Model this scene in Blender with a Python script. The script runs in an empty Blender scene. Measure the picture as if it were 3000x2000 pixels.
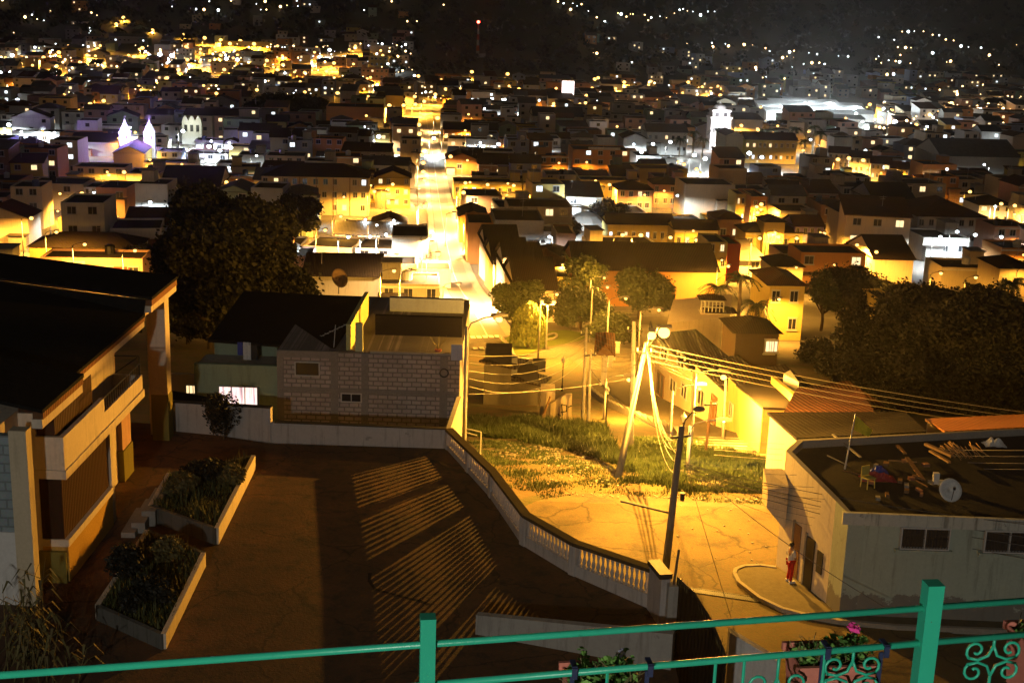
import bpy, math, random
from mathutils import Vector, Matrix
random.seed(7)
SC = bpy.context.scene
COL = SC.collection
PI = math.pi
# ---------------------------------------------------------------- camera geometry
FP = 3058.0; TH = math.radians(14.7); RO = math.asin(.032)
F_ = Vector((0, math.cos(TH), -math.sin(TH))); U0 = Vector((0, math.sin(TH), math.cos(TH)))
X_ = Vector((1, 0, 0))
R_ = X_*math.cos(RO) + U0*math.sin(RO); U_ = U0*math.cos(RO) - X_*math.sin(RO)
cam = bpy.data.cameras.new('camera'); camo = bpy.data.objects.new('camera', cam); COL.objects.link(camo)
m4 = Matrix.Identity(4)
for i in range(3):
    m4[i][0] = R_[i]; m4[i][1] = U_[i]; m4[i][2] = -F_[i]
camo.matrix_world = m4
cam.sensor_width = 36; cam.sensor_fit = 'HORIZONTAL'; cam.lens = FP/2352*36
cam.clip_start = .1; cam.clip_end = 9000
SC.camera = camo

def ray(u, v): return F_*FP + R_*(u-1176) + U_*(784-v)
def P(u, v, z):
    d = ray(u, v); return d*(z/d.z)
def PY(u, v, y):
    d = ray(u, v); return d*(y/d.y)
def PX(u, v, x):
    d = ray(u, v); return d*(x/d.x)
def proj(p):
    p = Vector(p); w = p.dot(F_); return (1176+FP*p.dot(R_)/w, 784-FP*p.dot(U_)/w)
def vz(x, y, v):                       # height z of the point above (x, y) seen at row v
    lo, hi = -120., 80.
    for _ in range(40):
        m = (lo+hi)/2
        if proj((x, y, m))[1] > v: lo = m
        else: hi = m
    return (lo+hi)/2
# ---------------------------------------------------------------- terrain
PROF = [(-300, 70), (-60, 8), (0, -10), (20, -21), (32, -22.9), (58, -22.9), (66, -24), (78, -27), (95, -31), (146, -39), (180, -43.5),
        (240, -50), (300, -54), (400, -58), (600, -63), (800, -66), (1000, -67), (4000, -67)]
def lerp(a, b, t): return a+(b-a)*t
def sstep(a, b, x):
    t = min(1, max(0, (x-a)/(b-a))); return t*t*(3-2*t)
def prof(y):
    for (a, za), (b, zb) in zip(PROF, PROF[1:]):
        if y <= b: return za+(zb-za)*(max(y, a)-a)/(b-a)
    return PROF[-1][1]
def T(x, y):
    z = prof(y)
    if y > 850:
        t = sstep(-120, 160, x - .02*y)
        y0 = lerp(900, 1250, t); y1 = lerp(1160, 1330, t)
        if y > y0: z += .07*(min(y, y0+420)-y0)*(1-t*.6)
        if y > y1: z += (.30 - .05*t)*(y-y1)*sstep(0, 120, y-y1)
        z += sstep(1000, 1400, y)*(14*math.sin(x*.006+1)+8*math.sin(x*.017+y*.006)+5*math.sin(y*.02+x*.011))
        # dark mound under the mast
        g = math.exp(-((x-20)/150)**2-((y-1160)/110)**2); z += 14*g
    return z
def gt(u, v, h=0.0):                   # where the ray of (u, v) meets the terrain raised by h
    d = ray(u, v).normalized(); k = 30.0; step = 2.0; prev = k
    while k < 4000:
        p = d*k
        if p.z <= T(p.x, p.y)+h:
            lo, hi = prev, k
            for _ in range(25):
                m = (lo+hi)/2; q = d*m
                if q.z <= T(q.x, q.y)+h: hi = m
                else: lo = m
            return d*hi
        prev = k; k += step; step = max(1.0, k*.01)
    return d*1500
# ---------------------------------------------------------------- mesh helpers
class MB:
    def __init__(s): s.v = []; s.f = []; s.m = []
    def add(s, vs, fs, mi=0):
        o = len(s.v); s.v += [tuple(p) for p in vs]; s.f += [tuple(i+o for i in f) for f in fs]; s.m += [mi]*len(fs); return s
    def box(s, c, d, rz=0, mi=0):
        hx, hy, hz = d[0]/2, d[1]/2, d[2]/2; ca, sa = math.cos(rz), math.sin(rz)
        vs = [(c[0]+x*ca-y*sa, c[1]+x*sa+y*ca, c[2]+z) for z in (-hz, hz) for x, y in ((-hx, -hy), (hx, -hy), (hx, hy), (-hx, hy))]
        return s.add(vs, [(3, 2, 1, 0), (4, 5, 6, 7), (0, 1, 5, 4), (1, 2, 6, 5), (2, 3, 7, 6), (3, 0, 4, 7)], mi)
    def bx(s, x0, x1, y0, y1, z0, z1, mi=0): return s.box(((x0+x1)/2, (y0+y1)/2, (z0+z1)/2), (abs(x1-x0), abs(y1-y0), abs(z1-z0)), 0, mi)
    def quad(s, a, b, c, d, mi=0): return s.add([a, b, c, d], [(0, 1, 2, 3)], mi)
    def prism(s, poly, z0, z1, mi=0):
        n = len(poly); z0f = z0 if callable(z0) else (lambda x, y: z0); z1f = z1 if callable(z1) else (lambda x, y: z1)
        vs = [(x, y, z0f(x, y)) for x, y in poly]+[(x, y, z1f(x, y)) for x, y in poly]
        return s.add(vs, [tuple(range(n-1, -1, -1)), tuple(range(n, 2*n))]+[(i, (i+1) % n, n+(i+1) % n, n+i) for i in range(n)], mi)
    def tube(s, pts, r, n=6, mi=0, cap=True):
        pts = [Vector(p) for p in pts]; k = len(pts); vs = []; rr = r if isinstance(r, (list, tuple)) else [r]*k
        up = None
        for i, p in enumerate(pts):
            t = (pts[min(i+1, k-1)]-pts[max(i-1, 0)])
            t = t.normalized() if t.length > 1e-9 else Vector((0, 0, 1))
            if up is None: up = Vector((0, 0, 1)) if abs(t.z) < .9 else Vector((1, 0, 0))
            a = t.cross(up)
            if a.length < 1e-6: a = t.cross(Vector((.3, .9, .2)))
            a.normalize(); b = a.cross(t); up = b
            for j in range(n):
                w = 2*PI*j/n; vs.append(p+(a*math.cos(w)+b*math.sin(w))*rr[i])
        fs = [(i*n+j, i*n+(j+1) % n, (i+1)*n+(j+1) % n, (i+1)*n+j) for i in range(k-1) for j in range(n)]
        if cap: fs += [tuple(range(n-1, -1, -1)), tuple((k-1)*n+j for j in range(n))]
        return s.add(vs, fs, mi)
    def cyl(s, p0, p1, r0, r1=None, n=10, mi=0): return s.tube([p0, p1], [r0, r0 if r1 is None else r1], n, mi)
    def lathe(s, prof_, c=(0, 0, 0), n=12, mi=0):
        k = len(prof_); vs = [(c[0]+r*math.cos(2*PI*j/n), c[1]+r*math.sin(2*PI*j/n), c[2]+z) for r, z in prof_ for j in range(n)]
        fs = [(i*n+j, i*n+(j+1) % n, (i+1)*n+(j+1) % n, (i+1)*n+j) for i in range(k-1) for j in range(n)]
        fs += [tuple(range(n-1, -1, -1)), tuple((k-1)*n+j for j in range(n))]
        return s.add(vs, fs, mi)
    def ball(s, c, r, n=8, mi=0, sz=1.0):
        k = max(4, n//2+1); return s.lathe([(max(.02*r, r*math.sin(PI*i/k)), -r*sz*math.cos(PI*i/k)) for i in range(k+1)], c, n, mi)
    def mesh(s, name, mats, smooth=False):
        me = bpy.data.meshes.new(name); me.from_pydata(s.v, [], s.f)
        for m in (mats if isinstance(mats, (list, tuple)) else [mats]): me.materials.append(m)
        me.polygons.foreach_set('material_index', s.m)
        if smooth: me.polygons.foreach_set('use_smooth', [True]*len(s.f))
        me.update(); return me
    def build(s, name, mats, parent=None, smooth=False, org=None):
        """link as ONE object; vertices are world coordinates, re-based on the thing's origin"""
        if org is None:
            r = parent
            while r is not None and r.parent is not None: r = r.parent
            org = Vector(r.location) if r is not None else None
        if org is None:
            n = len(s.v); org = Vector((sum(p[0] for p in s.v)/n, sum(p[1] for p in s.v)/n, min(p[2] for p in s.v)))
        org = Vector(org)
        s.v = [(p[0]-org.x, p[1]-org.y, p[2]-org.z) for p in s.v]
        o = bpy.data.objects.new(name, s.mesh(name, mats, smooth)); COL.objects.link(o)
        if parent is None: o.location = org
        else: o.parent = parent
        return o
    def part(s, name, mats, parent, smooth=False):   # vertices already local to the parent thing
        o = bpy.data.objects.new(name, s.mesh(name, mats, smooth)); COL.objects.link(o); o.parent = parent; return o
def tag(o, label, cat, group=None):
    o['label'] = label; o['category'] = cat
    if group: o['group'] = group
    return o
def kind(o, k): o['kind'] = k; return o
def thing(name, label, cat, loc, group=None, rz=0):
    o = bpy.data.objects.new(name, None); COL.objects.link(o); o.location = loc; o.rotation_euler = (0, 0, rz); o.empty_display_size = .2
    return tag(o, label, cat, group)
def link_part(name, me, parent, loc=(0, 0, 0), rz=0, scale=1):
    o = bpy.data.objects.new(name, me); COL.objects.link(o); o.parent = parent; o.location = loc; o.rotation_euler = (0, 0, rz)
    if scale != 1: o.scale = (scale,)*3
    return o
def copy_tree(o, parent=None):
    c = o.copy(); COL.objects.link(c)
    if parent is not None: c.parent = parent
    for ch in list(o.children): copy_tree(ch, c)
    return c
# ---------------------------------------------------------------- materials
def nodes(name):
    m = bpy.data.materials.new(name); m.use_nodes = True; nt = m.node_tree; nt.nodes.clear()
    out = nt.nodes.new('ShaderNodeOutputMaterial'); b = nt.nodes.new('ShaderNodeBsdfPrincipled'); nt.links.new(b.outputs[0], out.inputs[0])
    return m, nt, b, out
def N(nt, t, **kw):
    n = nt.nodes.new(t)
    for k, v in kw.items():
        if k in n.inputs: n.inputs[k].default_value = v
        else: setattr(n, k, v)
    return n
def c4(c): return (c[0], c[1], c[2], 1)
def noise(nt, scale, detail=4, rough=.6, coord='Object', vec=None):
    n = N(nt, 'ShaderNodeTexNoise', Scale=scale, Detail=detail, Roughness=rough)
    if vec is None:
        tc = N(nt, 'ShaderNodeTexCoord'); vec = tc.outputs[coord]
    nt.links.new(vec, n.inputs['Vector']); return n
def ramp(nt, src, stops):
    r = N(nt, 'ShaderNodeValToRGB'); el = r.color_ramp.elements
    while len(el) < len(stops): el.new(.5)
    for e, (p, c) in zip(el, stops): e.position = p; e.color = c4(c)
    nt.links.new(src, r.inputs[0]); return r
def mix(nt, fac, a, b, blend='MIX'):
    m = N(nt, 'ShaderNodeMix', data_type='RGBA', blend_type=blend)
    for sock, val in ((m.inputs[0], fac), (m.inputs[6], a), (m.inputs[7], b)):
        if isinstance(val, (int, float)): sock.default_value = val
        elif isinstance(val, tuple): sock.default_value = c4(val)
        else: nt.links.new(val, sock)
    return m.outputs[2]
def bump(nt, b, h, strength=.3, dist=.05):
    n = N(nt, 'ShaderNodeBump', Strength=strength, Distance=dist); nt.links.new(h, n.inputs['Height']); nt.links.new(n.outputs[0], b.inputs['Normal'])
def dim(c, k): return tuple(min(1, x*k) for x in c)
def plain(name, col, rough=.8, var=.35, scale=1.2, fine=12, bmp=.15, metal=0):
    m, nt, b, _ = nodes(name)
    n1 = noise(nt, scale, 5, .65); n2 = noise(nt, fine, 4, .7)
    a = mix(nt, n1.outputs[0], dim(col, 1-var), dim(col, 1+var*.6)); a = mix(nt, .35, a, ramp(nt, n2.outputs[0], [(.3, dim(col, .55)), (.7, dim(col, 1.25))]).outputs[0])
    nt.links.new(a, b.inputs['Base Color']); b.inputs['Roughness'].default_value = rough; b.inputs['Metallic'].default_value = metal; b.inputs['Specular IOR Level'].default_value = .08 if rough > .84 else .4
    if bmp: bump(nt, b, n2.outputs[0], bmp, .03)
    return m
def render_wall(name, col, stain=(.08, .07, .06), amt=.5, low=None):
    """painted render with blotches, rain streaks and flaked patches"""
    m, nt, b, _ = nodes(name); tc = N(nt, 'ShaderNodeTexCoord')
    n1 = noise(nt, .5, 5, .7, vec=tc.outputs['Object']); n2 = noise(nt, 9, 5, .7, vec=tc.outputs['Object'])
    mp = N(nt, 'ShaderNodeMapping'); mp.inputs['Scale'].default_value = (2.2, 2.2, .22); nt.links.new(tc.outputs['Object'], mp.inputs[0])
    n3 = noise(nt, 1.6, 5, .7, vec=mp.outputs[0])
    a = mix(nt, n1.outputs[0], dim(col, .8), dim(col, 1.1)); a = mix(nt, .25, a, ramp(nt, n2.outputs[0], [(.3, dim(col, .6)), (.7, dim(col, 1.15))]).outputs[0])
    f = ramp(nt, n3.outputs[0], [(.52, (0, 0, 0)), (.75, (amt, amt, amt))]); a = mix(nt, f.outputs[0], a, stain)
    n4 = noise(nt, .9, 6, .75, vec=tc.outputs['Object']); g = ramp(nt, n4.outputs[0], [(.64, (0, 0, 0)), (.68, (amt, amt, amt))]); a = mix(nt, g.outputs[0], a, dim(col, .45))
    if low:
        sp = N(nt, 'ShaderNodeSeparateXYZ'); nt.links.new(tc.outputs['Object'], sp.inputs[0]); n5 = noise(nt, .8, 6, .7, vec=tc.outputs['Object']); ad = N(nt, 'ShaderNodeMath', operation='MULTIPLY_ADD'); ad.inputs[1].default_value = -2.6; nt.links.new(n5.outputs[0], ad.inputs[0]); nt.links.new(sp.outputs[2], ad.inputs[2])
        r = N(nt, 'ShaderNodeMapRange'); r.inputs[1].default_value = low[0]-1.25; r.inputs[2].default_value = low[0]-1.15; r.inputs[3].default_value = .8; r.inputs[4].default_value = 0; nt.links.new(ad.outputs[0], r.inputs[0]); a = mix(nt, r.outputs[0], a, low[2])
    nt.links.new(a, b.inputs['Base Color']); b.inputs['Roughness'].default_value = .9; b.inputs['Specular IOR Level'].default_value = .1; bump(nt, b, n2.outputs[0], .2, .02); return m
def glow(name, col, s):
    m, nt, b, out = nodes(name); e = N(nt, 'ShaderNodeEmission', Strength=s); e.inputs[0].default_value = c4(col); nt.links.new(e.outputs[0], out.inputs[0])
    m.cycles.emission_sampling = 'NONE'; return m
def curtain(name, col, s):
    m, nt, b, out = nodes(name); tc = N(nt, 'ShaderNodeTexCoord'); mp = N(nt, 'ShaderNodeMapping'); mp.inputs['Scale'].default_value = (9, 9, .7); nt.links.new(tc.outputs['Object'], mp.inputs[0])
    n1 = noise(nt, 1.0, 3, .5, vec=mp.outputs[0]); c = ramp(nt, n1.outputs[0], [(.3, dim(col, .25)), (.45, col), (.55, (1, .85, .7)), (.7, (.9, .35, .35))])
    e = N(nt, 'ShaderNodeEmission', Strength=s); nt.links.new(c.outputs[0], e.inputs[0]); nt.links.new(e.outputs[0], out.inputs[0]); m.cycles.emission_sampling = 'NONE'; return m
def blocks(name, a1, a2, mortar, bw, bh, axis='x', stain=.5):
    m, nt, b, _ = nodes(name); tc = N(nt, 'ShaderNodeTexCoord'); sp = N(nt, 'ShaderNodeSeparateXYZ'); cb = N(nt, 'ShaderNodeCombineXYZ')
    nt.links.new(tc.outputs['Object'], sp.inputs[0]); nt.links.new(sp.outputs[0 if axis == 'x' else 1], cb.inputs[0]); nt.links.new(sp.outputs[2], cb.inputs[1])
    br = N(nt, 'ShaderNodeTexBrick', Scale=1.0); br.inputs['Color1'].default_value = c4(a1); br.inputs['Color2'].default_value = c4(a2); br.inputs['Mortar'].default_value = c4(mortar)
    br.inputs['Brick Width'].default_value = bw; br.inputs['Row Height'].default_value = bh; br.inputs['Mortar Size'].default_value = .035; br.inputs['Mortar Smooth'].default_value = .3
    n0 = noise(nt, 3, 4, .6, vec=cb.outputs[0]); va = N(nt, 'ShaderNodeVectorMath', operation='SCALE'); va.inputs[3].default_value = .05; nt.links.new(n0.outputs[1], va.inputs[0])
    vb = N(nt, 'ShaderNodeVectorMath', operation='ADD'); nt.links.new(cb.outputs[0], vb.inputs[0]); nt.links.new(va.outputs[0], vb.inputs[1]); nt.links.new(vb.outputs[0], br.inputs['Vector'])
    n1 = noise(nt, .7, 5, .7, vec=tc.outputs['Object']); n2 = noise(nt, 14, 4, .7, vec=tc.outputs['Object'])
    f = ramp(nt, n1.outputs[0], [(.45, (0, 0, 0)), (.72, (stain, stain, stain))]); a = mix(nt, f.outputs[0], br.outputs[0], dim(mortar, .6))
    a = mix(nt, .5, a, n2.outputs[1], 'SOFT_LIGHT'); nt.links.new(a, b.inputs['Base Color']); b.inputs['Roughness'].default_value = .95
    bump(nt, b, br.outputs[1], -.5, .02); return m
def tiles(name, col, pitch=.22, axis='x', rough=.85, dark=.45, moss=.4):
    """roof covering with ribs that run up the slope; real ridged bump"""
    m, nt, b, _ = nodes(name); tc = N(nt, 'ShaderNodeTexCoord')
    w = N(nt, 'ShaderNodeTexWave', Scale=.314/pitch, Distortion=.6, wave_type='BANDS', bands_direction=axis.upper()); w.inputs['Detail'].default_value = 1.5; nt.links.new(tc.outputs['Object'], w.inputs[0])
    w2 = N(nt, 'ShaderNodeTexWave', Scale=.314/.5, Distortion=.8, wave_type='BANDS', bands_direction=('Y' if axis == 'x' else 'X')); nt.links.new(tc.outputs['Object'], w2.inputs[0])
    n1 = noise(nt, .6, 5, .7, vec=tc.outputs['Object']); n2 = noise(nt, 8, 4, .7, vec=tc.outputs['Object'])
    a = mix(nt, w.outputs[1], dim(col, dark), dim(col, 1.2)); a = mix(nt, .2, a, mix(nt, w2.outputs[1], dim(col, .5), col)); a = mix(nt, n1.outputs[0], a, dim(col, .5), 'MIX') if moss == 0 else mix(nt, ramp(nt, n1.outputs[0], [(.4, (0, 0, 0)), (.7, (moss, moss, moss))]).outputs[0], a, (.025, .025, .018))
    a = mix(nt, .4, a, n2.outputs[1], 'SOFT_LIGHT')
    nt.links.new(a, b.inputs['Base Color']); b.inputs['Roughness'].default_value = rough; b.inputs['Specular IOR Level'].default_value = .06; bump(nt, b, w.outputs[1], .5, .06); return m
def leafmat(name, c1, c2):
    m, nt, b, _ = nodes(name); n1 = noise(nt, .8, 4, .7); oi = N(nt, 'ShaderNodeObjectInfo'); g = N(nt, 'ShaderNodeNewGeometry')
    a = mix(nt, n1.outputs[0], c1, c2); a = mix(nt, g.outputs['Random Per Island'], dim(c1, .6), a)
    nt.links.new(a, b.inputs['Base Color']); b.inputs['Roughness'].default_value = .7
    for k in ('Transmission Weight',): pass
    return m
M = {}
M['dark'] = plain('dark_metal', (.03, .03, .035), .6, metal=.3)
M['black'] = plain('black_paint', (.012, .012, .014), .5)
M['concrete'] = plain('weathered_concrete', (.30, .28, .25), .9, .4, .7)
M['pole'] = plain('pole_concrete', (.36, .34, .30), .9, .3, 2)
M['darkpole'] = plain('dark_pole_concrete', (.12, .125, .15), .8, .4, 2)
M['wood'] = plain('grey_brown_timber', (.22, .13, .07), .85, .5, 3)
M['shutter'] = tiles('brown_timber_shutter', (.07, .035, .02), .16, 'y', .7, .55, .1)
M['white'] = render_wall('white_render', (.72, .70, .66), amt=.35)
M['brownr'] = render_wall('dull_brown_render', (.10, .065, .04), amt=.4)
M['oldwhite'] = render_wall('peeling_old_white', (.50, .46, .43), (.12, .10, .08), .7)
M['cream'] = render_wall('cream_render', (.62, .52, .36), amt=.3)
M['yellow'] = render_wall('yellow_render', (.62, .48, .16), amt=.25)
M['grey'] = render_wall('grey_render', (.40, .38, .34))
M['pink'] = render_wall('pink_render', (.60, .36, .27), amt=.3)
M['orange'] = render_wall('orange_render', (.55, .27, .10), amt=.3)
M['green'] = render_wall('pale_green_render', (.30, .38, .27), amt=.4)
M['mint'] = render_wall('faded_mint_render', (.42, .48, .40), (.14, .13, .10), .6, (.9, 1.5, (.16, .14, .13)))
M['blue'] = render_wall('pale_blue_render', (.40, .46, .62), amt=.3)
M['violet'] = render_wall('lilac_render', (.42, .34, .62), amt=.3)
M['brick'] = blocks('red_brick_wall', (.30, .13, .07), (.24, .10, .06), (.25, .2, .16), .5, .18)
M['block'] = blocks('grey_block_wall', (.44, .39, .37), (.36, .32, .30), (.17, .155, .15), .46, .225)
M['blocky'] = blocks('bare_block_wall', (.36, .34, .31), (.30, .28, .26), (.2, .19, .18), .46, .23, 'x', .3)
M['red'] = render_wall('dark_red_render', (.32, .05, .03), amt=.3)
M['rooftile'] = tiles('clay_tile_roof', (.11, .05, .028), .25)
M['roofdark'] = tiles('sooty_tile_roof', (.045, .032, .026), .25)
def tin(name):
    m, nt, b, _ = nodes(name); tc = N(nt, 'ShaderNodeTexCoord'); br = N(nt, 'ShaderNodeTexBrick', Scale=1.0); br.inputs['Color1'].default_value = (.10, .09, .085, 1); br.inputs['Color2'].default_value = (.09, .04, .02, 1); br.inputs['Mortar'].default_value = (.02, .02, .02, 1); br.inputs['Brick Width'].default_value = 1.1; br.inputs['Row Height'].default_value = 2.6; br.inputs['Mortar Size'].default_value = .03; br.inputs['Bias'].default_value = -.3
    nt.links.new(tc.outputs['Object'], br.inputs['Vector']); w = N(nt, 'ShaderNodeTexWave', Scale=1.2, bands_direction='X'); nt.links.new(tc.outputs['Object'], w.inputs[0]); n1 = noise(nt, .8, 5, .7); a = mix(nt, n1.outputs[0], br.outputs[0], (.045, .035, .03)); nt.links.new(a, b.inputs['Base Color']); b.inputs['Roughness'].default_value = .6; bump(nt, b, w.outputs[1], .5, .05); return m
M['rooftin'] = tin('patched_tin_roof')
M['roofgrey'] = tiles('grey_sheet_roof', (.13, .125, .12), .3, 'x', .6, .7)
M['roofslab'] = plain('tarry_roof_slab', (.05, .042, .034), .9, .5, .5)
M['roofblack'] = plain('blackened_fibre_roof', (.016, .016, .015), .95, .6, .35, 3, .4)
M['glass'] = plain('dark_window_glass', (.02, .022, .028), .15, .4, 1, 3, 0)
M['frame'] = plain('pale_window_frame', (.55, .53, .5), .5, .15)
M['lit_warm'] = glow('lit_window_warm', (1, .72, .35), 1.6)
M['lit_white'] = glow('lit_window_white', (.85, .95, 1), 2.0)
M['lit_red'] = curtain('lit_curtain_red', (1, .5, .2), 2.2)
M['lit_pink'] = curtain('lit_curtain_pink', (1, .62, .62), 1.5)
M['bulb_o'] = glow('sodium_lamp_glow', (1, .52, .12), 4.5)
M['bulb_w'] = glow('white_lamp_glow', (.82, .93, 1), 12)
M['bulb_v'] = glow('violet_lamp_glow', (.45, .3, 1), 60)
M['bulb_r'] = glow('red_beacon_glow', (1, .05, .03), 40)
M['neon'] = glow('lit_sign_panel', (1, .8, .75), 3)
M['asphalt'] = plain('worn_asphalt', (.13, .115, .095), .85, .4, .35, 6, .3)
M['paving'] = plain('dusty_concrete_road', (.15, .13, .09), .9, .45, .22, 5, .35)
M['street'] = plain('pale_street_paving', (.20, .175, .15), .7, .3, .2, 5, .2)
M['kerb'] = plain('kerb_concrete', (.33, .30, .25), .9, .3, 1)
M['paint'] = plain('white_road_paint', (.70, .68, .62), .7, .3, 2)
def patchy(name, c1, c2, c3, s1=.18, s2=1.4):
    m, nt, b, _ = nodes(name); n1 = noise(nt, s1, 7, .7); n2 = noise(nt, s2, 6, .72); n3 = noise(nt, 11, 4, .7)
    a = mix(nt, ramp(nt, n1.outputs[0], [(.40, (0, 0, 0)), (.56, (1, 1, 1))]).outputs[0], c1, c2); a = mix(nt, ramp(nt, n2.outputs[0], [(.5, (0, 0, 0)), (.66, (.85, .85, .85))]).outputs[0], a, c3); a = mix(nt, .5, a, n3.outputs[1], 'SOFT_LIGHT')
    vo = N(nt, 'ShaderNodeTexVoronoi', Scale=.22, feature='DISTANCE_TO_EDGE'); tc = N(nt, 'ShaderNodeTexCoord'); nz = noise(nt, .9, 4, .6); va = N(nt, 'ShaderNodeVectorMath', operation='MULTIPLY_ADD'); va.inputs[1].default_value = (1.2, 1.2, 0); nt.links.new(nz.outputs[1], va.inputs[0]); nt.links.new(tc.outputs['Object'], va.inputs[2]); nt.links.new(va.outputs[0], vo.inputs['Vector'])
    a = mix(nt, ramp(nt, vo.outputs[0], [(.0, (.75, .75, .75)), (.012, (0, 0, 0))]).outputs[0], a, dim(c3, .35))
    nt.links.new(a, b.inputs['Base Color']); b.inputs['Roughness'].default_value = .95; bump(nt, b, n3.outputs[0], .45, .05); return m
M['yard'] = patchy('stained_yard_concrete', (.15, .066, .024), (.085, .042, .018), (.035, .024, .013))
M['plaza'] = patchy('patched_road_concrete', (.15, .105, .042), (.108, .076, .032), (.065, .05, .028), .12, .8)
M['soil'] = plain('dark_soil', (.045, .033, .022), 1, .5, .6)
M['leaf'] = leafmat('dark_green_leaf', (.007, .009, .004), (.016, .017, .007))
M['leafy'] = leafmat('yellow_green_leaf', (.14, .17, .03), (.24, .25, .05))
M['leafmid'] = leafmat('park_leaf', (.05, .07, .018), (.09, .10, .03))
M['palm'] = leafmat('palm_leaf', (.06, .09, .035), (.10, .13, .05))
M['grass'] = leafmat('rough_grass_blade', (.035, .065, .009), (.075, .10, .018))
M['dry'] = leafmat('dry_stalk', (.16, .12, .04), (.10, .11, .03))
M['bark'] = plain('bark', (.10, .075, .05), .95, .5, 3)
M['palebark'] = plain('pale_bark', (.28, .22, .15), .95, .4, 2)
M['wire'] = plain('cable_sheath', (.10, .095, .09), .5, .2)
M['wirepale'] = plain('bare_pale_cable', (.36, .32, .26), .6, .2)
def railpaint():
    m, nt, b, _ = nodes('green_gloss_paint'); n1 = noise(nt, 3, 4, .6); n2 = noise(nt, 90, 4, .7); n3 = noise(nt, 22, 5, .75)
    a = mix(nt, n1.outputs[0], (.022, .36, .22), (.034, .50, .32)); a = mix(nt, ramp(nt, n3.outputs[0], [(.62, (0, 0, 0)), (.72, (.6, .6, .6))]).outputs[0], a, (.02, .24, .15)); a = mix(nt, ramp(nt, n2.outputs[0], [(.70, (0, 0, 0)), (.74, (.9, .9, .9))]).outputs[0], a, (.16, .09, .05))
    nt.links.new(a, b.inputs['Base Color']); b.inputs['Roughness'].default_value = .33; bump(nt, b, n3.outputs[0], .25, .006); return m
M['rail'] = railpaint()
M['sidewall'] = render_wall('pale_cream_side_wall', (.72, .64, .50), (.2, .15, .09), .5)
M['pot'] = plain('terracotta_pink_plastic', (.50, .17, .12), .55, .2, 3)
M['navy'] = plain('navy_strap', (.02, .03, .08), .6, .2)
M['skin'] = plain('skin', (.30, .16, .10), .6, .1, 5)
M['shirt'] = plain('white_cloth', (.62, .60, .57), .9, .15, 6)
M['redcloth'] = plain('red_cloth', (.42, .02, .02), .9, .2, 6)
M['hair'] = plain('black_hair', (.012, .01, .01), .6, .2)
M['blueroom'] = render_wall('slate_blue_render', (.16, .19, .28), amt=.3)
M['flag'] = plain('yellow_flag_cloth', (.60, .50, .03), .8, .15, 3)
M['plasticw'] = plain('white_plastic', (.65, .65, .63), .5, .1)
M['blueplastic'] = plain('blue_plastic', (.04, .06, .35), .6, .2)
M['redplastic'] = plain('red_plastic', (.35, .03, .04), .6, .2)
M['yplastic'] = plain('yellow_plastic', (.50, .42, .10), .6, .2)
M['bamboo'] = plain('cane_stick', (.42, .25, .10), .8, .4, 4)
M['geranium'] = plain('pink_petal', (.75, .05, .30), .7, .2, 20)
M['lilacpetal'] = plain('lilac_petal', (.55, .55, .75), .7, .2, 20)
M['fresh'] = leafmat('fresh_leaf', (.10, .26, .04), (.22, .40, .08))
M['olive'] = render_wall('olive_render', (.22, .19, .05), amt=.4)
M['apricot'] = render_wall('apricot_render', (.72, .61, .48), amt=.35)
M['graffiti'] = plain('dark_spray_paint', (.02, .02, .02), .8, .1)
# ================================================================ SETTING
def ground_mat():
    m, nt, b, _ = nodes('ground_cover'); tc = N(nt, 'ShaderNodeTexCoord'); n1 = noise(nt, .12, 6, .65); n2 = noise(nt, 2.2, 6, .7); n3 = noise(nt, .5, 5, .7)
    near = mix(nt, ramp(nt, n3.outputs[0], [(.42, (0, 0, 0)), (.60, (1, 1, 1))]).outputs[0], (.12, .075, .028), (.055, .065, .014))
    near = mix(nt, ramp(nt, n2.outputs[0], [(.35, (0, 0, 0)), (.75, (.6, .6, .6))]).outputs[0], near, (.16, .11, .048))
    town = mix(nt, n1.outputs[0], (.10, .09, .08), (.20, .18, .15)); hill = mix(nt, n1.outputs[0], (.05, .045, .035), (.09, .075, .05))
    hill = mix(nt, ramp(nt, noise(nt, .03, 6, .7).outputs[0], [(.4, (0, 0, 0)), (.6, (1, 1, 1))]).outputs[0], hill, (.05, .06, .03))
    sp = N(nt, 'ShaderNodeSeparateXYZ'); nt.links.new(tc.outputs['Object'], sp.inputs[0])
    def step(a, c):
        r = N(nt, 'ShaderNodeMapRange'); r.inputs[1].default_value = a; r.inputs[2].default_value = c; nt.links.new(sp.outputs[1], r.inputs[0]); return r.outputs[0]
    a = mix(nt, step(135, 160), near, town); a = mix(nt, step(900, 1150), a, hill)
    nt.links.new(a, b.inputs['Base Color']); b.inputs['Roughness'].default_value = 1; bump(nt, b, n2.outputs[0], .5, .12); return m
def axis_coords(lo, hi, d, far_lo, far_hi, g=1.12):
    c = [lo+i*d for i in range(int((hi-lo)/d)+1)]
    s = d; x = c[-1]
    while x < far_hi: s = min(s*g, 60); x += s; c.append(x)
    s = d; x = c[0]
    while x > far_lo: s = min(s*g, 60); x -= s; c.insert(0, x)
    return c
gx = axis_coords(-50, 64, 2, -1700, 1700); gy = axis_coords(16, 170, 2, -60, 3200, 1.07)
nx = len(gx)
gme = MB(); gme.v = [(x, y, T(x, y)) for y in gy for x in gx]
gme.f = [(j*nx+i, j*nx+i+1, (j+1)*nx+i+1, (j+1)*nx+i) for j in range(len(gy)-1) for i in range(nx-1)]; gme.m = [0]*len(gme.f)
kind(gme.build('ground', ground_mat(), smooth=True, org=(0, 0, 0)), 'structure')

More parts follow.
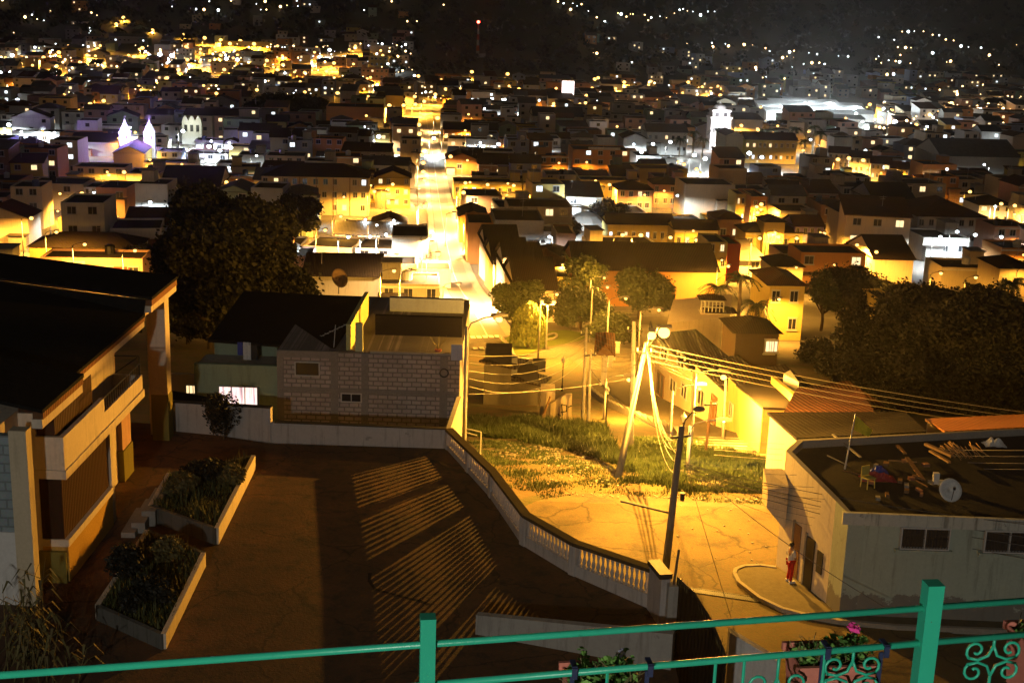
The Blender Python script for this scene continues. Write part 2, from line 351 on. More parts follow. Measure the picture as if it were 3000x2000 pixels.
def drape(name, poly, mat, eps=.06, cut=2.0, flat=None):
    """a sheet over the terrain with the outline poly [(x, y)]: cells of a grid clipped to the outline"""
    import bmesh
    bm = bmesh.new(); vs = [bm.verts.new((x, y, 0)) for x, y in poly]; bm.faces.new(vs)
    xs = [p[0] for p in poly]; ys = [p[1] for p in poly]
    for k in range(int(min(xs)/cut)-1, int(max(xs)/cut)+2):
        bmesh.ops.bisect_plane(bm, geom=bm.verts[:]+bm.edges[:]+bm.faces[:], plane_co=(k*cut, 0, 0), plane_no=(1, 0, 0))
    for k in range(int(min(ys)/cut)-1, int(max(ys)/cut)+2):
        bmesh.ops.bisect_plane(bm, geom=bm.verts[:]+bm.edges[:]+bm.faces[:], plane_co=(0, k*cut, 0), plane_no=(0, 1, 0))
    for v in bm.verts: v.co.z = (T(v.co.x, v.co.y) if flat is None else flat)+eps
    bmesh.ops.recalc_face_normals(bm, faces=bm.faces)
    me = bpy.data.meshes.new(name); bm.to_mesh(me); bm.free(); me.materials.append(mat)
    if me.polygons and me.polygons[0].normal.z < 0: me.flip_normals()
    o = bpy.data.objects.new(name, me); COL.objects.link(o); return kind(o, 'structure')
def xy(pts): return [tuple(gt(u, v).xy) for u, v in pts]
def smooth_line(pts, n=6):
    out = []
    for i in range(len(pts)-1):
        p0, p1, p2, p3 = [Vector(pts[max(0, min(len(pts)-1, i+k))]) for k in (-1, 0, 1, 2)]
        for j in range(n):
            t = j/n; out.append(.5*((2*p1)+(p2-p0)*t+(2*p0-5*p1+4*p2-p3)*t*t+(3*p1-p0-3*p2+p3)*t**3))
    return out+[Vector(pts[-1])]
def strip(name, pts, w, mat, eps, n=6, cols=4):
    line = [Vector((p[0], p[1])) for p in smooth_line([Vector((p[0], p[1], 0)) for p in pts], n)]
    b = MB(); rows = []
    for i, p in enumerate(line):
        t = (line[min(i+1, len(line)-1)]-line[max(i-1, 0)]).normalized(); nrm = Vector((t.y, -t.x)); ww = w if not callable(w) else w(i/(len(line)-1))
        rows.append([p+nrm*ww*(k/cols-.5) for k in range(cols+1)])
    b.v = [(q.x, q.y, T(q.x, q.y)+eps) for r in rows for q in r]; c = cols+1
    b.f = [(i*c+k, i*c+k+1, (i+1)*c+k+1, (i+1)*c+k) for i in range(len(rows)-1) for k in range(cols)]; b.m = [0]*len(b.f)
    o = b.build(name, mat, org=(0, 0, 0)); kind(o, 'structure'); return line
# roads
ZR = -22.9
plaza_px = [(1150, 1190), (1254, 1142), (1359, 1121), (1436, 1128), (1569, 1142), (1793, 1159), (1860, 1170), (1960, 1260), (2060, 1400), (2420, 1560), (2420, 1900), (1500, 1900), (1400, 1560), (1250, 1350)]
drape('plaza_road', [tuple(P(u, v, ZR).xy) for u, v in plaza_px], M['plaza'], .05)
up = [gt(u, v) for u, v in ((1990, 1052), (1800, 1030), (1690, 1002), (1585, 960), (1490, 902), (1420, 850), (1345, 805), (1255, 782), (1120, 776))]
strip('upper_road', up, 7.0, M['paving'], .07)
cross = [gt(u, v) for u, v in ((1000, 790), (1110, 768), (1250, 752), (1380, 742), (1560, 735))]
strip('cross_road', cross, 7.5, M['asphalt'], .09)
st0, st1 = gt(1046, 640), gt(981, 285)
sdir = Vector((st1.x-st0.x, st1.y-st0.y)).normalized(); sang = math.atan2(-sdir.x, sdir.y)
stpts = [gt(1120, 775), gt(1083, 705), st0, gt(1012, 480), gt(995, 365), st1, Vector((st1.x+sdir.x*220, st1.y+sdir.y*220, 0))]
street_line = strip('long_street', stpts, 7.2, M['street'], .12, 10)
# zebra crossings and the white stripes on the upper road
def stripes(name, a, b, n, w, l, along):
    a, b = Vector(a), Vector(b); m = MB()
    for i in range(n):
        c = a.lerp(b, i/(n-1)); t = along.normalized(); s = Vector((t.y, -t.x)); q = []
        for sx, sy in ((-1, -1), (1, -1), (1, 1), (-1, 1)):
            p = Vector((c.x, c.y))+s*sx*w/2+t*sy*l/2; q.append((p.x, p.y, T(p.x, p.y)+.17))
        m.quad(*q)
    return kind(m.build(name, M['paint'], org=(0, 0, 0)), 'structure')
def side_strip(off, w, mat, eps, nm):
    b = MB(); k = len(street_line)
    for i in range(k-1):
        q = []
        for j, sg in ((i, -1), (i+1, -1), (i+1, 1), (i, 1)):
            p = street_line[j]; t = (street_line[min(j+1, k-1)]-street_line[max(j-1, 0)]).normalized(); n_ = Vector((t.y, -t.x)); c = p+n_*(off+sg*w/2); q.append((c.x, c.y, T(c.x, c.y)+eps))
        b.add(q, [(3, 2, 1, 0)])
    return kind(b.build(nm, mat, org=(0, 0, 0)), 'structure')
side_strip(-2.9, 1.3, M['kerb'], .27, 'street_pavement'); side_strip(2.9, 1.3, M['kerb'], .27, 'street_pavement'); side_strip(0, .14, M['paint'], .17, 'road_markings'); side_strip(-2.15, .15, M['paving'], .2, 'street_gutter')
stripes('road_markings', gt(1086, 777), gt(1142, 775), 5, .55, 2.2, Vector((-.1, 1)))
stripes('road_markings', gt(1092, 803), gt(1150, 801), 5, .5, 2.0, Vector((-.1, 1)))
stripes('road_markings', gt(1650, 1034), gt(1664, 1010), 5, .28, 3.4, Vector((1, -.05)))
# kerbs of the upper road (nearer edge) and the ring kerb of the park
def kerb(name, pts, w=.25, h=.18):
    b = MB(); line = smooth_line([Vector(p) for p in pts], 5)
    for p, q in zip(line, line[1:]):
        d = Vector((q.x-p.x, q.y-p.y)); l = d.length
        if l < .01: continue
        c = (p+q)/2; b.box((c.x, c.y, T(c.x, c.y)+h/2), (l+.02, w, h+.3), math.atan2(d.y, d.x))
    return kind(b.build(name, M['kerb'], org=(0, 0, 0)), 'structure')
kerb('road_kerb', [gt(u, v) for u, v in ((1352, 900), (1385, 925), (1425, 945), (1490, 975), (1560, 1003))], .35, .35)
kerb('road_kerb', [gt(u, v) for u, v in ((1148, 776), (1170, 800), (1187, 826), (1240, 830))])
kerb('road_kerb', [gt(u, v) for u, v in ((1170, 740), (1250, 727), (1380, 722), (1480, 720))], .4, .3)
kerb('park_ring_kerb', [gt(u, v) for u, v in ((1250, 776), (1272, 770), (1279, 776), (1268, 783), (1247, 784))])
drape('park_lawn', xy([(1150, 790), (1176, 768), (1300, 760), (1360, 770), (1330, 786), (1250, 800), (1210, 818), (1185, 822)]), plain('park_grass', (.12, .15, .03), 1, .5, .5, 6, .5), .15)
# grass: rough blades on the slope between the plaza and the upper road (nobody could count them)
def grass(name, regions, mat, seed=3):
    rnd = random.Random(seed); b = MB()
    for px, n, h in regions:
        poly = [gt(u, v).xy for u, v in px]; x0 = min(p.x for p in poly); x1 = max(p.x for p in poly); y0 = min(p.y for p in poly); y1 = max(p.y for p in poly)
        def inside(x, y):
            c = False
            for i in range(len(poly)):
                a, d = poly[i], poly[i-1]
                if (a.y > y) != (d.y > y) and x < (d.x-a.x)*(y-a.y)/(d.y-a.y)+a.x: c = not c
            return c
        k = 0; tries = 0
        while k < n and tries < n*12:
            tries += 1; x = rnd.uniform(x0, x1); y = rnd.uniform(y0, y1)
            if not inside(x, y): continue
            cl = math.sin(x*1.7+y*.6)+math.sin(y*2.1-x*.8)+rnd.gauss(0, .9)
            if cl < -.3: continue
            k += 1; z = T(x, y); hh = h*rnd.uniform(.5, 1.3)*(1+.3*cl)
            for q in range(4):
                w = rnd.uniform(0, 2*PI); r = rnd.uniform(.02, .18); bx_, by_ = x+r*math.cos(w), y+r*math.sin(w); l = rnd.uniform(.2, .7)*hh; a = w+rnd.uniform(-.8, .8)
                t = .022+.02*hh
                b.add([(bx_-t*math.sin(a), by_+t*math.cos(a), z-.03), (bx_+t*math.sin(a), by_-t*math.cos(a), z-.03), (bx_+l*math.cos(a), by_+l*math.sin(a), z+hh)], [(0, 1, 2)])
    return kind(b.build(name, mat, org=(0, 0, 0)), 'stuff')
grass('rough_grass', [([(1075, 965), (1250, 960), (1390, 985), (1440, 1075), (1330, 1040), (1180, 1010), (1070, 1000)], 9000, .33),
                      ([(1440, 1010), (1580, 1010), (1780, 1060), (1770, 1135), (1575, 1128), (1425, 1105)], 13000, .2),
                      ([(1075, 1010), (1250, 1020), (1400, 1085), (1420, 1110), (1330, 1108), (1230, 1130), (1150, 1120)], 3200, .1),
                      ([(1200, 1110), (1440, 1100), (1790, 1130), (1790, 1165), (1570, 1150), (1430, 1138), (1360, 1130), (1250, 1152)], 900, .1)], M['grass'])
def pebbles(name, regions, seed=6):
    rnd = random.Random(seed); b = MB()
    for px, n, s in regions:
        q = [gt(u, v) for u, v in px]; x0, x1, y0, y1 = min(p.x for p in q), max(p.x for p in q), min(p.y for p in q), max(p.y for p in q)
        for _ in range(n): x, y = rnd.uniform(x0, x1), rnd.uniform(y0, y1); r = s*rnd.uniform(.3, 1)**2; b.box((x, y, T(x, y)+.05+r*.3), (r*2, r*rnd.uniform(1, 2), r), rnd.uniform(0, 3))
    return kind(b.build(name, M['kerb'], org=(0, 0, 0)), 'stuff')
pebbles('road_rubble', [([(1240, 1030), (1420, 1120)], 260, .07), ([(1150, 1020), (1300, 1060)], 160, .09), ([(1500, 1160), (1780, 1300)], 60, .05), ([(1260, 1140), (1780, 1150)], 120, .06)])
# ================================================================ COURTYARD
ZC = -19.5
bal_px = [(1030, 1030), (1130, 1140), (1205, 1250), (1318, 1318), (1495, 1395)]
bal = [P(u, v, ZC) for u, v in bal_px]; bal_h = [.95, 1.12, 1.22, 1.22, 1.42]
endp = P(1523, 1436, ZC)
yard_poly = [(-26, 24), (endp.x+.1, 24), (endp.x+.1, endp.y)]+[(p.x, p.y) for p in reversed(bal)]+[(-10.5, 55.3), (-16.5, 57.6), (-26, 57.6)]
yb = MB(); yb.prism(yard_poly, -27, ZC); kind(yb.build('courtyard', M['yard'], org=(0, 0, 0)), 'structure')
# crack in the yard: a thin dark seam with depth
cr = [P(u, v, ZC) for u, v in ((850, 1315), (848, 1332), (860, 1352), (905, 1365), (960, 1378), (990, 1388))]
cb = MB()
for p, q in zip(cr, cr[1:]):
    d = q-p; n_ = Vector((-d.y, d.x, 0)).normalized()*.07; z = Vector((0, 0, .006)); cb.quad(p-n_+z, q-n_*.6+z, q+n_*.6+z, p+n_+z)
kind(cb.build('courtyard_crack', M['soil'], org=(0, 0, 0)), 'structure')
# balustrade: one wall thing, with plinth, coping, posts and each baluster a part
bt = thing('balustrade_wall', 'white balustrade with turned balusters and dark coping bordering the dark courtyard', 'balustrade', (bal[2].x, bal[2].y, ZC))
plin, cop = MB(), MB()
def run_box(b, p, q, hp, hq, z0p, z0q, w, mi=0):
    d = Vector((q.x-p.x, q.y-p.y)); n_ = Vector((-d.y, d.x)).normalized()*w/2; vs = []
    for c, zl, zh in ((p, z0p, hp), (q, z0q, hq)):
        for s in (-1, 1):
            vs += [(c.x+n_.x*s, c.y+n_.y*s, zl), (c.x+n_.x*s, c.y+n_.y*s, zh)]
    b.add(vs, [(0, 1, 3, 2), (4, 6, 7, 5), (0, 4, 5, 1), (2, 3, 7, 6), (1, 5, 7, 3), (0, 2, 6, 4)], mi)
bal_prof = [(.075, 0), (.075, .06), (.045, .09), (.055, .14), (.078, .26), (.065, .38), (.036, .52), (.036, .66), (.058, .72), (.045, .76), (.07, .82), (.07, 1)]
bmesh_cache = {}
for i in range(4):
    p, q = bal[i], bal[i+1]; L = (q-p).length; nb = (2, 1, 1, 1)[i]
    zl = lambda t: ZC+lerp(bal_h[i], bal_h[i+1], t)
    lowf = .24 if i < 2 else .34
    run_box(plin, p, q, ZC+bal_h[i]*lowf, ZC+bal_h[i+1]*lowf, ZC-3.4, ZC-3.4, .22)
    run_box(cop, p, q, zl(0), zl(1), zl(0)-.13, zl(1)-.13, .34)
    for b_ in range(nb):
        t0, t1 = b_/nb, (b_+1)/nb
        c = p.lerp(q, t0); pm = MB(); pm.box((c.x, c.y, (ZC+zl(t0)-.13)/2), (.3, .3, zl(t0)-.13-ZC), math.atan2(q.y-p.y, q.x-p.x)); pm.build('post', M['oldwhite'], bt)
        cnt = max(4, int((t1-t0)*L/(.27 if i < 2 else .21))); 
        for k in range(1, cnt):
            t = lerp(t0, t1, (k+.15)/(cnt+.3)); c = p.lerp(q, t); h0 = ZC+lerp(bal_h[i], bal_h[i+1], t)*lowf; hh = zl(t)-.13-h0
            key = round(hh, 1)
            if key not in bmesh_cache:
                mm = MB(); mm.lathe([(r, z*key) for r, z in bal_prof], n=8); bmesh_cache[key] = mm.mesh('baluster', M['oldwhite'], True)
            o = link_part('baluster', bmesh_cache[key], bt, Vector((c.x, c.y, h0))-Vector(bt.location)); o.scale = (1, 1, hh/key)
plin.build('plinth', M['oldwhite'], bt); cop.build('coping', plain('mossy_dark_coping', (.06, .045, .03), .95, .5, 1.5), bt)
e0 = MB(); run_box(e0, bal[4], endp, ZC+1.55, ZC+1.6, ZC-3.4, ZC-3.4, .3); e0.build('end_pier', M['oldwhite'], bt)
e1 = MB(); run_box(e1, Vector((bal[4].x, bal[4].y, 0)), endp, ZC+1.72, ZC+1.78, ZC+1.56, ZC+1.61, .42); e1.build('pier_cap', M['black'], bt)
# pipe pole beside the pier
pp = MB(); b0 = P(1532, 1445, ZC); pp.cyl(b0, (b0.x+.25, b0.y+.3, vz(b0.x+.25, b0.y+.3, 1262)), .05, .04); tag(pp.build('pipe_post', M['wood'], org=b0), 'thin rusty pipe standing at the end pier of the balustrade', 'post')
cp = MB(); c0 = P(1540, 1440, ZC); cp.box((c0.x, c0.y, ZC+.2), (.35, .35, 2.6), .1); tag(cp.build('concrete_pier', M['grey'], org=c0), 'short grey concrete pier between balustrade and dark shadow sheet', 'pier')
# black upright sheet standing in for cast shadow and a dark wall face
ft = thing('shadow_sheet', 'dark upright sheet standing for shadow beside the lit road with spiky weeds along it', 'shadow sheet', P(1560, 1440, ZC))
fp = [P(1549, 1440, ZC), P(1585, 1480, ZC), P(1625, 1530, ZC), P(1662, 1575, ZC)]; ftop = [1328, 1362, 1425, 1508]; fm = MB()
for p, q, a, b in zip(fp, fp[1:], ftop, ftop[1:]): run_box(fm, p, q, vz(p.x, p.y, a), vz(q.x, q.y, b), ZC-3, ZC-3, .06)
fm.build('sheet', tiles('black_shadow_sheet', (.012, .011, .011), .25, 'y', .9), ft)
fr = MB(); fr.tube([(p.x, p.y, vz(p.x, p.y, a)+.02) for p, a in zip(fp, ftop)], .04, 5); fr.build('top_rail', M['black'], ft)
wb = MB(); rnd = random.Random(4)
for i in range(70):
    t = rnd.random()*2.99; k = int(t); p = fp[k].lerp(fp[k+1], t-k); z = lerp(vz(fp[k].x, fp[k].y, ftop[k]), vz(fp[k+1].x, fp[k+1].y, ftop[k+1]), t-k)
    a = rnd.uniform(0, 6.28); l = rnd.uniform(.1, .3); wb.add([(p.x-.015, p.y, z-.3), (p.x+.015, p.y, z-.3), (p.x+.1*math.cos(a), p.y+.1*math.sin(a), z+l)], [(0, 1, 2)])
kind(wb.build('edge_weeds', M['dry'], org=fp[0]), 'stuff')
# low white walls near the balcony
lw = MB(); a, b = P(1095, 1452, ZC), P(1542, 1534, ZC); run_box(lw, a, b, vz(a.x, a.y, 1408), ZC+1.18, ZC-1, ZC-1, .25)
tag(lw.build('garden_wall', M['grey'], org=a), 'low cracked white wall crossing the dark yard below the green railing', 'wall')
tw = MB(); a, b = P(1672, 1512, -20.5), P(1790, 1535, -20.5); tw.prism([(a.x, a.y), (b.x, b.y), (b.x, b.y+.4), (a.x, a.y+.4)], -24, lambda x, y: vz(a.x, a.y, 1452) if x < (a.x+b.x)/2 else vz(b.x, b.y, 1520))
tag(tw.build('wedge_wall', M['white'], org=a), 'small white wedge-shaped wall with dark coping beside the lit road', 'wall')
# boundary wall behind the yard: high stretch and low stretch
bw = thing('boundary_wall', 'stained pale boundary wall in front of the grey block house', 'wall', (-8, 55.6, ZC))
p0 = P(372, 985, ZC); p1 = Vector((-10.5, 55.9, ZC)); p2 = Vector((bal[0].x-.1, bal[0].y+.1, ZC))
w1 = MB(); run_box(w1, p0, p1, vz(p0.x, p0.y, 921), vz(p1.x, p1.y, 936), ZC-4, ZC-4, .25); w1.build('high_stretch', M['oldwhite'], bw)
w2 = MB(); run_box(w2, p1, p2, vz(p1.x, p1.y, 969), vz(p2.x, p2.y, 985), ZC-4, ZC-4, .22); w2.build('low_stretch', M['oldwhite'], bw)
w4 = MB(); run_box(w4, Vector((-2.45, 61.05, 0)), p2+Vector((.02, .16, 0)), ZC+.7, ZC+.7, ZC-4, ZC-4, .2); w4.build('light_block_stretch', M['grey'], bw)  # unseen stretch, added to keep lamp light off the block wall
w3 = MB(); run_box(w3, p0, p1, vz(p0.x, p0.y, 921)+.05, vz(p1.x, p1.y, 936)+.05, vz(p0.x, p0.y, 921)+.003, vz(p1.x, p1.y, 936)+.003, .3); run_box(w3, p1+Vector((.15, 0, 0)), p2, vz(p1.x, p1.y, 969)+.05, vz(p2.x, p2.y, 985)+.05, vz(p1.x, p1.y, 969)+.003, vz(p2.x, p2.y, 985)+.003, .28); w3.build('coping', M['black'], bw)
M['mossy'] = render_wall('mossy_shaded_wall', (.13, .125, .11), (.03, .035, .02), .9); M['weed'] = leafmat('planter_weed', (.05, .07, .015), (.12, .10, .025))
# planters with rough plants
def planter(name, label, top, h, soil_seed):
    pts = [P(u, v, ZC+h) for u, v in top]; c = sum(pts, Vector())/4; t = thing(name, label, 'planter', (c.x, c.y, ZC))
    s = MB(); s.prism([(p.x*.97+c.x*.03, p.y*.97+c.y*.03) for p in pts], ZC-.02, ZC+h-.1); s.build('soil', M['soil'], t)
    for i_, (p, q) in enumerate(zip(pts, pts[1:]+pts[:1])):
        b = MB(); run_box(b, p, q, ZC+h+(.003 if i_ % 2 else 0), ZC+h+(.003 if i_ % 2 else 0), ZC-.02, ZC-.02, .16 if i_ % 2 else .15); b.build('side_wall', M['apricot'] if i_ % 2 else M['mossy'], t)  # lamp-facing sides paler, others mossy and darker: light put into the colour
    wd = MB(); rnd = random.Random(soil_seed)
    for _ in range(2600):
        a_, c_ = rnd.random(), rnd.random(); p = pts[0].lerp(pts[1], a_).lerp(pts[3].lerp(pts[2], a_), c_); p = p.lerp(c, .05); hh = .1+.35*rnd.random()**2*(1+math.sin(p.x*3)*math.sin(p.y*2.3)); w = rnd.uniform(0, 6.28); l = rnd.uniform(.05, .25); e = Vector((-math.sin(w), math.cos(w), 0))*.03
        wd.add([Vector((p.x, p.y, ZC+h-.12))-e, Vector((p.x, p.y, ZC+h-.12))+e, Vector((p.x+l*math.cos(w), p.y+l*math.sin(w), ZC+h-.1+hh))], [(0, 1, 2)])
    kind(wd.build('weeds', M['weed'], t), 'stuff')
    return t, pts
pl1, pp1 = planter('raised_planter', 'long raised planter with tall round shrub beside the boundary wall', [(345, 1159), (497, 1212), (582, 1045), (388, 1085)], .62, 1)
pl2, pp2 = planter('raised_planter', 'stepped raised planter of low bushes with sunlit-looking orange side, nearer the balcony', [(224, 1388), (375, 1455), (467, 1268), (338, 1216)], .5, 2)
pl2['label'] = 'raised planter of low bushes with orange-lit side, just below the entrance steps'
def leafball(c, rad, n, size, rnd, b, squash=1.0, mi=0, hollow=.45, up=.3):
    for _ in range(n):
        d = Vector((rnd.gauss(0, 1), rnd.gauss(0, 1), rnd.gauss(0, 1))); d.normalize(); r = (hollow+(1-hollow)*rnd.random()**.6)
        p = Vector(c)+Vector((d.x*rad*r, d.y*rad*r, d.z*rad*r*squash)); s = size*rnd.uniform(.6, 1.3)
        a = Vector((rnd.gauss(0, 1), rnd.gauss(0, 1), rnd.gauss(0, 1)+up)).normalized(); t = a.cross(Vector((rnd.random(), rnd.random(), rnd.random()+.1))).normalized(); w = a.cross(t)
        b.add([p-t*s*.5, p+w*s*.28, p+t*s*.5, p-w*s*.28], [(0, 1, 2, 3)], mi)
def strays(c, rad, n, size, rnd, b, squash):
    for _ in range(n):
        d = Vector((rnd.gauss(0, 1), rnd.gauss(0, 1), rnd.gauss(.2, 1))).normalized(); p = Vector(c)+Vector((d.x, d.y, d.z*squash))*rad*rnd.uniform(1.0, 1.22); leafball(p, size*.8, 5, size*.8, rnd, b)
def bush(name, label, c, rad, n, size, mat, seed, squash=.8, cat='bush', group=None, stem=True, lobes=5):
    rnd = random.Random(seed); t = thing(name, label, cat, c, group)
    b = MB()
    for i in range(lobes):
        w = rnd.uniform(0, 6.28); r = rad*rnd.uniform(.1, .6); leafball((r*math.cos(w), r*math.sin(w), rad*squash*rnd.uniform(.7, 1.2)), rad*rnd.uniform(.5, .75), n//lobes, size, rnd, b, squash)
    b.part('foliage', mat, t)
    if stem:
        s = MB()
        for i in range(4):
            w = rnd.uniform(0, 6.28); s.tube([(0, 0, 0), (rad*.2*math.cos(w), rad*.2*math.sin(w), rad*.5), (rad*.5*math.cos(w), rad*.5*math.sin(w), rad*1.1*squash)], [.04, .03, .015], 5)
        s.part('stem', M['bark'], t)
    return t
zb_ = ZC+.5
for (u, v, r, lab, sd, mt) in ((513, 1010, .95, 'tall dark rounded shrub standing by the boundary wall', 11, 'leaf'), (470, 1110, .8, 'dark bush in the middle of the long raised planter', 12, 'leaf'), (420, 1140, .7, 'yellowing bush at the near end of the long raised planter', 13, 'dry'), (520, 1120, .7, 'sprawling weedy bush along the lit edge of the long planter', 14, 'dry'),
                               (300, 1330, .85, 'dense dark bush at the house side of the nearer planter', 15, 'leaf'), (395, 1290, .7, 'loose green bush at the back of the nearer planter', 16, 'dry'), (360, 1380, .7, 'dark bush at the front of the nearer planter', 17, 'leaf'), (300, 1405, .55, 'small low bush at the front corner of the nearer planter', 18, 'leaf')):
    bush('shrub', lab, P(u, v, zb_ if v > 1020 else ZC), r, 1500, .16, M[mt], sd, 1.3 if sd == 11 else .75, group='shrubs in the courtyard planters')
# steps between the planters
stt = thing('entrance_steps', 'short flight of worn concrete steps beside the orange low wall', 'steps', P(300, 1210, ZC))
for k, (u, v) in enumerate(((312, 1205), (335, 1195), (358, 1180))):
    p = P(u, v, ZC); b = MB(); b.box((p.x, p.y, ZC+.1+.1*k), (.5, 2.4, .2+.2*k), .05); b.build('step', M['concrete'], stt)
# cane plants at the lower corner
def cane(name, label, c, n, h, seed):
    rnd = random.Random(seed); t = thing(name, label, 'plant', c); s, l = MB(), MB()
    for i in range(n):
        x, y = rnd.gauss(0, .55), rnd.gauss(0, .55); hh = h*rnd.uniform(.6, 1.1); lean = rnd.gauss(0, .12); s.tube([(x, y, 0), (x+lean*hh*.5, y, hh*.5), (x+lean*hh*1.3, y+.05, hh)], [.02, .016, .006], 5)
        for k in range(9):
            z = hh*(k+2)/11; w = rnd.uniform(0, 6.28); L = rnd.uniform(.4, .8); cx, cy = x+lean*z, y; dx, dy = math.cos(w), math.sin(w); p0_ = Vector((cx, cy, z)); p1_ = Vector((cx+dx*L*.5, cy+dy*L*.5, z+.22)); p2_ = Vector((cx+dx*L, cy+dy*L, z-.15)); q = Vector((-dy, dx, 0))*.04
            l.add([p0_-q*.4, p0_+q*.4, p1_+q, p1_-q, p2_], [(0, 1, 2, 3), (3, 2, 4)])
    s.part('stalk', M['dry'], t); l.part('leaves', M['dry'], t); return t
cane('maize_plant', 'dry tall maize clump at the house corner, tallest of the maize', P(28, 1520, ZC), 14, 2.6, 1); cane('maize_plant', 'drooping maize clump beside the darkest corner below the grey block wall', P(85, 1560, ZC), 10, 2.0, 2)
# ================================================================ LAMPS
SOD = (1, .45, .05); WHT = (.80, .93, 1.0); VIO = (.38, .22, 1.0)
LKIND = {'s': ('bulb_o', (1, .58, .2), 'orange'), 'o': ('bulb_o', SOD, 'orange'), 'w': ('bulb_w', WHT, 'white'), 'v': ('bulb_v', VIO, 'violet')}
light_cache = {}
def point(name, col, power, loc, parent=None, radius=.12, spot=None):
    key = (col, round(power), radius, spot)
    if key not in light_cache:
        l = bpy.data.lights.new(name, 'SPOT' if spot else 'POINT')
        if spot: l.spot_size = math.radians(spot); l.spot_blend = .35
        l.color = col; l.energy = power; l.shadow_soft_size = radius; light_cache[key] = l
    o = bpy.data.objects.new(name, light_cache[key]); COL.objects.link(o); o.location = loc
    if parent is not None: o.parent = parent
    return o
lamp_mesh = {}
def lamp_parts(k, h):
    key = (k, round(h*2)/2)
    if key not in lamp_mesh:
        a = MB(); a.cyl((0, 0, -1), (0, 0, h), .12, .075, 8)
        c = MB(); c.tube([(0, 0, h-.3), (.25, 0, h+.15), (.9, 0, h+.35), (1.5, 0, h+.38)], .035, 6)
        hd = MB(); hd.box((1.75, 0, h+.40), (.8, .3, .12)); hd.box((1.75, 0, h+.48), (.5, .22, .08))
        bu = MB(); bu.ball((0, 0, 0), 1, 10, 0, .8)
        lamp_mesh[key] = (a.mesh('pole', M['pole'], True), c.mesh('arm', M['dark']), hd.mesh('lamp_head', M['concrete']), bu.mesh('bulb', M[LKIND[k][0]], True))
    return lamp_mesh[key]
def street_lamp(label, x, y, z, h, k, power, rz=0, br=.2, group='street lamps of the town', parts=True, radius=.12, spot=None):
    t = thing('street_lamp', label, 'street lamp', (x, y, z), group, rz)
    pm, am, hm, bm = lamp_parts(k, h); h = round(h*2)/2
    link_part('pole', pm, t); link_part('arm', am, t); hd = link_part('lamp_head', hm, t)
    link_part('bulb', bm, hd, (1.75, 0, h+.33-br*.8), scale=br)
    point('lamp_light', LKIND[k][1], power, (1.75, 0, h+.33-br*1.6-.12), t, radius, spot); return t
# ================================================================ HOUSE ON THE SIDE (tiled roof, balcony, shutters)
hs = thing('balcony_house', 'two-storey house with dark mossy roof, long balcony and brown shutters, facing the courtyard', 'house', (-18, 47, ZC))
W = M['apricot']
def hb(name, mat, *boxes, parent=None, **kw):
    b = MB()
    for q in boxes: b.bx(*q)
    o = b.build(name, mat, hs); 
    if parent is not None: o.parent = parent
    return o
zE = -13.35
hb('wall', W, (-24, -15.9, 39.4, 50.3, -22, zE-.2), (-24, -17.7, 50.3, 56.9, -22, zE-.2), (-15.9, -15.35, 40.9, 45.9, ZC-.5, zE-.3), (-15.9, -15.6, 45.9, 50.3, ZC+.002, zE-.3), (-15.9, -15.6, 56.0, 56.5, ZC+.002, zE-.3))
hb('recess_ceiling', W, (-17.5, -15.45, 50.3, 56.0, zE-.32, zE-.2))
hb('block_end_wall', blocks('painted_block_wall', (.30, .36, .38), (.26, .32, .34), (.19, .22, .23), .46, .3, 'x', .3), (-24, -15.45, 39.1, 39.397, -17.0, -13.8))
hb('white_end_wall', M['white'], (-24, -15.45, 39.05, 39.397, -22, -17.003))
hb('near_pillar', M['cream'], (-15.5, -14.95, 39.0, 39.45, -21, -13.6))
hb('low_wall', plain('ochre_low_wall', (.55, .33, .08), .85, .3, .8), (-15.349, -14.5, 40.9, 45.8, ZC-.3, -18.25))
hb('low_wall_cap', W, (-15.349, -14.46, 40.87, 45.83, -18.247, -18.0))
hb('olive_base', M['olive'], (-15.9, -14.55, 40.75, 40.895, ZC-.3, -18.4))
# ground-floor shutters, in the bay between low wall and balcony
hb('shutter', M['shutter'], (-15.349, -14.62, 41.0, 45.7, -17.997, -15.85))
hb('shutter', M['shutter'], (-15.5, -14.62, 40.93, 40.997, -17.997, -15.85))
hb('pillar', W, (-15.3, -14.55, 45.95, 46.3, ZC, -15.6))
hb('inner_pier', M['pink'], (-16.4, -15.4, 50.2, 51.4, -18.2, -15.6)); hb('inner_pier_base', M['olive'], (-16.45, -15.35, 50.15, 51.45, ZC, -18.203))
# balcony: slab, two parapets, rail
hb('balcony_slab', W, (-15.6, -14.4, 40.8, 50.1, -15.85, -15.55))
hb('balcony_parapet', W, (-14.62, -14.45, 40.85, 45.2, -15.547, -14.42), (-15.9, -14.623, 40.85, 41.0, -15.547, -14.42))
hb('balcony_parapet', W, (-14.62, -14.45, 45.203, 50.05, -15.547, -14.95), (-15.58, -14.623, 49.9, 50.05, -15.547, -14.95))
rb = MB(); rb.tube([(-14.53, 45.25, -14.5), (-14.53, 50.0, -14.5)], .025, 5)
for i in range(18): rb.cyl((-14.53, 45.3+i*.27, -14.95), (-14.53, 45.3+i*.27, -14.5), .012, .012, 4)
rb.tube([(-15.5, 50.0, -14.2), (-14.53, 50.0, -14.2)], .025, 5); rb.tube([(-15.5, 50, -14.9), (-14.6, 50, -14.25)], .02, 5); rb.cyl((-14.53, 50, -14.95), (-14.53, 50, -14.2), .025); rb.build('balcony_rail', M['black'], hs)
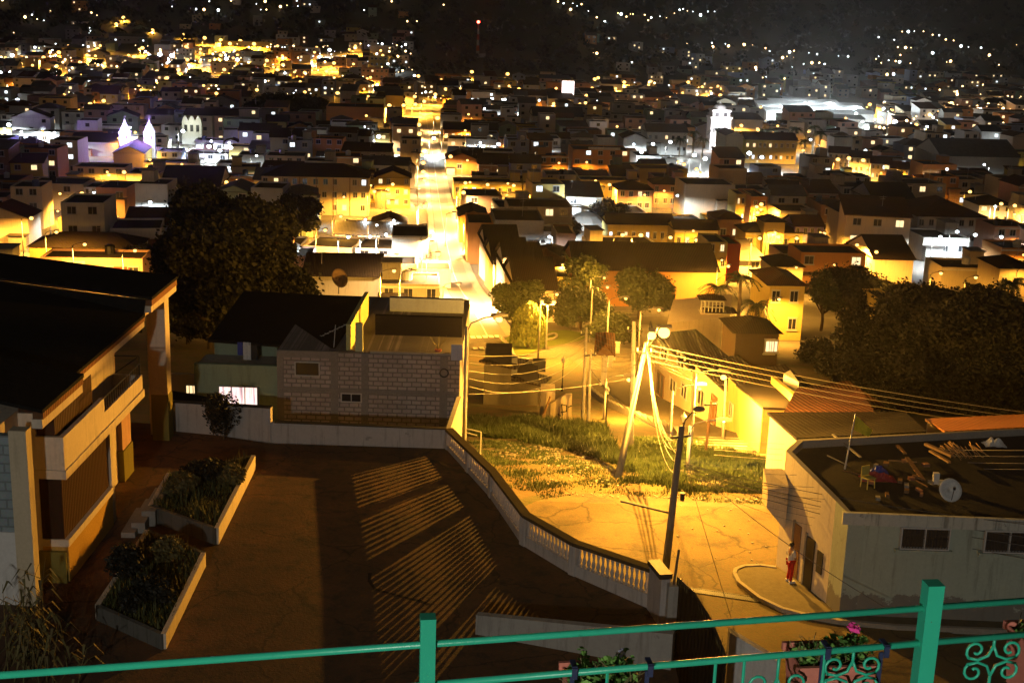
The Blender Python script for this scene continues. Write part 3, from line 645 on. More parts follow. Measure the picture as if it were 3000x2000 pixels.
# upper shutters: bay front, bay side and the recessed row
hb('shutter', M['shutter'], (-15.45, -14.75, 41.05, 43.3, -14.417, -13.5)); hb('shutter', M['shutter'], (-15.9, -14.75, 40.98, 41.047, -14.417, -13.5)); hb('shutter', M['shutter'], (-15.6, -15.2, 43.303, 46.2, -15.0, -13.75))
# far tall pillar with olive base
hb('tall_pillar', W, (-15.6, -14.9, 55.3, 56.0, -17.4, -12.95)); hb('tall_pillar_base', M['olive'], (-15.62, -14.88, 55.28, 56.02, ZC-.4, -17.403))
hb('shade_wall', M['pink'], (-17.697, -17.5, 50.3, 56.5, -17.9, -13.68)); hb('shade_wall_base', M['olive'], (-17.697, -17.45, 50.3, 56.5, ZC, -17.903))
# fascia bands under the roof edges
FT = tiles('fascia_tile_edge', (.34, .17, .08), .16, 'y', .85, .4, .3)
def roofpart(y0, y1, xe, ze, name='roof', pt=.2):
    b = MB(); far = (PY(0, 588, 57).z)+.35; xr = -24.5; zr_ = ze+pt*(xe-xr)
    b.add([(xe, y0, ze), (xe, y1, ze), (xr, y1, zr_), (xr, y0, zr_), (xe, y0, ze-.12), (xe, y1, ze-.12), (xr, y1, zr_-.12), (xr, y0, zr_-.12)], [(0, 1, 2, 3), (7, 6, 5, 4), (4, 5, 1, 0), (5, 6, 2, 1), (6, 7, 3, 2), (7, 4, 0, 3)])
    return b.build(name, M['roofblack'], hs)
roofpart(38.9, 42.9, -14.35, -12.85); roofpart(42.903, 52.9, -15.05, -13.2); roofpart(52.903, 57.1, -14.75, -12.5, pt=.10); b = MB(); st_ = [(-24.4, -14), (-15.2, -14), (-15.0, -12.6), (-24.4, -11.66)]; b.add([(x, 52.8, z) for x, z in st_]+[(x, 52.9, z) for x, z in st_], [(0, 1, 2, 3), (7, 6, 5, 4), (0, 4, 5, 1), (1, 5, 6, 2), (2, 6, 7, 3), (3, 7, 4, 0)]); b.build('roof_step', M['roofblack'], hs)
hb('fascia', W, (-14.75, -14.42, 39.0, 42.9, -13.5, -13.2), (-15.2, -14.753, 42.75, 42.9, -13.5, -13.1)); hb('fascia_tiles', FT, (-14.7, -14.38, 39.0, 42.9, -13.197, -12.99))
hb('fascia', W, (-15.4, -15.1, 42.903, 52.9, -13.75, -13.5)); hb('fascia_tiles', FT, (-15.35, -15.07, 42.903, 52.9, -13.497, -13.34))
hb('fascia', W, (-15.1, -14.8, 52.903, 57.0, -13.15, -12.88)); hb('fascia_tiles', FT, (-15.05, -14.77, 52.903, 57.0, -12.877, -12.64))
# ================================================================ GREY BLOCK HOUSE
YB = 61.0
def pb(u, v, y=YB): return PY(u, v, y)
bh = thing('block_house', 'unplastered grey block house with rooftop room behind the boundary wall', 'house', (-7, 66, -24))
L_, Rr = pb(637, 804), pb(1057, 816); zt = L_.z
def part(t, name, mats, *boxes):
    b = MB()
    for q in boxes: b.bx(*q)
    return b.build(name, mats, t)
xl, xr = L_.x, Rr.x
part(bh, 'wall', M['block'], (xl, xr, YB, YB+12, -25, zt))
GC = plain('grey_cement_column', (.23, .22, .215), .95, .35, 1.5)
for cx0, cx1 in ((637, 652), (760, 777), (830, 846), (1010, 1028)):
    a, c = pb(cx0, 890), pb(cx1, 890); part(bh, 'column', GC, (a.x, c.x, YB-.03, YB+.2, -25, zt-.005))
s0 = pb(700, 893).z; part(bh, 'floor_band', GC, (xl+.3, xr-.01, YB-.045, YB+.1, s0-.12, s0+.1)); part(bh, 'top_band', GC, (xl, xl+2.9, YB-.04, YB+.1, zt-.32, zt+.02))
def win(t, name, x0, x1, z0, z1, y, fr=.06, mull=1, pane='glass', lab=None, depth=.08):
    b = MB(); b.bx(x0, x1, y-depth, y+.02, z1-fr, z1); b.bx(x0, x1, y-depth, y+.02, z0, z0+fr); b.bx(x0, x0+fr, y-depth, y+.02, z0+fr, z1-fr); b.bx(x1-fr, x1, y-depth, y+.02, z0+fr, z1-fr)
    for i in range(mull): xm = lerp(x0, x1, (i+1)/(mull+1)); b.bx(xm-fr*.35, xm+fr*.35, y-depth*.9, y+.02, z0+fr, z1-fr)
    o = b.build(name, M['frame'], t); g = MB(); g.bx(x0+fr, x1-fr, y-.02, y-.005, z0+fr, z1-fr); p = g.build('pane', M[pane], t); p.parent = o
    if lab: o['label'] = lab
    return o
a, c = pb(677, 829), pb(735, 864); win(bh, 'window', a.x, c.x, c.z, a.z, YB, .05, 0, 'glass', 'larger dark upper window')
a, c = pb(783, 901), pb(831, 924); win(bh, 'window', a.x, c.x, c.z, a.z, YB, .05, 1, 'glass', 'small two-pane lower window')
a = pb(1020, 856); ty = MB(); ty.tube([(a.x+.2*math.cos(w*PI/8), YB-.06, a.z+.2*math.sin(w*PI/8)) for w in range(17)], .035, 5, 0, False); tag(ty.build('wall_tyre', M['black'], org=a), 'black ring hanging on the upper corner of the grey block house', 'ring')
# rooftop: slate-blue room, dark terrace front, yellow wing wall
zr0 = zt
a, c = pb(897, 680, 70), pb(1065, 722, 70); part(bh, 'rooftop_room_wall', M['blueroom'], (a.x, c.x, 69.6, 70, c.z-1.3, a.z))
part(bh, 'rooftop_slab', M['roofblack'], (xl, xr, YB+.25, YB+11.9, zt-.3, zt-.02)); part(bh, 'parapet', M['grey'], (pb(850, 810).x, xr, YB, YB+.24, zt-.018, zt+.08))
a = pb(862, 722, 64.5); c = pb(1060, 812, 64.5); part(bh, 'terrace_hut', plain('dark_sheet_hut', (.016, .015, .02), .9, .4, .8), (a.x, c.x, 64.5, 64.8, zt-.02, vz(a.x, 64.5, 724)))
a = pb(1037, 830, 61.5); part(bh, 'blue_board', M['blue'], (a.x, a.x+.55, 60.9, 60.96, vz(a.x, 61, 826), vz(a.x, 61, 790)))
yw = MB(); p = pb(795, 812, 61.4); q = pb(838, 690, 68.5); zl1 = vz(p.x, 61.4, 745); zl2 = vz(q.x, 68.5, 670); yw.add([(p.x, 61.4, zt), (p.x+.22, 61.4, zt), (q.x+.2, 68.5, zt), (q.x, 68.5, zt), (p.x, 61.4, zl1), (p.x+.22, 61.4, zl1), (q.x+.2, 68.5, zl2), (q.x, 68.5, zl2)], [(3, 2, 1, 0), (4, 5, 6, 7), (0, 1, 5, 4), (1, 2, 6, 5), (2, 3, 7, 6), (3, 0, 4, 7)])
yw.build('wing_wall', plain('pale_yellow_wall', (.55, .52, .22), .9, .2, 1), bh)
a, c = pb(815, 745), pb(832, 812); part(bh, 'wing_pilaster', plain('pale_lemon_wall', (.58, .58, .32), .9, .2, 1), (a.x, c.x, 61.2, 61.39, zt, a.z))
# neighbouring green house with dark roof and lit window
gh = thing('green_house', 'pale green house with dark sloping roof, lit pink curtains and washing outside', 'house', (-14, 66, -25))
a, c = pb(445, 835, 62), pb(637, 1000, 62); part(gh, 'wall', M['green'], (a.x, xl-.02, 62, 62.3, -25, a.z)); part(gh, 'balcony_floor', M['grey'], (a.x, xl-.02, 62.3, 64.5, a.z-.35, a.z-.2))
d = pb(492, 780, 64.5); e = pb(637, 835, 64.5); part(gh, 'upper_wall', M['green'], (d.x, e.x, 64.5, 64.8, -24, d.z))
rp = MB(); g0, g1, g2, g3 = pb(478, 779, 64.0), pb(770, 800, 61.6), pb(838, 682, 71), pb(560, 668, 76)
rp.add([g0, g1, g2, g3, g0-Vector((0, 0, .15)), g1-Vector((0, 0, .15)), g2-Vector((0, 0, .15)), g3-Vector((0, 0, .15))], [(0, 1, 2, 3), (7, 6, 5, 4), (4, 5, 1, 0), (5, 6, 2, 1), (6, 7, 3, 2), (7, 4, 0, 3)]); rp.build('roof', M['roofblack'], gh)
a, c = pb(502, 884, 62), pb(594, 931, 62); win(gh, 'window', a.x, c.x, c.z, a.z, 61.97, .05, 2, 'lit_pink', 'wide window lit behind pink curtains')
a, c = pb(426, 882, 64), pb(462, 905, 64); win(gh, 'window', a.x, c.x, c.z, a.z, 64, .05, 3, 'lit_warm', 'dim barred window'); part(gh, 'side_wall', M['cream'], (a.x-1.2, a.x+2.6, 64.01, 64.3, -25, a.z+.5))
a = pb(375, 940, 60.5); c = pb(503, 925, 60.5); aw = MB(); aw.add([(a.x, 58.5, vz(a.x, 58.5, 935)), (c.x, 58.5, vz(c.x, 58.5, 936)), (c.x, 61.5, vz(c.x, 61.5, 918)), (a.x, 61.5, vz(a.x, 61.5, 895))], [(0, 1, 2, 3)]); o = aw.build('porch_roof', M['roofblack'], gh)
so = o.modifiers.new('thick', 'SOLIDIFY'); so.thickness = .08
for i, (u, w, mt, lab) in enumerate(((545, 12, 'blueplastic', 'small dark blue garment drying on the green house balcony'), (558, 18, 'plasticw', 'pale towel drying between dark garments on the green house balcony'), (574, 17, 'black', 'long dark garment drying at the end of the green house balcony line'))):
    p = pb(u, 786, 63.2); q = pb(u, 826 if i else 815, 63.2); x1 = pb(u+w, 786, 63.2).x; b = MB(); n_ = 6
    for k in range(n_): b.bx(lerp(p.x, x1, k/n_), lerp(p.x, x1, (k+1)/n_), 63.2+.03*math.sin(k*2+i), 63.24+.03*math.sin(k*2+i), q.z, p.z)
    tag(b.build('hanging_washing', M[mt], org=p), lab, 'washing', 'washing on the green house balcony')
# rooftop clutter: antenna, dishes, pots
def antenna(label, p, h, n=6, group='rooftop antennas'):
    t = thing('roof_antenna', label, 'antenna', p, group); b = MB(); b.cyl((0, 0, 0), (.1, 0, h), .02, .02, 5); b.part('mast', M['plasticw'], t); c = MB(); c.tube([(-.6, 0, h*.55), (.6, .2, h*1.0)], .015, 5)
    for i in range(n): f = i/(n-1); x = lerp(-.55, .55, f); z = lerp(h*.57, h*.98, f); c.tube([(x-.05, -.35+.2*f, z+.1), (x+.05, .35+.2*f, z-.1)], .01, 4)
    c.part('boom', M['plasticw'], t); return t
antenna('leaning aerial on the dark roof beside the yellow wing wall', pb(766, 806, 61.8), 1.3)
def dish(label, p, r, n, mat='plasticw', h=.6, group='satellite dishes on roofs'):
    t = thing('satellite_dish', label, 'dish', p, group); b = MB(); b.cyl((0, 0, 0), (0, 0, h), .03, .03, 6); b.part('stand', M['dark'], t)
    n = Vector(n).normalized(); a = n.cross(Vector((0, 0, 1))).normalized(); c = a.cross(n); vs, fs = [], []; K = 20
    for i, rr in enumerate((.02, .35, .7, 1.0)):
        for j in range(K): w = 2*PI*j/K; vs.append(Vector((0, 0, h+r*.7))+a*rr*r*math.cos(w)+c*rr*r*math.sin(w)+n*.22*r*rr*rr)
    fs = [(i*K+j, i*K+(j+1) % K, (i+1)*K+(j+1) % K, (i+1)*K+j) for i in range(3) for j in range(K)]; m_ = MB(); m_.add(vs, fs); o = m_.part('reflector', M[mat], t, True); so = o.modifiers.new('thick', 'SOLIDIFY'); so.thickness = .02
    f = MB(); f.tube([Vector((0, 0, h+r*.7))-c*r, Vector((0, 0, h+r*.7))+n*r*.9], .015, 5); f.box(Vector((0, 0, h+r*.7))+n*r*.9, (.08, .08, .08)); f.part('feed_arm', M['dark'], t); return t
dish('reddish-brown dish aimed away on the dark roof behind the green house', pb(778, 675, 73), .55, (.8, -.7, .5), 'brownr', .5)
ptb = thing('roof_flowerpot', 'terracotta pot with thin dry plant at the roof edge of the block house', 'pot', pb(1006, 816, YB+.4)); b = MB(); b.lathe([(.1, 0), (.16, .25), (.18, .3), (.15, .3)], n=10); b.part('pot', M['pot'], ptb)
b = MB(); rnd = random.Random(3)
for i in range(14): w = rnd.uniform(0, 6.28); b.tube([(0, 0, .28), (.2*math.cos(w), .2*math.sin(w), .6), (.4*math.cos(w), .4*math.sin(w), .85+rnd.uniform(-.2, .2))], .008, 4)
b.part('plant', M['dry'], ptb)
# pole lamp at the block-house corner
q = PY(1084, 733, 62.3); street_lamp('orange street lamp on the pole at the corner of the grey block house', xr+.25, 61.6, -24, q.z+24-.2, 'o', 800, .5, .17)
# white goal-like frame behind the balustrade
gf = MB(); a = P(1103, 1050, -22.6); x0 = P(1064, 1050, -22.6); gf.cyl(a, (a.x, a.y, vz(a.x, a.y, 992)), .04, .04, 6); gf.tube([(a.x, a.y, vz(a.x, a.y, 992)), (x0.x, a.y+.4, vz(x0.x, a.y+.4, 983))], .035, 6); gf.tube([(a.x-.2, a.y, vz(a.x, a.y, 1000)), (x0.x, a.y+.4, vz(x0.x, a.y, 998))], .03, 6); gf.cyl((x0.x, a.y+.4, -22.8), (x0.x, a.y+.4, vz(x0.x, a.y+.4, 983)), .035, .035, 6)
tag(gf.build('tube_frame', M['plasticw'], org=a), 'white tubular gate frame behind the far end of the balustrade', 'frame')
# ================================================================ CORNER HOUSE ON THE OTHER SIDE OF THE ROAD
ch = thing('corner_house', 'flat-roofed corner house, orange-lit side wall and faded mint front with barred windows', 'house', (15, 48, ZR))
A = P(1782, 1300, ZR); B = P(1896, 1395, ZR); zA, zB = -17.55, -18.45
F0 = P(1990, 1180, -18.55); F1 = P(2420, 1198, -18.55); E1 = P(2420, 982, -17.6); E0 = P(1828, 1010, -17.6)
ring = [(A.x, A.y), (B.x, B.y), (B.x+.25, B.y-1.1), (F0.x, F0.y), (F1.x, F1.y), (E1.x, E1.y), (E0.x+.1, E0.y+.1)]
dy = (zA-zB)/(A.y-B.y)
ztop = lambda x, y: max(-18.55, min(-17.55, zB+(y-B.y)*dy*.75)) if y > F0.y+.3 else -18.55
b = MB(); n = len(ring); wallz = [ztop(x, y) for x, y in ring]
cx, cy = sum(p[0] for p in ring)/n, sum(p[1] for p in ring)/n
MI = []
for i in range(n):
    (x0, y0), (x1, y1) = ring[i], ring[(i+1) % n]; z0, z1 = wallz[i], wallz[(i+1) % n]
    b.quad((x0, y0, ZR-1.5), (x1, y1, ZR-1.5), (x1, y1, z1), (x0, y0, z0), 0 if i in (0, 6) else 1)
    def ins(x, y): d = Vector((cx-x, cy-y)).normalized()*.25; return x+d.x, y+d.y
    i0, i1 = ins(x0, y0), ins(x1, y1); b.quad((x0, y0, z0), (x1, y1, z1), (*i1, z1), (*i0, z0), 2); b.quad((*i0, z0), (*i1, z1), (*i1, z1-.4), (*i0, z0-.4), 2)
b.build('wall', [M['sidewall'], M['mint'], M['concrete']], ch)
rs = MB(); rs.prism([ins(x, y) for x, y in ring], -19.6, lambda x, y: ztop(x, y)-.3); rs.build('roof_slab', patchy('tarry_patched_slab', (.022, .016, .011), (.014, .012, .010), (.008, .0075, .007), .3, 1.1), ch)
# parapet lip with peeling whitewash along the front
lp = MB(); run_box(lp, Vector((F0.x-.9, F0.y-.06, 0)), Vector((F1.x, F1.y-.06, 0)), -18.47, -18.47, -18.95, -18.95, .16); lp.build('parapet', render_wall('peeling_whitewash', (.52, .52, .46), (.06, .06, .055), .9), ch)
def front_z(x, y, v): return vz(x, y, v)
fd = Vector((F1.x-F0.x, F1.y-F0.y)).normalized()
def onfront(u, v):
    d = ray(u, v); nrm = Vector((-fd.y, fd.x)); k = (nrm.x*F0.x+nrm.y*F0.y)/(nrm.x*d.x+nrm.y*d.y); return d*k
for (u0, v0, u1, v1, lab) in ((2068, 1205, 2176, 1260, 'barred window nearer the corner'), (2260, 1212, 2372, 1268, 'barred window cut by the picture edge')):
    p, q = onfront(u0, v0), onfront(u1, v1); w_ = MB(); yy = (p.y+q.y)/2
    o = win(ch, 'window', p.x, q.x, q.z, p.z, yy-.03, .05, 1, 'glass', None, .19); o['label'] = lab
    g = MB()
    for k in range(17): x = lerp(p.x+.05, q.x-.05, k/16); g.cyl((x, yy-.16, q.z), (x, yy-.16, p.z), .016, .012, 4)
    g.bx(p.x, q.x, yy-.15, yy-.13, (p.z+q.z)/2-.012, (p.z+q.z)/2+.012); gg = g.build('bars', M['black'], ch); gg.parent = o
    g = MB(); g.bx(p.x-.15, q.x+.15, yy-.22, yy-.0, q.z-.16, q.z-.03); gg = g.build('sill', M['mint'], ch); gg.parent = o
    g = MB(); g.bx(p.x+.06, q.x-.06, yy-.055, yy-.052, q.z+.05, p.z-.05); gg = g.build('curtain_cloth', plain('dim_curtain', (.05, .045, .042), .9, .5, 6), ch); gg.parent = o
# doors and shutter in the side wall
wd = Vector((B.x-A.x, B.y-A.y, 0)).normalized(); wn = Vector((wd.y, -wd.x, 0)); wl = (Vector((B.x-A.x, B.y-A.y, 0))).length
if wn.x > 0: wn = -wn
def sidebox(name, s0, s1, z0, z1, t, mat, off=0.0):
    b = MB(); a0 = Vector((A.x, A.y, 0))+wd*s0+wn*off; a1 = Vector((A.x, A.y, 0))+wd*s1+wn*off; b.add([a0+Vector((0, 0, z0)), a1+Vector((0, 0, z0)), a1+wn*t+Vector((0, 0, z0)), a0+wn*t+Vector((0, 0, z0)), a0+Vector((0, 0, z1)), a1+Vector((0, 0, z1)), a1+wn*t+Vector((0, 0, z1)), a0+wn*t+Vector((0, 0, z1))], [(3, 2, 1, 0), (4, 5, 6, 7), (0, 1, 5, 4), (1, 2, 6, 5), (2, 3, 7, 6), (3, 0, 4, 7)])
    return b.build(name, mat, ch)
zs = ZR+.22
d1 = sidebox('door', 1.25, 1.75, zs, zs+2.25, .04, M['wood']); d1['label'] = 'doorway behind the standing person'; d2 = sidebox('door', 2.25, 2.85, zs, zs+2.1, .05, M['black']); d2['label'] = 'dark tall door'
sidebox('door_frame', 2.13, 2.25, zs, zs+2.2, .07, M['concrete']); sidebox('shutter', 3.1, 3.5, zs+.95, zs+1.85, .05, M['dark']); sidebox('door_frame', 1.15, 1.25, zs, zs+2.35, .07, M['concrete'])
# broken balcony stub jutting toward the road at the far corner
bs = MB(); p = Vector((A.x, A.y, 0)); o1 = P(1765, 1056, -18.6); bs.add([(A.x+.02, A.y+.1, -20.9), (A.x+.05, A.y-.9, -20.9), (A.x+.05, A.y-.9, -19.0), (A.x, A.y+.1, -18.6), (A.x-.75, A.y+.3, -20.1), (A.x-.7, A.y-.5, -20.1), (A.x-.7, A.y-.5, -19.3), (A.x-.8, A.y+.3, -18.7)], [(0, 1, 2, 3), (7, 6, 5, 4), (0, 4, 5, 1), (1, 5, 6, 2), (2, 6, 7, 3), (3, 7, 4, 0)]); bs.build('balcony_stub', M['cream'], ch)
# roof clutter
ZQ = -18.55
def onroof(u, v, dz=0):
    for z in [ -18.9+.02*i for i in range(70)]:
        p = P(u, v, z)
        if p.z <= ztop(p.x, p.y)-.3: q = p
    return Vector((q.x, q.y, ztop(q.x, q.y)-.3+dz))
fl = thing('flagpole', 'leaning pale pole carrying a small yellow flag on the corner house roof', 'flagpole', onroof(1940, 1078)); base = Vector(fl.location)
tp = Vector((base.x+.25, base.y+.15, vz(base.x+.25, base.y+.15, 950)))-base; b = MB(); b.cyl((0, 0, 0), tp, .035, .02, 6); b.part('pole', M['plasticw'], fl)
b = MB(); K = 8; vs = []
for i in range(K+1):
    t = i/K; vs += [(tp.x+.75*t, tp.y+.06*math.sin(t*6), tp.z-.05-.62*t), (tp.x+.02+.62*t, tp.y+.06*math.sin(t*6+.4), tp.z-.7-.25*t)]
b.add(vs, [(2*i, 2*i+2, 2*i+3, 2*i+1) for i in range(K)]); b.part('flag', M['flag'], fl)
dish('large pale blue-white dish on the corner house roof behind the parapet', onroof(2178, 1150), .46, (.15, -1, .55), 'plasticw', .1)
def plank(label, a, b_, w, t, mat='wood', group='loose timber on the corner house roof'):
    m = MB(); a = onroof(*a, .1); b_ = onroof(*b_, .15); run_box(m, a, b_, a.z+t, b_.z+t, a.z, b_.z, w); tag(m.build('timber_plank', M[mat], org=a), label, 'plank', group)
plank('long timber plank lying toward the dish on the corner roof', (2082, 1058), (2120, 1112), .16, .06); plank('second plank beside the long one, nearer the flagpole', (2060, 1030), (2078, 1052), .14, .06)
plank('beam stacked against the cane pile on the corner roof', (2124, 1028), (2185, 1058), .18, .1, 'bamboo'); plank('lower beam beside the cane pile on the corner roof', (2135, 1042), (2180, 1072), .14, .08, 'bamboo'); plank('long grey batten crossing under the flag on the roof', (1912, 1004), (1975, 1060), .1, .05, 'concrete')
cn = MB(); rnd = random.Random(8)
for i in range(40):
    u = rnd.uniform(2150, 2240); p = onroof(u, 1028+rnd.uniform(0, 14), .08+rnd.random()*.25); q = onroof(u+rnd.uniform(15, 35), 1048+rnd.uniform(0, 12), .05+rnd.random()*.15); cn.cyl(p, q, .018, .014, 4)
tag(cn.build('cane_pile', M['bamboo'], org=onroof(2200, 1042)), 'pile of pale canes lying on the corner house roof', 'pile')
def chair(label, p, rz, mat):
    t = thing('plastic_chair', label, 'chair', p, None, rz); b = MB(); b.box((0, 0, .42), (.42, .42, .03)); b.part('seat', M[mat], t); b = MB(); b.box((0, .2, .65), (.4, .03, .4)); b.part('backrest', M[mat], t)
    for sx in (-1, 1):
        for sy in (-1, 1): b = MB(); b.cyl((sx*.19, sy*.19, 0), (sx*.17, sy*.17, .42), .02, .025, 6); b.part('leg', M[mat], t)
chair('old yellow plastic chair among junk on the corner house roof', onroof(1992, 1120), .5, 'yplastic')
def junk(label, p, mat, s, seed, name='crumpled_tarp'):
    rnd = random.Random(seed); b = MB(); n = 9; vs = [(p.x+(i/n-.5)*s[0], p.y+(j/n-.5)*s[1], p.z+s[2]*rnd.random()*math.sin(PI*(i+.3)/(n+.6))*math.sin(PI*(j+.3)/(n+.6))+.01) for j in range(n+1) for i in range(n+1)]
    b.add(vs, [(j*(n+1)+i, j*(n+1)+i+1, (j+1)*(n+1)+i+1, (j+1)*(n+1)+i) for j in range(n) for i in range(n)]); o = b.build(name, M[mat], org=p); tag(o, label, 'tarp'); so = o.modifiers.new('thick', 'SOLIDIFY'); so.thickness = .02
junk('crumpled dark red sheet beside the yellow chair on the roof', onroof(2015, 1100), 'redplastic', (1.4, .8, .35), 1); junk('small crumpled blue sheet behind the yellow chair on the roof', onroof(2018, 1083), 'blueplastic', (.7, .5, .3), 2); junk('pile of shiny white plastic near the back edge of the corner roof', onroof(2283, 1022), 'plasticw', (.9, .6, .4), 3)
bx_ = onroof(2148, 1112); b = MB(); b.box((bx_.x, bx_.y, bx_.z+.25), (.22, .2, .45)); b.box((bx_.x+.2, bx_.y, bx_.z+.08), (.25, .2, .16)); tag(b.build('white_canister', M['plasticw'], org=bx_), 'small white canister standing beside the dish on the roof', 'canister')
rnd = random.Random(19)
for i in range(16):
    p = onroof(rnd.uniform(1960, 2140), rnd.uniform(1060, 1150)); b = MB(); b.box((p.x, p.y, p.z+.06), (rnd.uniform(.15, .4), rnd.uniform(.1, .25), .12), rnd.uniform(0, 3)); tag(b.build('brick_chunk', M[rnd.choice(('brick', 'concrete', 'wood'))], org=p), 'loose brick chunk scattered among the junk on the corner house roof', 'rubble', 'loose chunks on the corner house roof')
for i, (u0, v0, u1, v1) in enumerate(((1935, 1085, 1985, 1100), (1975, 1095, 2050, 1112), (2090, 1100, 2130, 1125), (1900, 1050, 1945, 1075), (2040, 1062, 2105, 1068))):
    a_, c_ = onroof(u0, v0, .08), onroof(u1, v1, .12); b = MB(); b.cyl(a_, c_, .03, .03, 5); tag(b.build('loose_pole', M[('wood', 'redplastic', 'wood', 'darkpole', 'bamboo')[i]], org=a_), ('short timber pole lying at the foot of the flagpole', 'reddish pole lying across the chair junk', 'short timber pole lying near the dish', 'dark pipe lying along the roof edge', 'pale cane lying alone between flag and cane pile')[i], 'pole')
# pavement of the corner house, with kerb and drain
side_px = [(1783, 1302), (1745, 1297), (1709, 1299), (1690, 1306), (1687, 1316), (1697, 1335), (1744, 1371), (1797, 1396), (1850, 1410), (1930, 1424), (2060, 1436), (2420, 1450), (2420, 1410), (1990, 1410)]
sp_ = [P(u, v, ZR+.2) for u, v in side_px]; b = MB(); b.prism([(p.x, p.y) for p in sp_], ZR-.3, ZR+.2); kind(b.build('corner_pavement', M['paving'], org=(0, 0, 0)), 'structure')
b = MB()
for p, q in zip(sp_[:12], sp_[1:12]): run_box(b, p, q, ZR+.235, ZR+.235, ZR-.2, ZR-.2, .16)
kind(b.build('road_kerb', M['kerb'], org=(0, 0, 0)), 'structure')
b = MB(); g0, g1 = P(1566, 1354, ZR), P(1793, 1388, ZR)
for i in range(46): c = g0.lerp(g1, i/45); b.box((c.x, c.y, ZR+.065), (.07, .34, .02), .25)
for s in (-.2, .2): run_box(b, g0+Vector((0, s, 0)), g1+Vector((0, s, 0)), ZR+.08, ZR+.08, ZR+.05, ZR+.05, .05)
tag(b.build('drain_grating', M['dark'], org=g0), 'long iron drain grating across the lit road', 'grating')
# ================================================================ PERSON
def skin_mesh(name, pts, edges, rad, mat, parent, loc, rz, sub=2):
    me = bpy.data.meshes.new(name); me.from_pydata(pts, edges, []); o = bpy.data.objects.new(name, me); COL.objects.link(o)
    sk = o.modifiers.new('skin', 'SKIN'); sk.use_smooth_shade = True
    for v, r in zip(me.skin_vertices[0].data, rad): v.radius = r if isinstance(r, tuple) else (r, r)
    me.skin_vertices[0].data[0].use_root = True
    ss = o.modifiers.new('sub', 'SUBSURF'); ss.levels = sub; ss.render_levels = sub; me.materials.append(M[mat])
    if parent is None: o.location = loc; o.rotation_euler = (0, 0, rz)
    else: o.parent = parent
    return o
pf = P(1812, 1336, ZR+.2)
J = {'pel': (0, 0, .93), 'wst': (0, .0, 1.06), 'chs': (0, .01, 1.30), 'nk': (0, 0, 1.46), 'hd': (0, -.02, 1.56), 'ht': (0, -.01, 1.68),
     'shl': (-.18, 0, 1.40), 'ell': (-.24, -.02, 1.14), 'wrl': (-.16, -.16, 1.02), 'hal': (-.10, -.2, 1.0), 'shr': (.18, 0, 1.40), 'elr': (.25, .03, 1.15), 'wrr': (.22, -.1, .95), 'har': (.21, -.13, .87),
     'hpl': (-.09, 0, .88), 'knl': (-.1, -.03, .49), 'anl': (-.11, .02, .08), 'tol': (-.12, -.14, .035), 'hpr': (.09, 0, .88), 'knr': (.12, -.07, .49), 'anr': (.13, .0, .08), 'tor': (.15, -.16, .035)}
def sub(keys, edges, rads, mat, name, parent, loc=None, rz=0):
    idx = {k: i for i, k in enumerate(keys)}; return skin_mesh(name, [J[k] for k in keys], [(idx[a], idx[c]) for a, c in edges], rads, mat, parent, loc, rz)
ang = math.radians(112)
kb = ['pel', 'wst', 'chs', 'nk', 'hd', 'ht', 'shl', 'ell', 'wrl', 'hal', 'shr', 'elr', 'wrr', 'har', 'hpl', 'knl', 'anl', 'tol', 'hpr', 'knr', 'anr', 'tor']
eb = [('pel', 'wst'), ('wst', 'chs'), ('chs', 'nk'), ('nk', 'hd'), ('hd', 'ht'), ('chs', 'shl'), ('shl', 'ell'), ('ell', 'wrl'), ('wrl', 'hal'), ('chs', 'shr'), ('shr', 'elr'), ('elr', 'wrr'), ('wrr', 'har'), ('pel', 'hpl'), ('hpl', 'knl'), ('knl', 'anl'), ('anl', 'tol'), ('pel', 'hpr'), ('hpr', 'knr'), ('knr', 'anr'), ('anr', 'tor')]
rbod = [.12, .11, .13, .055, .085, .07, .055, .042, .03, .035, .055, .042, .03, .035, .085, .06, .04, .035, .085, .06, .04, .035]
pe = sub(kb, eb, rbod, 'skin', 'person', None, pf, ang); tag(pe, 'person in white shirt and red trousers standing by the doorway of the corner house', 'person')
sub(['wst', 'pel', 'chs', 'shl', 'ell', 'shr', 'elr'], [('wst', 'pel'), ('wst', 'chs'), ('chs', 'shl'), ('shl', 'ell'), ('chs', 'shr'), ('shr', 'elr')], [.135, .15, .155, .075, .062, .075, .062], 'shirt', 'shirt', pe)
J['pel2'] = (0, 0, .9)
sub(['pel2', 'hpl', 'knl', 'anl', 'hpr', 'knr', 'anr'], [('pel2', 'hpl'), ('hpl', 'knl'), ('knl', 'anl'), ('pel2', 'hpr'), ('hpr', 'knr'), ('knr', 'anr')], [.14, .105, .08, .065, .105, .08, .065], 'redcloth', 'trousers', pe)
b = MB(); b.ball((0, .02, 1.645), .098, 12, 0, .95); b.part('hair', M['hair'], pe, True)
for s in (-1, 1):
    a_ = J['anl'] if s < 0 else J['anr']; b = MB(); b.box((a_[0]+s*.01, a_[1]-.07, .045), (.1, .27, .09)); b.part('shoe', M['plasticw'], pe)
b = MB(); b.ball((0, -.115, 1.575), .018, 6); b.box((-.035, -.1, 1.60), (.025, .01, .012)); b.box((.035, -.1, 1.60), (.025, .01, .012)); b.box((0, -.1, 1.525), (.05, .01, .012)); b.part('face', M['skin'], pe)
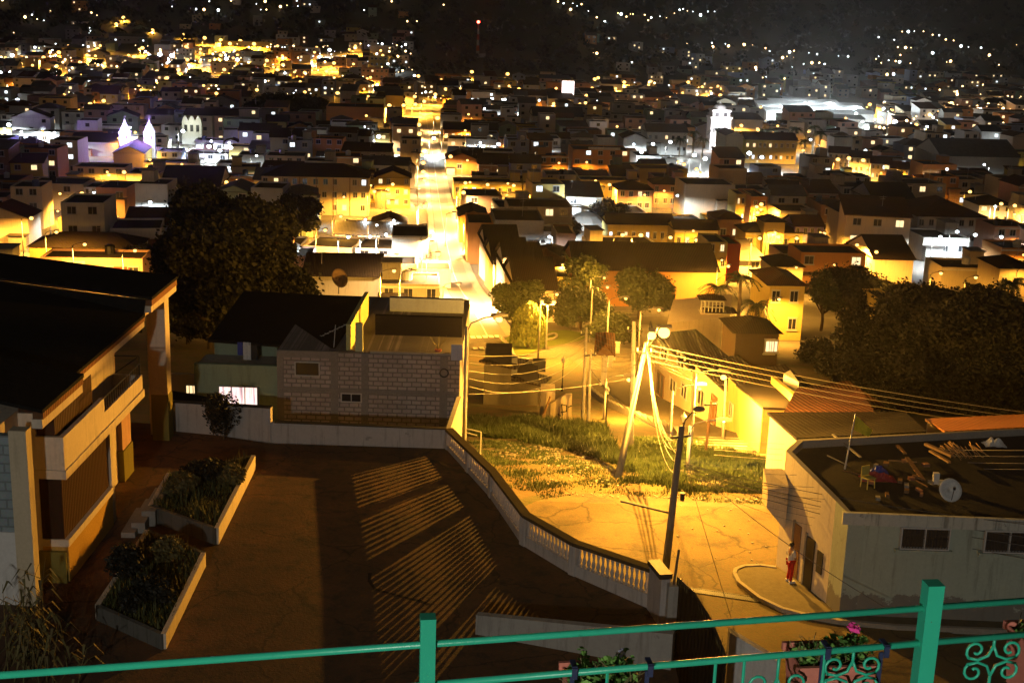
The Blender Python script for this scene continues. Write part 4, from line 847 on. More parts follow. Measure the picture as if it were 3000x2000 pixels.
# five short fingers on each hand
for hnd, wr in (('hal', 'wrl'), ('har', 'wrr')):
    h, w = Vector(J[hnd]), Vector(J[wr]); d = (h-w).normalized(); sd_ = d.cross(Vector((0, 0, 1))).normalized() if abs(d.z) < .9 else Vector((1, 0, 0)); b = MB()
    for i in range(4): o0 = h+sd_*(i-1.5)*.019; b.tube([o0, o0+d*(.045+.008*(1.5-abs(i-1.5))), o0+d*.075+Vector((0, 0, -.012))], [.009, .008, .006], 5)
    b.tube([h-d*.02+sd_*.035, h+d*.015+sd_*.06, h+d*.04+sd_*.06], [.01, .009, .007], 5); b.part('hand', M['skin'], pe)
# ================================================================ POLES AND CABLES
def pole(label, bpx, tpx, yb=None, r0=.17, r1=.1, mat='pole', name='utility_pole', zb=None, group='utility poles around the lit road', extra=True):
    b_ = gt(*bpx) if zb is None else P(*bpx, zb); t_ = PY(tpx[0], tpx[1], b_.y+(0.3 if yb is None else yb))
    t = thing(name, label, 'pole', b_, group); m = MB(); d = t_-b_; m.cyl(d*-.06, d, r0, r1, 10); m.part('pole', M[mat], t, True)
    if extra:
        c = MB(); c.box(d*.93, (.9, .08, .1), .4)
        c.part('crossarm', M['dark'], t); i_ = MB()
        for k in (-.35, 0, .35): i_.lathe([(.02, 0), (.05, .05), (.03, .1), (.05, .15), (.02, .18)], (d.x*.93+k, d.y*.93, d.z*.93+.05), 8)
        i_.part('insulator', M['plasticw'], t)
    return b_, t_, t
LP_b, LP_t, lpo = pole('leaning pale pole in the grass carrying the brightest orange lamp', (1420, 1096), (1484, 788), 3.6, .2, .12)
V_b, V_t, _ = pole('upright pale pole just behind the leaning pole', (1449, 1030), (1456, 738), .4, .18, .12)
T1_b, T1_t, _ = pole('dark left-leaning one of the pair of poles at the roadside', (1338, 975), (1347, 752), .3, .15, .1)
T1_b and None
T2_b, T2_t, _ = pole('second, shorter pole of the pair at the roadside', (1351, 980), (1357, 803), .3, .14, .1)
_['label'] = 'shorter pale pole of the close pair at the roadside'
for o in bpy.data.objects:
    if o.get('label') == 'dark left-leaning one of the pair of poles at the roadside': o['label'] = 'taller pole of the close pair at the roadside'
pole('tall thin pole beside the yellow row, carrying the second lamp', (1660, 1010), (1667, 872), .2, .12, .08, extra=False)
pole('slim tilted pole in the grass right behind the dark lamp post', (1620, 1042), (1634, 920), .2, .1, .08, 'wood')
pole('thin grey pole between the dark lamp post and the yellow row', (1588, 1030), (1596, 900), .2, .08, .06, extra=False)
D_b, D_t, dpo = pole('dark concrete pole with unlit curved lamp behind the end of the balustrade', (1527, 1322), (1566, 978), .7, .17, .12, 'darkpole', zb=ZR)
# unlit cobra lamp on the dark pole (a part of the pole), and its side bar
rel = lambda p: Vector(p)-Vector(D_b)
la = MB(); tip = PY(1598, 948, D_t.y-.2); la.tube([rel(D_t)-Vector((0, 0, .3)), rel(D_t)+Vector((.12, 0, .25)), rel(tip)+Vector((-.15, 0, .02)), rel(tip)], .03, 6); la.part('lamp_arm', M['dark'], dpo)
lh = MB(); c = rel(PY(1606, 939, D_t.y-.25)); lh.lathe([(.04, -.1), (.14, -.08), (.17, 0), (.12, .09), (.03, .12)], (0, 0, 0), 10); lh.v = [(c.x+x*1.5, c.y+y*1.1, c.z+z) for x, y, z in lh.v]; lh.part('lamp_head', plain('blue_grey_lamp_shell', (.08, .08, .14), .5, .2), dpo, True)
sb = MB(); p0_, p1_ = rel(PY(1540, 1178, D_b.y+.3)), rel(PY(1425, 1150, D_b.y+.8)); sb.tube([p0_, p1_], .045, 6); sb.part('side_bar', M['dark'], dpo)
tb = MB(); c = rel(PY(1567, 1140, D_b.y+.2)); tb.box(c, (.16, .2, .32)); tb.part('cable_box', M['black'], dpo)
# main lamp on its own arm at the head of the leaning pole
ML = PY(1525, 764, 64.2)
rl = lambda p: Vector(p)-Vector(LP_b)
a = MB(); a.tube([rl(LP_t)-Vector((0, 0, .3)), rl(LP_t)+Vector((.3, 0, .1)), rl(ML)+Vector((-.3, 0, .35)), rl(ML)+Vector((0, 0, .3))], .04, 6); a.part('lamp_arm', M['dark'], lpo)
h = MB(); h.box(rl(ML)+Vector((0, 0, .34)), (.75, .3, .1)); ho = h.part('lamp_head', M['concrete'], lpo); bu = MB(); bu.ball(rl(ML), .3, 12, 0, .9); bo = bu.part('bulb', M['bulb_o'], lpo, True); bo.parent = ho
point('main_lamp_light', (1, .455, .05), 38000, (ML.x, ML.y, ML.z-.48), None, .03)
L2 = PY(1497, 771, 57.5); a = MB(); a.tube([rl(LP_t)-Vector((0, 0, .6)), rl(L2)+Vector((0, .8, .45)), rl(L2)+Vector((0, 0, .32))], .035, 6); a.part('lamp_arm', M['dark'], lpo)
h = MB(); h.box(rl(L2)+Vector((0, 0, .3)), (.3, .65, .1)); ho = h.part('lamp_head', M['concrete'], lpo); bu = MB(); bu.ball(rl(L2), .2, 10, 0, .9); bo = bu.part('bulb', M['bulb_o'], lpo, True); bo.parent = ho
sp2 = point('second_lamp_light', (1, .48, .06), 10500, (L2.x+.1, L2.y-.1, L2.z-.35), None, .1, 104); sp2.rotation_euler = Vector((.42, -.50, -.76)).to_track_quat('-Z', 'Y').to_euler()
def cable(label, a, b_, sag, r=.011, mat='wire', group='cables strung over the road', n=14):
    a, b_ = Vector(a), Vector(b_); pts = []
    for i in range(n+1): t = i/n; p = a.lerp(b_, t); p.z -= sag*4*t*(1-t); pts.append(p)
    m = MB(); m.tube(pts, r, 5); return tag(m.build('cable', M[mat], org=a), label, 'cable', group)
ends = [(2380, 950), (2380, 963), (2380, 975), (2380, 990)]
for i, (u, v) in enumerate(ends): cable('pale cable running from the leaning pole over the tiled roofs, one of four', LP_t-Vector((-.25, 0, .1+.28*i)), PY(u, v, 66), .25, .011, 'wirepale', 'four pale cables from the leaning pole')
tgt = [(1560, 1048), (1552, 1062), (1546, 1085), (1560, 1010), (1556, 1030), (1558, 1000)]
for i, (u, v) in enumerate(tgt): cable('drooping pale cable from the leaning pole down to the dark pole, one of six', LP_t-Vector((-.05*i, 0, .15+.12*i)), PY(u, v, D_b.y+.6), 1.1+.12*i, .014, 'wirepale', 'drooping cables between leaning and dark pole')
for i, (v0, u1, v1) in enumerate(((1062, 1830, 1120), (1070, 1990, 1180), (1075, 2370, 1235), (1082, 2370, 1255), (1066, 2370, 1205), (1090, 2370, 1285))): cable('dark cable from the dark pole toward the corner house, one of a fan', PY(1572, v0, D_b.y+.5), PY(u1, v1, 46 if u1 > 2000 else 49), .25, .014, 'wire', 'fan of dark cables from the dark pole')
for i, v in enumerate((1034, 1048, 1064, 1078)): cable('thin grey cable crossing above the corner house roof, one of four', PY(1640, 1008+12*i, 62), PY(2380, v, 50), .15, .011, 'wirepale', 'grey cables over the corner house roof')
for i in range(7): cable('thin wire fanning from the leaning pole toward the pole pair, one of seven', LP_t-Vector((.1, 0, .1+.13*i)), T1_t-Vector((0, 0, .1+.35*i)), .25+.12*i, .008, 'wire', 'thin wires between leaning pole and pole pair')
for i in range(6): cable('thin wire from the leaning pole to the yellow row, one of six', LP_t-Vector((-.1, 0, .1+.15*i)), gt(1560+22*i, 905+14*i)+Vector((0, 0, 3.2)), .25+.05*i, .008, 'wire', 'thin wires to the yellow row')
for i in range(6): cable('thin dark wire from the dark pole over the side wall, one of six', PY(1572, 1050+9*i, D_b.y+.5), PY(1830+40*i, 1090+28*i, 48.5), .2+.06*i, .007, 'wire', 'thin wires over the corner house side wall')
cable('guy wire from the dark pole down to the green railing side of the road', PY(1575, 1070, D_b.y+.5), P(1683, 1430, ZR+.1), .05, .012)
cable('long service cable from the dark pole down across the side wall', PY(1575, 1062, D_b.y+.5), PY(2035, 1395, 44), .3, .014)
for i in range(5): cable('cable strung from the pole pair to the block house corner, one of five', T1_t-Vector((0, 0, .5+.45*i)), PY(1078, 815+18*i, 61), .6+.15*i, .01, 'wirepale', 'cables from pole pair to block house')
for i in range(4): cable('cable from the pole pair up to the leaning pole, one of four', T2_t-Vector((0, 0, .2+.4*i)), LP_t-Vector((0, 0, .3+.2*i)), .4, .011, 'wirepale', 'cables between pole pair and leaning pole')
cable('long low cable from the lit lamp across the ruined hut', PY(1440, 870, 75), PY(1075, 905, 60), .2, .012, 'wirepale')
cable('heavy dark cable sagging from pole pair toward the yellow row', T2_b+Vector((0, 0, 4.3)), PY(1560, 1000, 70), .8, .03)
# ================================================================ YELLOW ROW ALONG THE UPPER ROAD
def box_house(name, label, base2, w_dir, depth, h, wallmat, roofmat, roof='mono', group=None, wins=(), cat='house', over=.25):
    """facade from base2[0] to base2[1] (seen from the road), body behind it along w_dir"""
    a, c = Vector(base2[0]), Vector(base2[1]); t = thing(name, label, cat, (a+c)/2, group); zb = min(a.z, c.z)-1; zt = max(a.z, c.z)+h if not callable(h) else None
    d = Vector(w_dir).normalized()*depth; m = MB(); zA_, zB_ = a.z+h, c.z+h
    m.prism([(a.x, a.y), (c.x, c.y), (c.x+d.x, c.y+d.y), (a.x+d.x, a.y+d.y)], zb-2, (a.z+c.z)/2+h); m.build('wall', wallmat, t)
    zt = (a.z+c.z)/2+h; e = (c-a); e.z = 0; e.normalize(); dn = d.normalized(); r = MB()
    q0, q1 = a-e*over-dn*over, c+e*over-dn*over; q2, q3 = c+e*over+d+dn*over, a-e*over+d+dn*over; ri = (.22 if roof == 'gable' else .1)*depth
    if roof == 'flat': 
        r.prism([(q.x, q.y) for q in (q0, q1, q2, q3)], zt+.003, zt+.18)
    else:
        g0, g1 = (q0+q3)/2, (q1+q2)/2; vs = [(q0.x, q0.y, zt-.05), (q1.x, q1.y, zt-.05), (q2.x, q2.y, zt-.05), (q3.x, q3.y, zt-.05), (g0.x, g0.y, zt+ri), (g1.x, g1.y, zt+ri)]
        r.add(vs, [(0, 1, 5, 4), (2, 3, 4, 5), (0, 4, 3), (1, 2, 5), (3, 2, 1, 0)])
    r.build('roof', roofmat, t)
    n_ = Vector((-e.y, e.x, 0)); 
    if n_.dot(d) > 0: n_ = -n_
    for (f0, f1, z0, z1, pane, nm) in wins:
        x0, x1 = a.lerp(c, f0), a.lerp(c, f1); zb0 = lerp(a.z, c.z, (f0+f1)/2); o_ = MB()
        def fb(mm, s, u_, za, zb_, t0, t1): 
            p, q = x0.lerp(x1, s), x0.lerp(x1, u_); mm.add([(p+n_*t0).xy.to_3d()+Vector((0, 0, zb0+za)), (q+n_*t0).xy.to_3d()+Vector((0, 0, zb0+za)), (q+n_*t1).xy.to_3d()+Vector((0, 0, zb0+za)), (p+n_*t1).xy.to_3d()+Vector((0, 0, zb0+za)), (p+n_*t0).xy.to_3d()+Vector((0, 0, zb0+zb_)), (q+n_*t0).xy.to_3d()+Vector((0, 0, zb0+zb_)), (q+n_*t1).xy.to_3d()+Vector((0, 0, zb0+zb_)), (p+n_*t1).xy.to_3d()+Vector((0, 0, zb0+zb_))], [(3, 2, 1, 0), (4, 5, 6, 7), (0, 1, 5, 4), (1, 2, 6, 5), (2, 3, 7, 6), (3, 0, 4, 7)])
        fb(o_, 0, 1, z1-.07, z1, -.02, .09); fb(o_, 0, 1, z0, z0+.07, -.02, .09); fb(o_, 0, .08, z0+.07, z1-.07, -.02, .09); fb(o_, .92, 1, z0+.07, z1-.07, -.02, .09); fb(o_, .47, .53, z0+.07, z1-.07, -.02, .08)
        w_ = o_.build(nm, M['frame'] if nm == 'window' else M['wood'], t); g = MB(); fb(g, .08, .92, z0+.07, z1-.07, 0, .03); g_ = g.build('pane', M[pane], t); g_.parent = w_
    return t
def seg(u0, v0, u1, v1): return gt(u0, v0), gt(u1, v1)
bk = (1, .55, 0)
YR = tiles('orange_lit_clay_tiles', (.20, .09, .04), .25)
box_house('row_house', 'tall two-storey cream house at the far end of the yellow row', seg(1500, 905, 1585, 950), bk, 4, 4.4, M['cream'], M['roofdark'], 'flat', 'houses of the yellow row', [(.1, .3, .2, 2.2, 'black', 'door'), (.45, .62, 1, 2.2, 'glass', 'window'), (.75, .9, 1, 2.2, 'glass', 'window'), (.15, .35, 3.4, 4.6, 'glass', 'window'), (.6, .8, 3.4, 4.6, 'glass', 'window')])
box_house('row_house', 'middle house of the yellow row, behind the second lamp pole', seg(1590, 953, 1660, 985), bk, 4, 3.6, M['cream'], M['roofdark'], 'flat', 'houses of the yellow row', [(.15, .38, 1, 2.4, 'glass', 'window'), (.6, .78, .1, 2.3, 'wood', 'door')])
box_house('row_house', 'brightest yellow house of the row, next to the second lamp', seg(1664, 987, 1745, 1012), bk, 5, 3.3, M['yellow'], M['roofdark'], 'flat', 'houses of the yellow row', [(.1, .22, 1.1, 2.2, 'glass', 'window'), (.5, .62, 1.1, 2.2, 'glass', 'window')])
box_house('row_house', 'low yellow wall house at the near end of the yellow row', seg(1750, 1015, 1822, 1036), bk, 7, 2.6, M['yellow'], M['rooftile'], 'flat', 'houses of the yellow row')
q = PY(1650, 862, 79); street_lamp('orange lamp lighting the yellow row from its slim pole', q.x-1.3, q.y+.6, T(q.x, q.y), q.z-T(q.x, q.y)-.1, 'o', 24000, -.4, .2)
q = gt(1440, 872, 3.2); street_lamp('low orange lamp between the two pale poles', q.x-1.6, q.y, q.z-3.2, 3.2, 'o', 8000, 0, .17)
q = PY(1604, 899, 79.5); street_lamp('small pale lamp on the thin pole in front of the middle row house', q.x-1.6, q.y, T(q.x, q.y), max(2.5, q.z-T(q.x, q.y)), 'o', 7000, .2, .12)
q = gt(1655, 980, 2.4); street_lamp('small whitish lamp low in front of the yellow row', q.x-1.6, q.y, q.z-2.4, 2.4, 'w', 250, 0, .1)
# sheds behind the corner house
def slab_roof(name, label, pts, h, wallmat, roofmat, cat='shed', th=.12, zb=None, group=None):
    t = thing(name, label, cat, sum(pts, Vector())/len(pts), group); r = MB(); k = len(pts); r.add(list(pts)+[p-Vector((0, 0, th)) for p in pts], [tuple(range(k)), tuple(range(2*k-1, k-1, -1))]+[(i, k+i, k+(i+1) % k, (i+1) % k) for i in range(k)]); r.build('roof', roofmat, t)
    c = sum(pts, Vector())/k; m = MB(); ins_ = [p.lerp(c, .04) for p in pts]; zlo = min(p.z for p in pts)-h
    m.add([(p.x, p.y, zlo) for p in ins_]+[(p.x, p.y, p.z-th-.01) for p in ins_], [tuple(range(k-1, -1, -1)), tuple(range(k, 2*k))]+[(i, (i+1) % k, k+(i+1) % k, k+i) for i in range(k)]); m.build('wall', wallmat, t); return t
slab_roof('tiled_shed', 'brown ribbed-roof shed between the yellow row and the corner house', [PY(1830, 1006, 55), PY(2128, 990, 55.5), PY(2080, 945, 64), PY(1762, 946, 64)], 4, M['cream'], tiles('soot_brown_tiles', (.011, .007, .004), .25))
slab_roof('canopy', 'rust-orange ribbed canopy over a yellow wall beyond the corner house', [PY(2170, 990, 57), PY(2400, 978, 57), PY(2400, 948, 66), PY(2125, 961, 64)], 3.5, M['yellow'], tiles('rust_sheet', (.35, .15, .05), .3, 'x', .7, .6, .1))
rb_ = slab_roof('hipped_shed', 'rust-brown hipped roof behind the brown ribbed-roof shed', [PY(1800, 946, 67), PY(2010, 945, 67), PY(1975, 895, 78), PY(1830, 890, 78)], 3, M['brick'], tiles('rust_brown_roof', (.16, .06, .03), .3))
slab_roof('yellow_yard_house', 'low house with dark roof and yellow parapet behind the brightest yellow row house', [PY(1752, 935, 77), PY(1835, 938, 76), PY(1770, 880, 88), PY(1690, 882, 88)], 3, M['yellow'], M['roofslab'])
yp = MB(); a, c = PY(1840, 938, 76), PY(1775, 880, 88); run_box(yp, a, c, a.z+.5, c.z+.5, a.z-.8, c.z-.8, .3); tag(yp.build('parapet_wall', M['yellow'], org=a), 'slanting yellow parapet wall lit by the row lamp', 'wall')
b = MB(); a = PY(1800, 858, 86); c = PY(1835, 880, 84); b.prism([(a.x, a.y), (c.x, c.y), (c.x, c.y+3)], c.z-2, a.z); tag(b.build('pale_gable_end', M['white'], org=a), 'small pale triangular gable end among the dark roofs', 'gable')
# ================================================================ RUINED HUTS, GATEWAY, PARK THINGS
ru = thing('ruined_hut', 'dark ruined hut with broken roof and rooftop barrel in the weeds', 'hut', gt(1150, 930)); gb = gt(1150, 930)
def at(u, v, y): return PY(u, v, y)
y0 = gb.y; a, c = at(1112, 838, y0), at(1236, 900, y0); m = MB(); m.bx(a.x, at(1175, 838, y0).x, y0, y0+7, gb.z-2, a.z); m.bx(at(1175, 838, y0).x+.01, c.x, y0+.5, y0+6.5, gb.z-2, at(1200, 880, y0).z); m.build('wall', plain('sooty_wall', (.11, .10, .085), .95, .5, 1.2), ru)
rr = MB(); rr.add([at(1100, 828, y0-.3), at(1185, 846, y0-.3), at(1215, 800+25, y0+7), at(1130, 812, y0+7)], [(0, 1, 2, 3)]); rr.add([at(1175, 868, y0+.2), at(1245, 885, y0+.2), at(1268, 865, y0+6.6), at(1205, 850, y0+6.6)], [(0, 1, 2, 3)]); o = rr.build('roof', M['roofdark'], ru); so = o.modifiers.new('thick', 'SOLIDIFY'); so.thickness = .12
bb = MB(); q = at(1172, 838, y0+3); bb.cyl(q-Vector((0, 0, .6)), q+Vector((0, 0, .75)), .62, .62, 14); tag(bb.build('water_barrel', M['darkpole'], org=q), 'dark round water barrel on the ruined hut roof', 'barrel')
bx2 = MB(); q = at(1238, 838, y0+6); bx2.box(q, (1.1, 1, .9)); tag(bx2.build('rooftop_crate', M['black'], org=q), 'black crate at the far corner of the ruined hut', 'crate')
rv = thing('graffiti_wall', 'roofless cream wall with dark spray paint in the weeds beside the dark hut', 'wall', gt(1280, 965)); gb = gt(1280, 962); y1 = gb.y
pts = [at(1244, 955, y1), at(1313, 960, y1), at(1314, 905, y1), at(1300, 905, y1+.01), at(1272, 922, y1), at(1252, 935, y1)]
m = MB(); k = len(pts); m.add([(p.x, y1, p.z-(1 if i < 2 else 0)) for i, p in enumerate(pts)]+[(p.x, y1+.25, p.z-(1 if i < 2 else 0)) for i, p in enumerate(pts)], [tuple(range(k)), tuple(range(2*k-1, k-1, -1))]+[(i, k+i, k+(i+1) % k, (i+1) % k) for i in range(k)]); m.build('front_wall', M['cream'], rv)
m = MB(); a, c = at(1243, 898, y1+.6), at(1274, 940, y1+.6); m.bx(a.x, c.x, y1+.6, y1+2.6, c.z-2, a.z); m.build('side_wall', M['cream'], rv)
g = MB(); rnd = random.Random(2)
for (u, v, du, dv) in ((1290, 928, 2, 26), (1290, 928, 12, 3), (1302, 931, -1, 14), (1305, 935, 8, -4), (1288, 946, 14, -2), (1281, 950, 8, 5)): g.tube([Vector((at(u, v, y1).x, y1-.012, at(u, v, y1).z)), Vector((at(u+du, v+dv, y1).x, y1-.012, at(u+du, v+dv, y1).z))], .045, 5)
g.build('spray_paint', M['graffiti'], rv)
m = MB(); a = gt(1243, 968); m.cyl(a, at(1264, 910, a.y+.2), .1, .08, 6); tag(m.build('leaning_post', M['wood'], org=a), 'dark timber post leaning against the spray-painted wall', 'post')
# gateway: a clay-tiled roof on one pale column
ka = gt(1386, 884); kt = thing('tiled_gateway', 'small clay-tiled gateway roof standing on one pale column beside the lit road', 'gateway', ka); y = ka.y; a = at(1386, 820, y)
m = MB(); m.box((ka.x, y, (ka.z+a.z)/2), (.5, .5, a.z-ka.z)); m.box((ka.x, y, ka.z+.2), (.7, .7, .4)); m.build('column', M['white'], kt)
z = a.z; m = MB(); ridge0, ridge1 = at(1391, 790, y-1.2), at(1391, 762, y+2.2); l0, l1 = at(1364, 816, y-1.3), at(1368, 764, y+2.4); r0_, r1_ = at(1414, 818, y-1.3), at(1413, 765, y+2.4)
m.add([l0, ridge0, ridge1, l1, r0_, r1_], [(0, 1, 2, 3), (1, 4, 5, 2)]); o = m.build('roof', YR, kt); so = o.modifiers.new('thick', 'SOLIDIFY'); so.thickness = .14
m = MB(); m.add([l0+Vector((.1, .1, 0)), r0_+Vector((-.1, .1, 0)), ridge0+Vector((0, .1, -.1))], [(0, 1, 2)]); o = m.build('gable_slats', M['wood'], kt); so = o.modifiers.new('thick', 'SOLIDIFY'); so.thickness = .08
for i, (u, v) in enumerate(((1401, 845), (1408, 828), (1418, 812), (1440, 785))):
    c = gt(u, v); m = MB(); m.box((c.x, c.y, c.z+.6), (.45, .45, 1.3)); m.box((c.x, c.y, c.z+1.28), (.55, .55, .1)); tag(m.build('stone_bollard', M['white'], org=c), 'squat pale pillar in the row beside the gateway, %s' % ('in front of the column', 'next to the first', 'third along', 'last, far from the gateway')[i], 'pillar', 'pale pillars by the gateway')
def lantern(label, u, v, h=3.0):
    c = gt(u, v); t = thing('park_lantern', label, 'lantern', c, 'old-style unlit lanterns'); m = MB(); m.lathe([(.12, 0), (.1, .4), (.05, .6), (.04, h-.5), (.07, h-.45)], n=8); m.part('post', M['black'], t); m = MB(); m.lathe([(.1, h-.45), (.17, h-.15), (.2, h-.1), (.04, h+.12), (.02, h+.2)], n=8); m.part('lantern_head', M['frame'], t)
lantern('old-style unlit lantern behind the spray-painted wall', 1291, 898); lantern('old-style unlit lantern at the grass edge near the pole pair', 1391, 982); lantern('old-style unlit lantern in front of the yellow row', 1566, 1030, 2.2)
# ================================================================ TREES
leafcache = {}
def crown_mesh(key, lobes, n, size, seed, mat):
    if key not in leafcache:
        rnd = random.Random(seed); b = MB()
        for (c, r, sq) in lobes: leafball(c, r, int(n*r*r), size, rnd, b, sq, 0, .5, .4); strays(c, r, int(14+n*r*r*.012), size, rnd, b, sq)
        leafcache[key] = b.mesh('crown', M[mat])
    return leafcache[key]
def lobes_for(rad, h0, h1, k, seed, sq=.8):
    rnd = random.Random(seed); out = []
    for i in range(k):
        w = rnd.uniform(0, 6.28); t = rnd.random(); rr = rad*(.25+.55*math.sqrt(rnd.random()))*(1-.35*t*t); out.append(((rr*math.cos(w), rr*math.sin(w), lerp(h0, h1, t)), rad*rnd.uniform(.3, .48), sq))
    out.append(((0, 0, lerp(h0, h1, .55)), rad*.6, .9)); return out
def tree(label, x, y, rad, h0, h1, k=12, n=520, size=.4, seed=1, mat='leaf', trunk=.3, bark='bark', group='leafy trees', zoff=0, name='tree'):
    t = thing(name, label, 'tree', (x, y, T(x, y)+zoff), group); lb = lobes_for(rad, h0, h1, k, seed)
    o = link_part('crown', crown_mesh((seed, rad, mat), lb, n, size, seed, mat), t)
    m = MB(); m.tube([(0, 0, -1), (.1, 0, h0*.5), (0, .1, h0)], [trunk*1.2, trunk, trunk*.8], 8); rnd = random.Random(seed+99)
    for (c, r, _s) in lb[:7]: c = Vector(c); m.tube([(0, .1, h0*.8), c*.5+Vector((0, 0, h0*.3)), c], [trunk*.6, trunk*.35, trunk*.12], 6)
    m.part('trunk', M[bark], t, True); return t
bt_ = gt(560, 800); bx0 = PY(525, 575, 104); tz = T(bx0.x, 104)
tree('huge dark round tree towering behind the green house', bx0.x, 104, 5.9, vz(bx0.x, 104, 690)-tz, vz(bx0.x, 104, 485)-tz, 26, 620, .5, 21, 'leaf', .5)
SLOPE = []
def tr(label, u, vb, vt, rad, seed, mat='leaf', k=10, n=520, size=.38, trunk=.2, y=None, low=.35, group='leafy trees'):
    b_ = gt(u, vb) if y is None else Vector((PY(u, vb, y).x, y, 0)); z = T(b_.x, b_.y); top = vz(b_.x, b_.y, vt)-z; return tree(label, b_.x, b_.y, rad, top*low, top-rad*.35, k, n, size, seed, mat, trunk, group=group)
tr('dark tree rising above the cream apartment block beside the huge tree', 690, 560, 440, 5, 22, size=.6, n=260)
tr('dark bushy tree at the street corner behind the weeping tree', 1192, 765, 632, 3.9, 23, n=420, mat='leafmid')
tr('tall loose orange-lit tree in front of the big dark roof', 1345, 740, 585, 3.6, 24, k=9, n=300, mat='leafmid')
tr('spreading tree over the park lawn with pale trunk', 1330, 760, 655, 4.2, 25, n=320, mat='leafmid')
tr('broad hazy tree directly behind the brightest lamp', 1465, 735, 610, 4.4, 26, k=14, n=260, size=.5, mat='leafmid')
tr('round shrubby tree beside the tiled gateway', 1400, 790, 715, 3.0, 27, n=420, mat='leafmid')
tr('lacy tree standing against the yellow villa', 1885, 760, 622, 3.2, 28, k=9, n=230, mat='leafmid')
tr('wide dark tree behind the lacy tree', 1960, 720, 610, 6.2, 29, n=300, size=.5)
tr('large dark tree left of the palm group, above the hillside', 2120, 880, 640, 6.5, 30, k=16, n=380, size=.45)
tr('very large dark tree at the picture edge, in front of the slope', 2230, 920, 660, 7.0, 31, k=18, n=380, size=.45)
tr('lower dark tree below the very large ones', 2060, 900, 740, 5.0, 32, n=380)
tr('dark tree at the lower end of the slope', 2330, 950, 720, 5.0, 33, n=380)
tr('small dark tree in front of the yellow-lit low houses', 335, 640, 548, 3.4, 34, n=380)
tr('dark tree below the huge round tree, near the tall pillar', 430, 790, 680, 4.0, 35, n=380)
tr('tree dropping over the yard behind the huge tree', 480, 800, 640, 5.0, 36, n=380)
for o in bpy.data.objects:
    if o.get('label') == 'large dark tree left of the palm group, above the hillside': o['label'] = 'large dark tree between the yellow villa and the very large edge tree'
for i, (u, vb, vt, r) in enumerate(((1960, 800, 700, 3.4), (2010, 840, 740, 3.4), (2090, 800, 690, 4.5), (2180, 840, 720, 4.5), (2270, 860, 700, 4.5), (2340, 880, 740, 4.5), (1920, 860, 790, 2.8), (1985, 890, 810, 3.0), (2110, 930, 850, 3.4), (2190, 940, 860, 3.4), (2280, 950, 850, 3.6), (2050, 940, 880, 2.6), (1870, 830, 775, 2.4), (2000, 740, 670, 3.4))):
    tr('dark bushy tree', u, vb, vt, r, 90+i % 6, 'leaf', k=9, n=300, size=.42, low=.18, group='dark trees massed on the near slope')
    SLOPE.append((u, vb))
# weeping tree, lit yellow-green: hanging strands round a dome
wt = gt(1212, 800); ww = thing('weeping_tree', 'bright yellow-green weeping tree lit by the double park lamp', 'tree', wt); H = vz(wt.x, wt.y, 692)-wt.z; rw = 40/FP*wt.length; m = MB(); rnd = random.Random(40)
for i in range(330):
    w = rnd.uniform(0, 6.28); r = rw*math.sqrt(rnd.random()); z0 = H*(1-.28*(r/rw)**2)-rnd.random()*.3; L = rnd.uniform(.35, .8)*H*(.7+.3*r/rw); p = Vector((r*math.cos(w)*.8, r*math.sin(w)*.8, z0))
    for k in range(int(L/.16)):
        f = k*.16; q = p+Vector((math.cos(w)*rw*.25*(1-math.exp(-f)), math.sin(w)*rw*.25*(1-math.exp(-f)), -f))+Vector((rnd.gauss(0, .06), rnd.gauss(0, .06), 0))
        if q.z < .9: break
        a_ = rnd.uniform(0, 6.28); e = Vector((math.cos(a_), math.sin(a_), .2))*.13; m.add([q-e, q+Vector((0, 0, .16)), q+e, q-Vector((0, 0, .2))], [(0, 1, 2, 3)])
m.part('crown', M['leafy'], ww); m = MB(); m.tube([(0, 0, -.5), (.05, 0, H*.4), (0, 0, H*.8)], [.2, .16, .08], 7); m.part('trunk', M['bark'], ww)
# palms
palm_cr = {}
def palm(label, u, vb, vt, seed, y=None, R=3.0, group='palm trees', n=17):
    b_ = gt(u, vb) if y is None else Vector((PY(u, vb, y).x, y, 0)); z = T(b_.x, b_.y); H_ = vz(b_.x, b_.y, vt)-z; t = thing('palm_tree', label, 'palm', (b_.x, b_.y, z), group); key = (seed, R)
    if key not in palm_cr:
        rnd = random.Random(seed); m = MB()
        for i in range(n):
            w = 2*PI*i/n+rnd.uniform(-.2, .2); el = rnd.uniform(.1, 1.2); L = R*rnd.uniform(.85, 1.1); prev = None; K = 12
            for k in range(K+1):
                f = k/K; p = Vector((math.cos(w)*L*f*math.cos(el*.6), math.sin(w)*L*f*math.cos(el*.6), L*(math.sin(el)*f-.95*f*f))); s_ = Vector((-math.sin(w), math.cos(w), 0)); lw_ = R*.2*math.sin(PI*min(1, f*.9+.12))
                if k:
                    for sgn in (-1, 1): tip_ = p+s_*sgn*lw_+Vector((math.cos(w), math.sin(w), 0))*R*.08+Vector((0, 0, -lw_*.55)); m.add([prev, p, tip_], [(0, 1, 2)])
                    m.add([prev-s_*.03, prev+s_*.03, p+s_*.03, p-s_*.03], [(0, 1, 2, 3)])
                prev = p
        palm_cr[key] = m.mesh('crown', M['palm'])
    link_part('crown', palm_cr[key], t, (0, 0, H_)); m = MB(); m.tube([(0, 0, -.6), (.08, 0, H_*.5), (0, 0, H_+.1)], [.3*R/3, .22*R/3, .2*R/3], 8); m.part('trunk', M['palebark'], t, True); return t
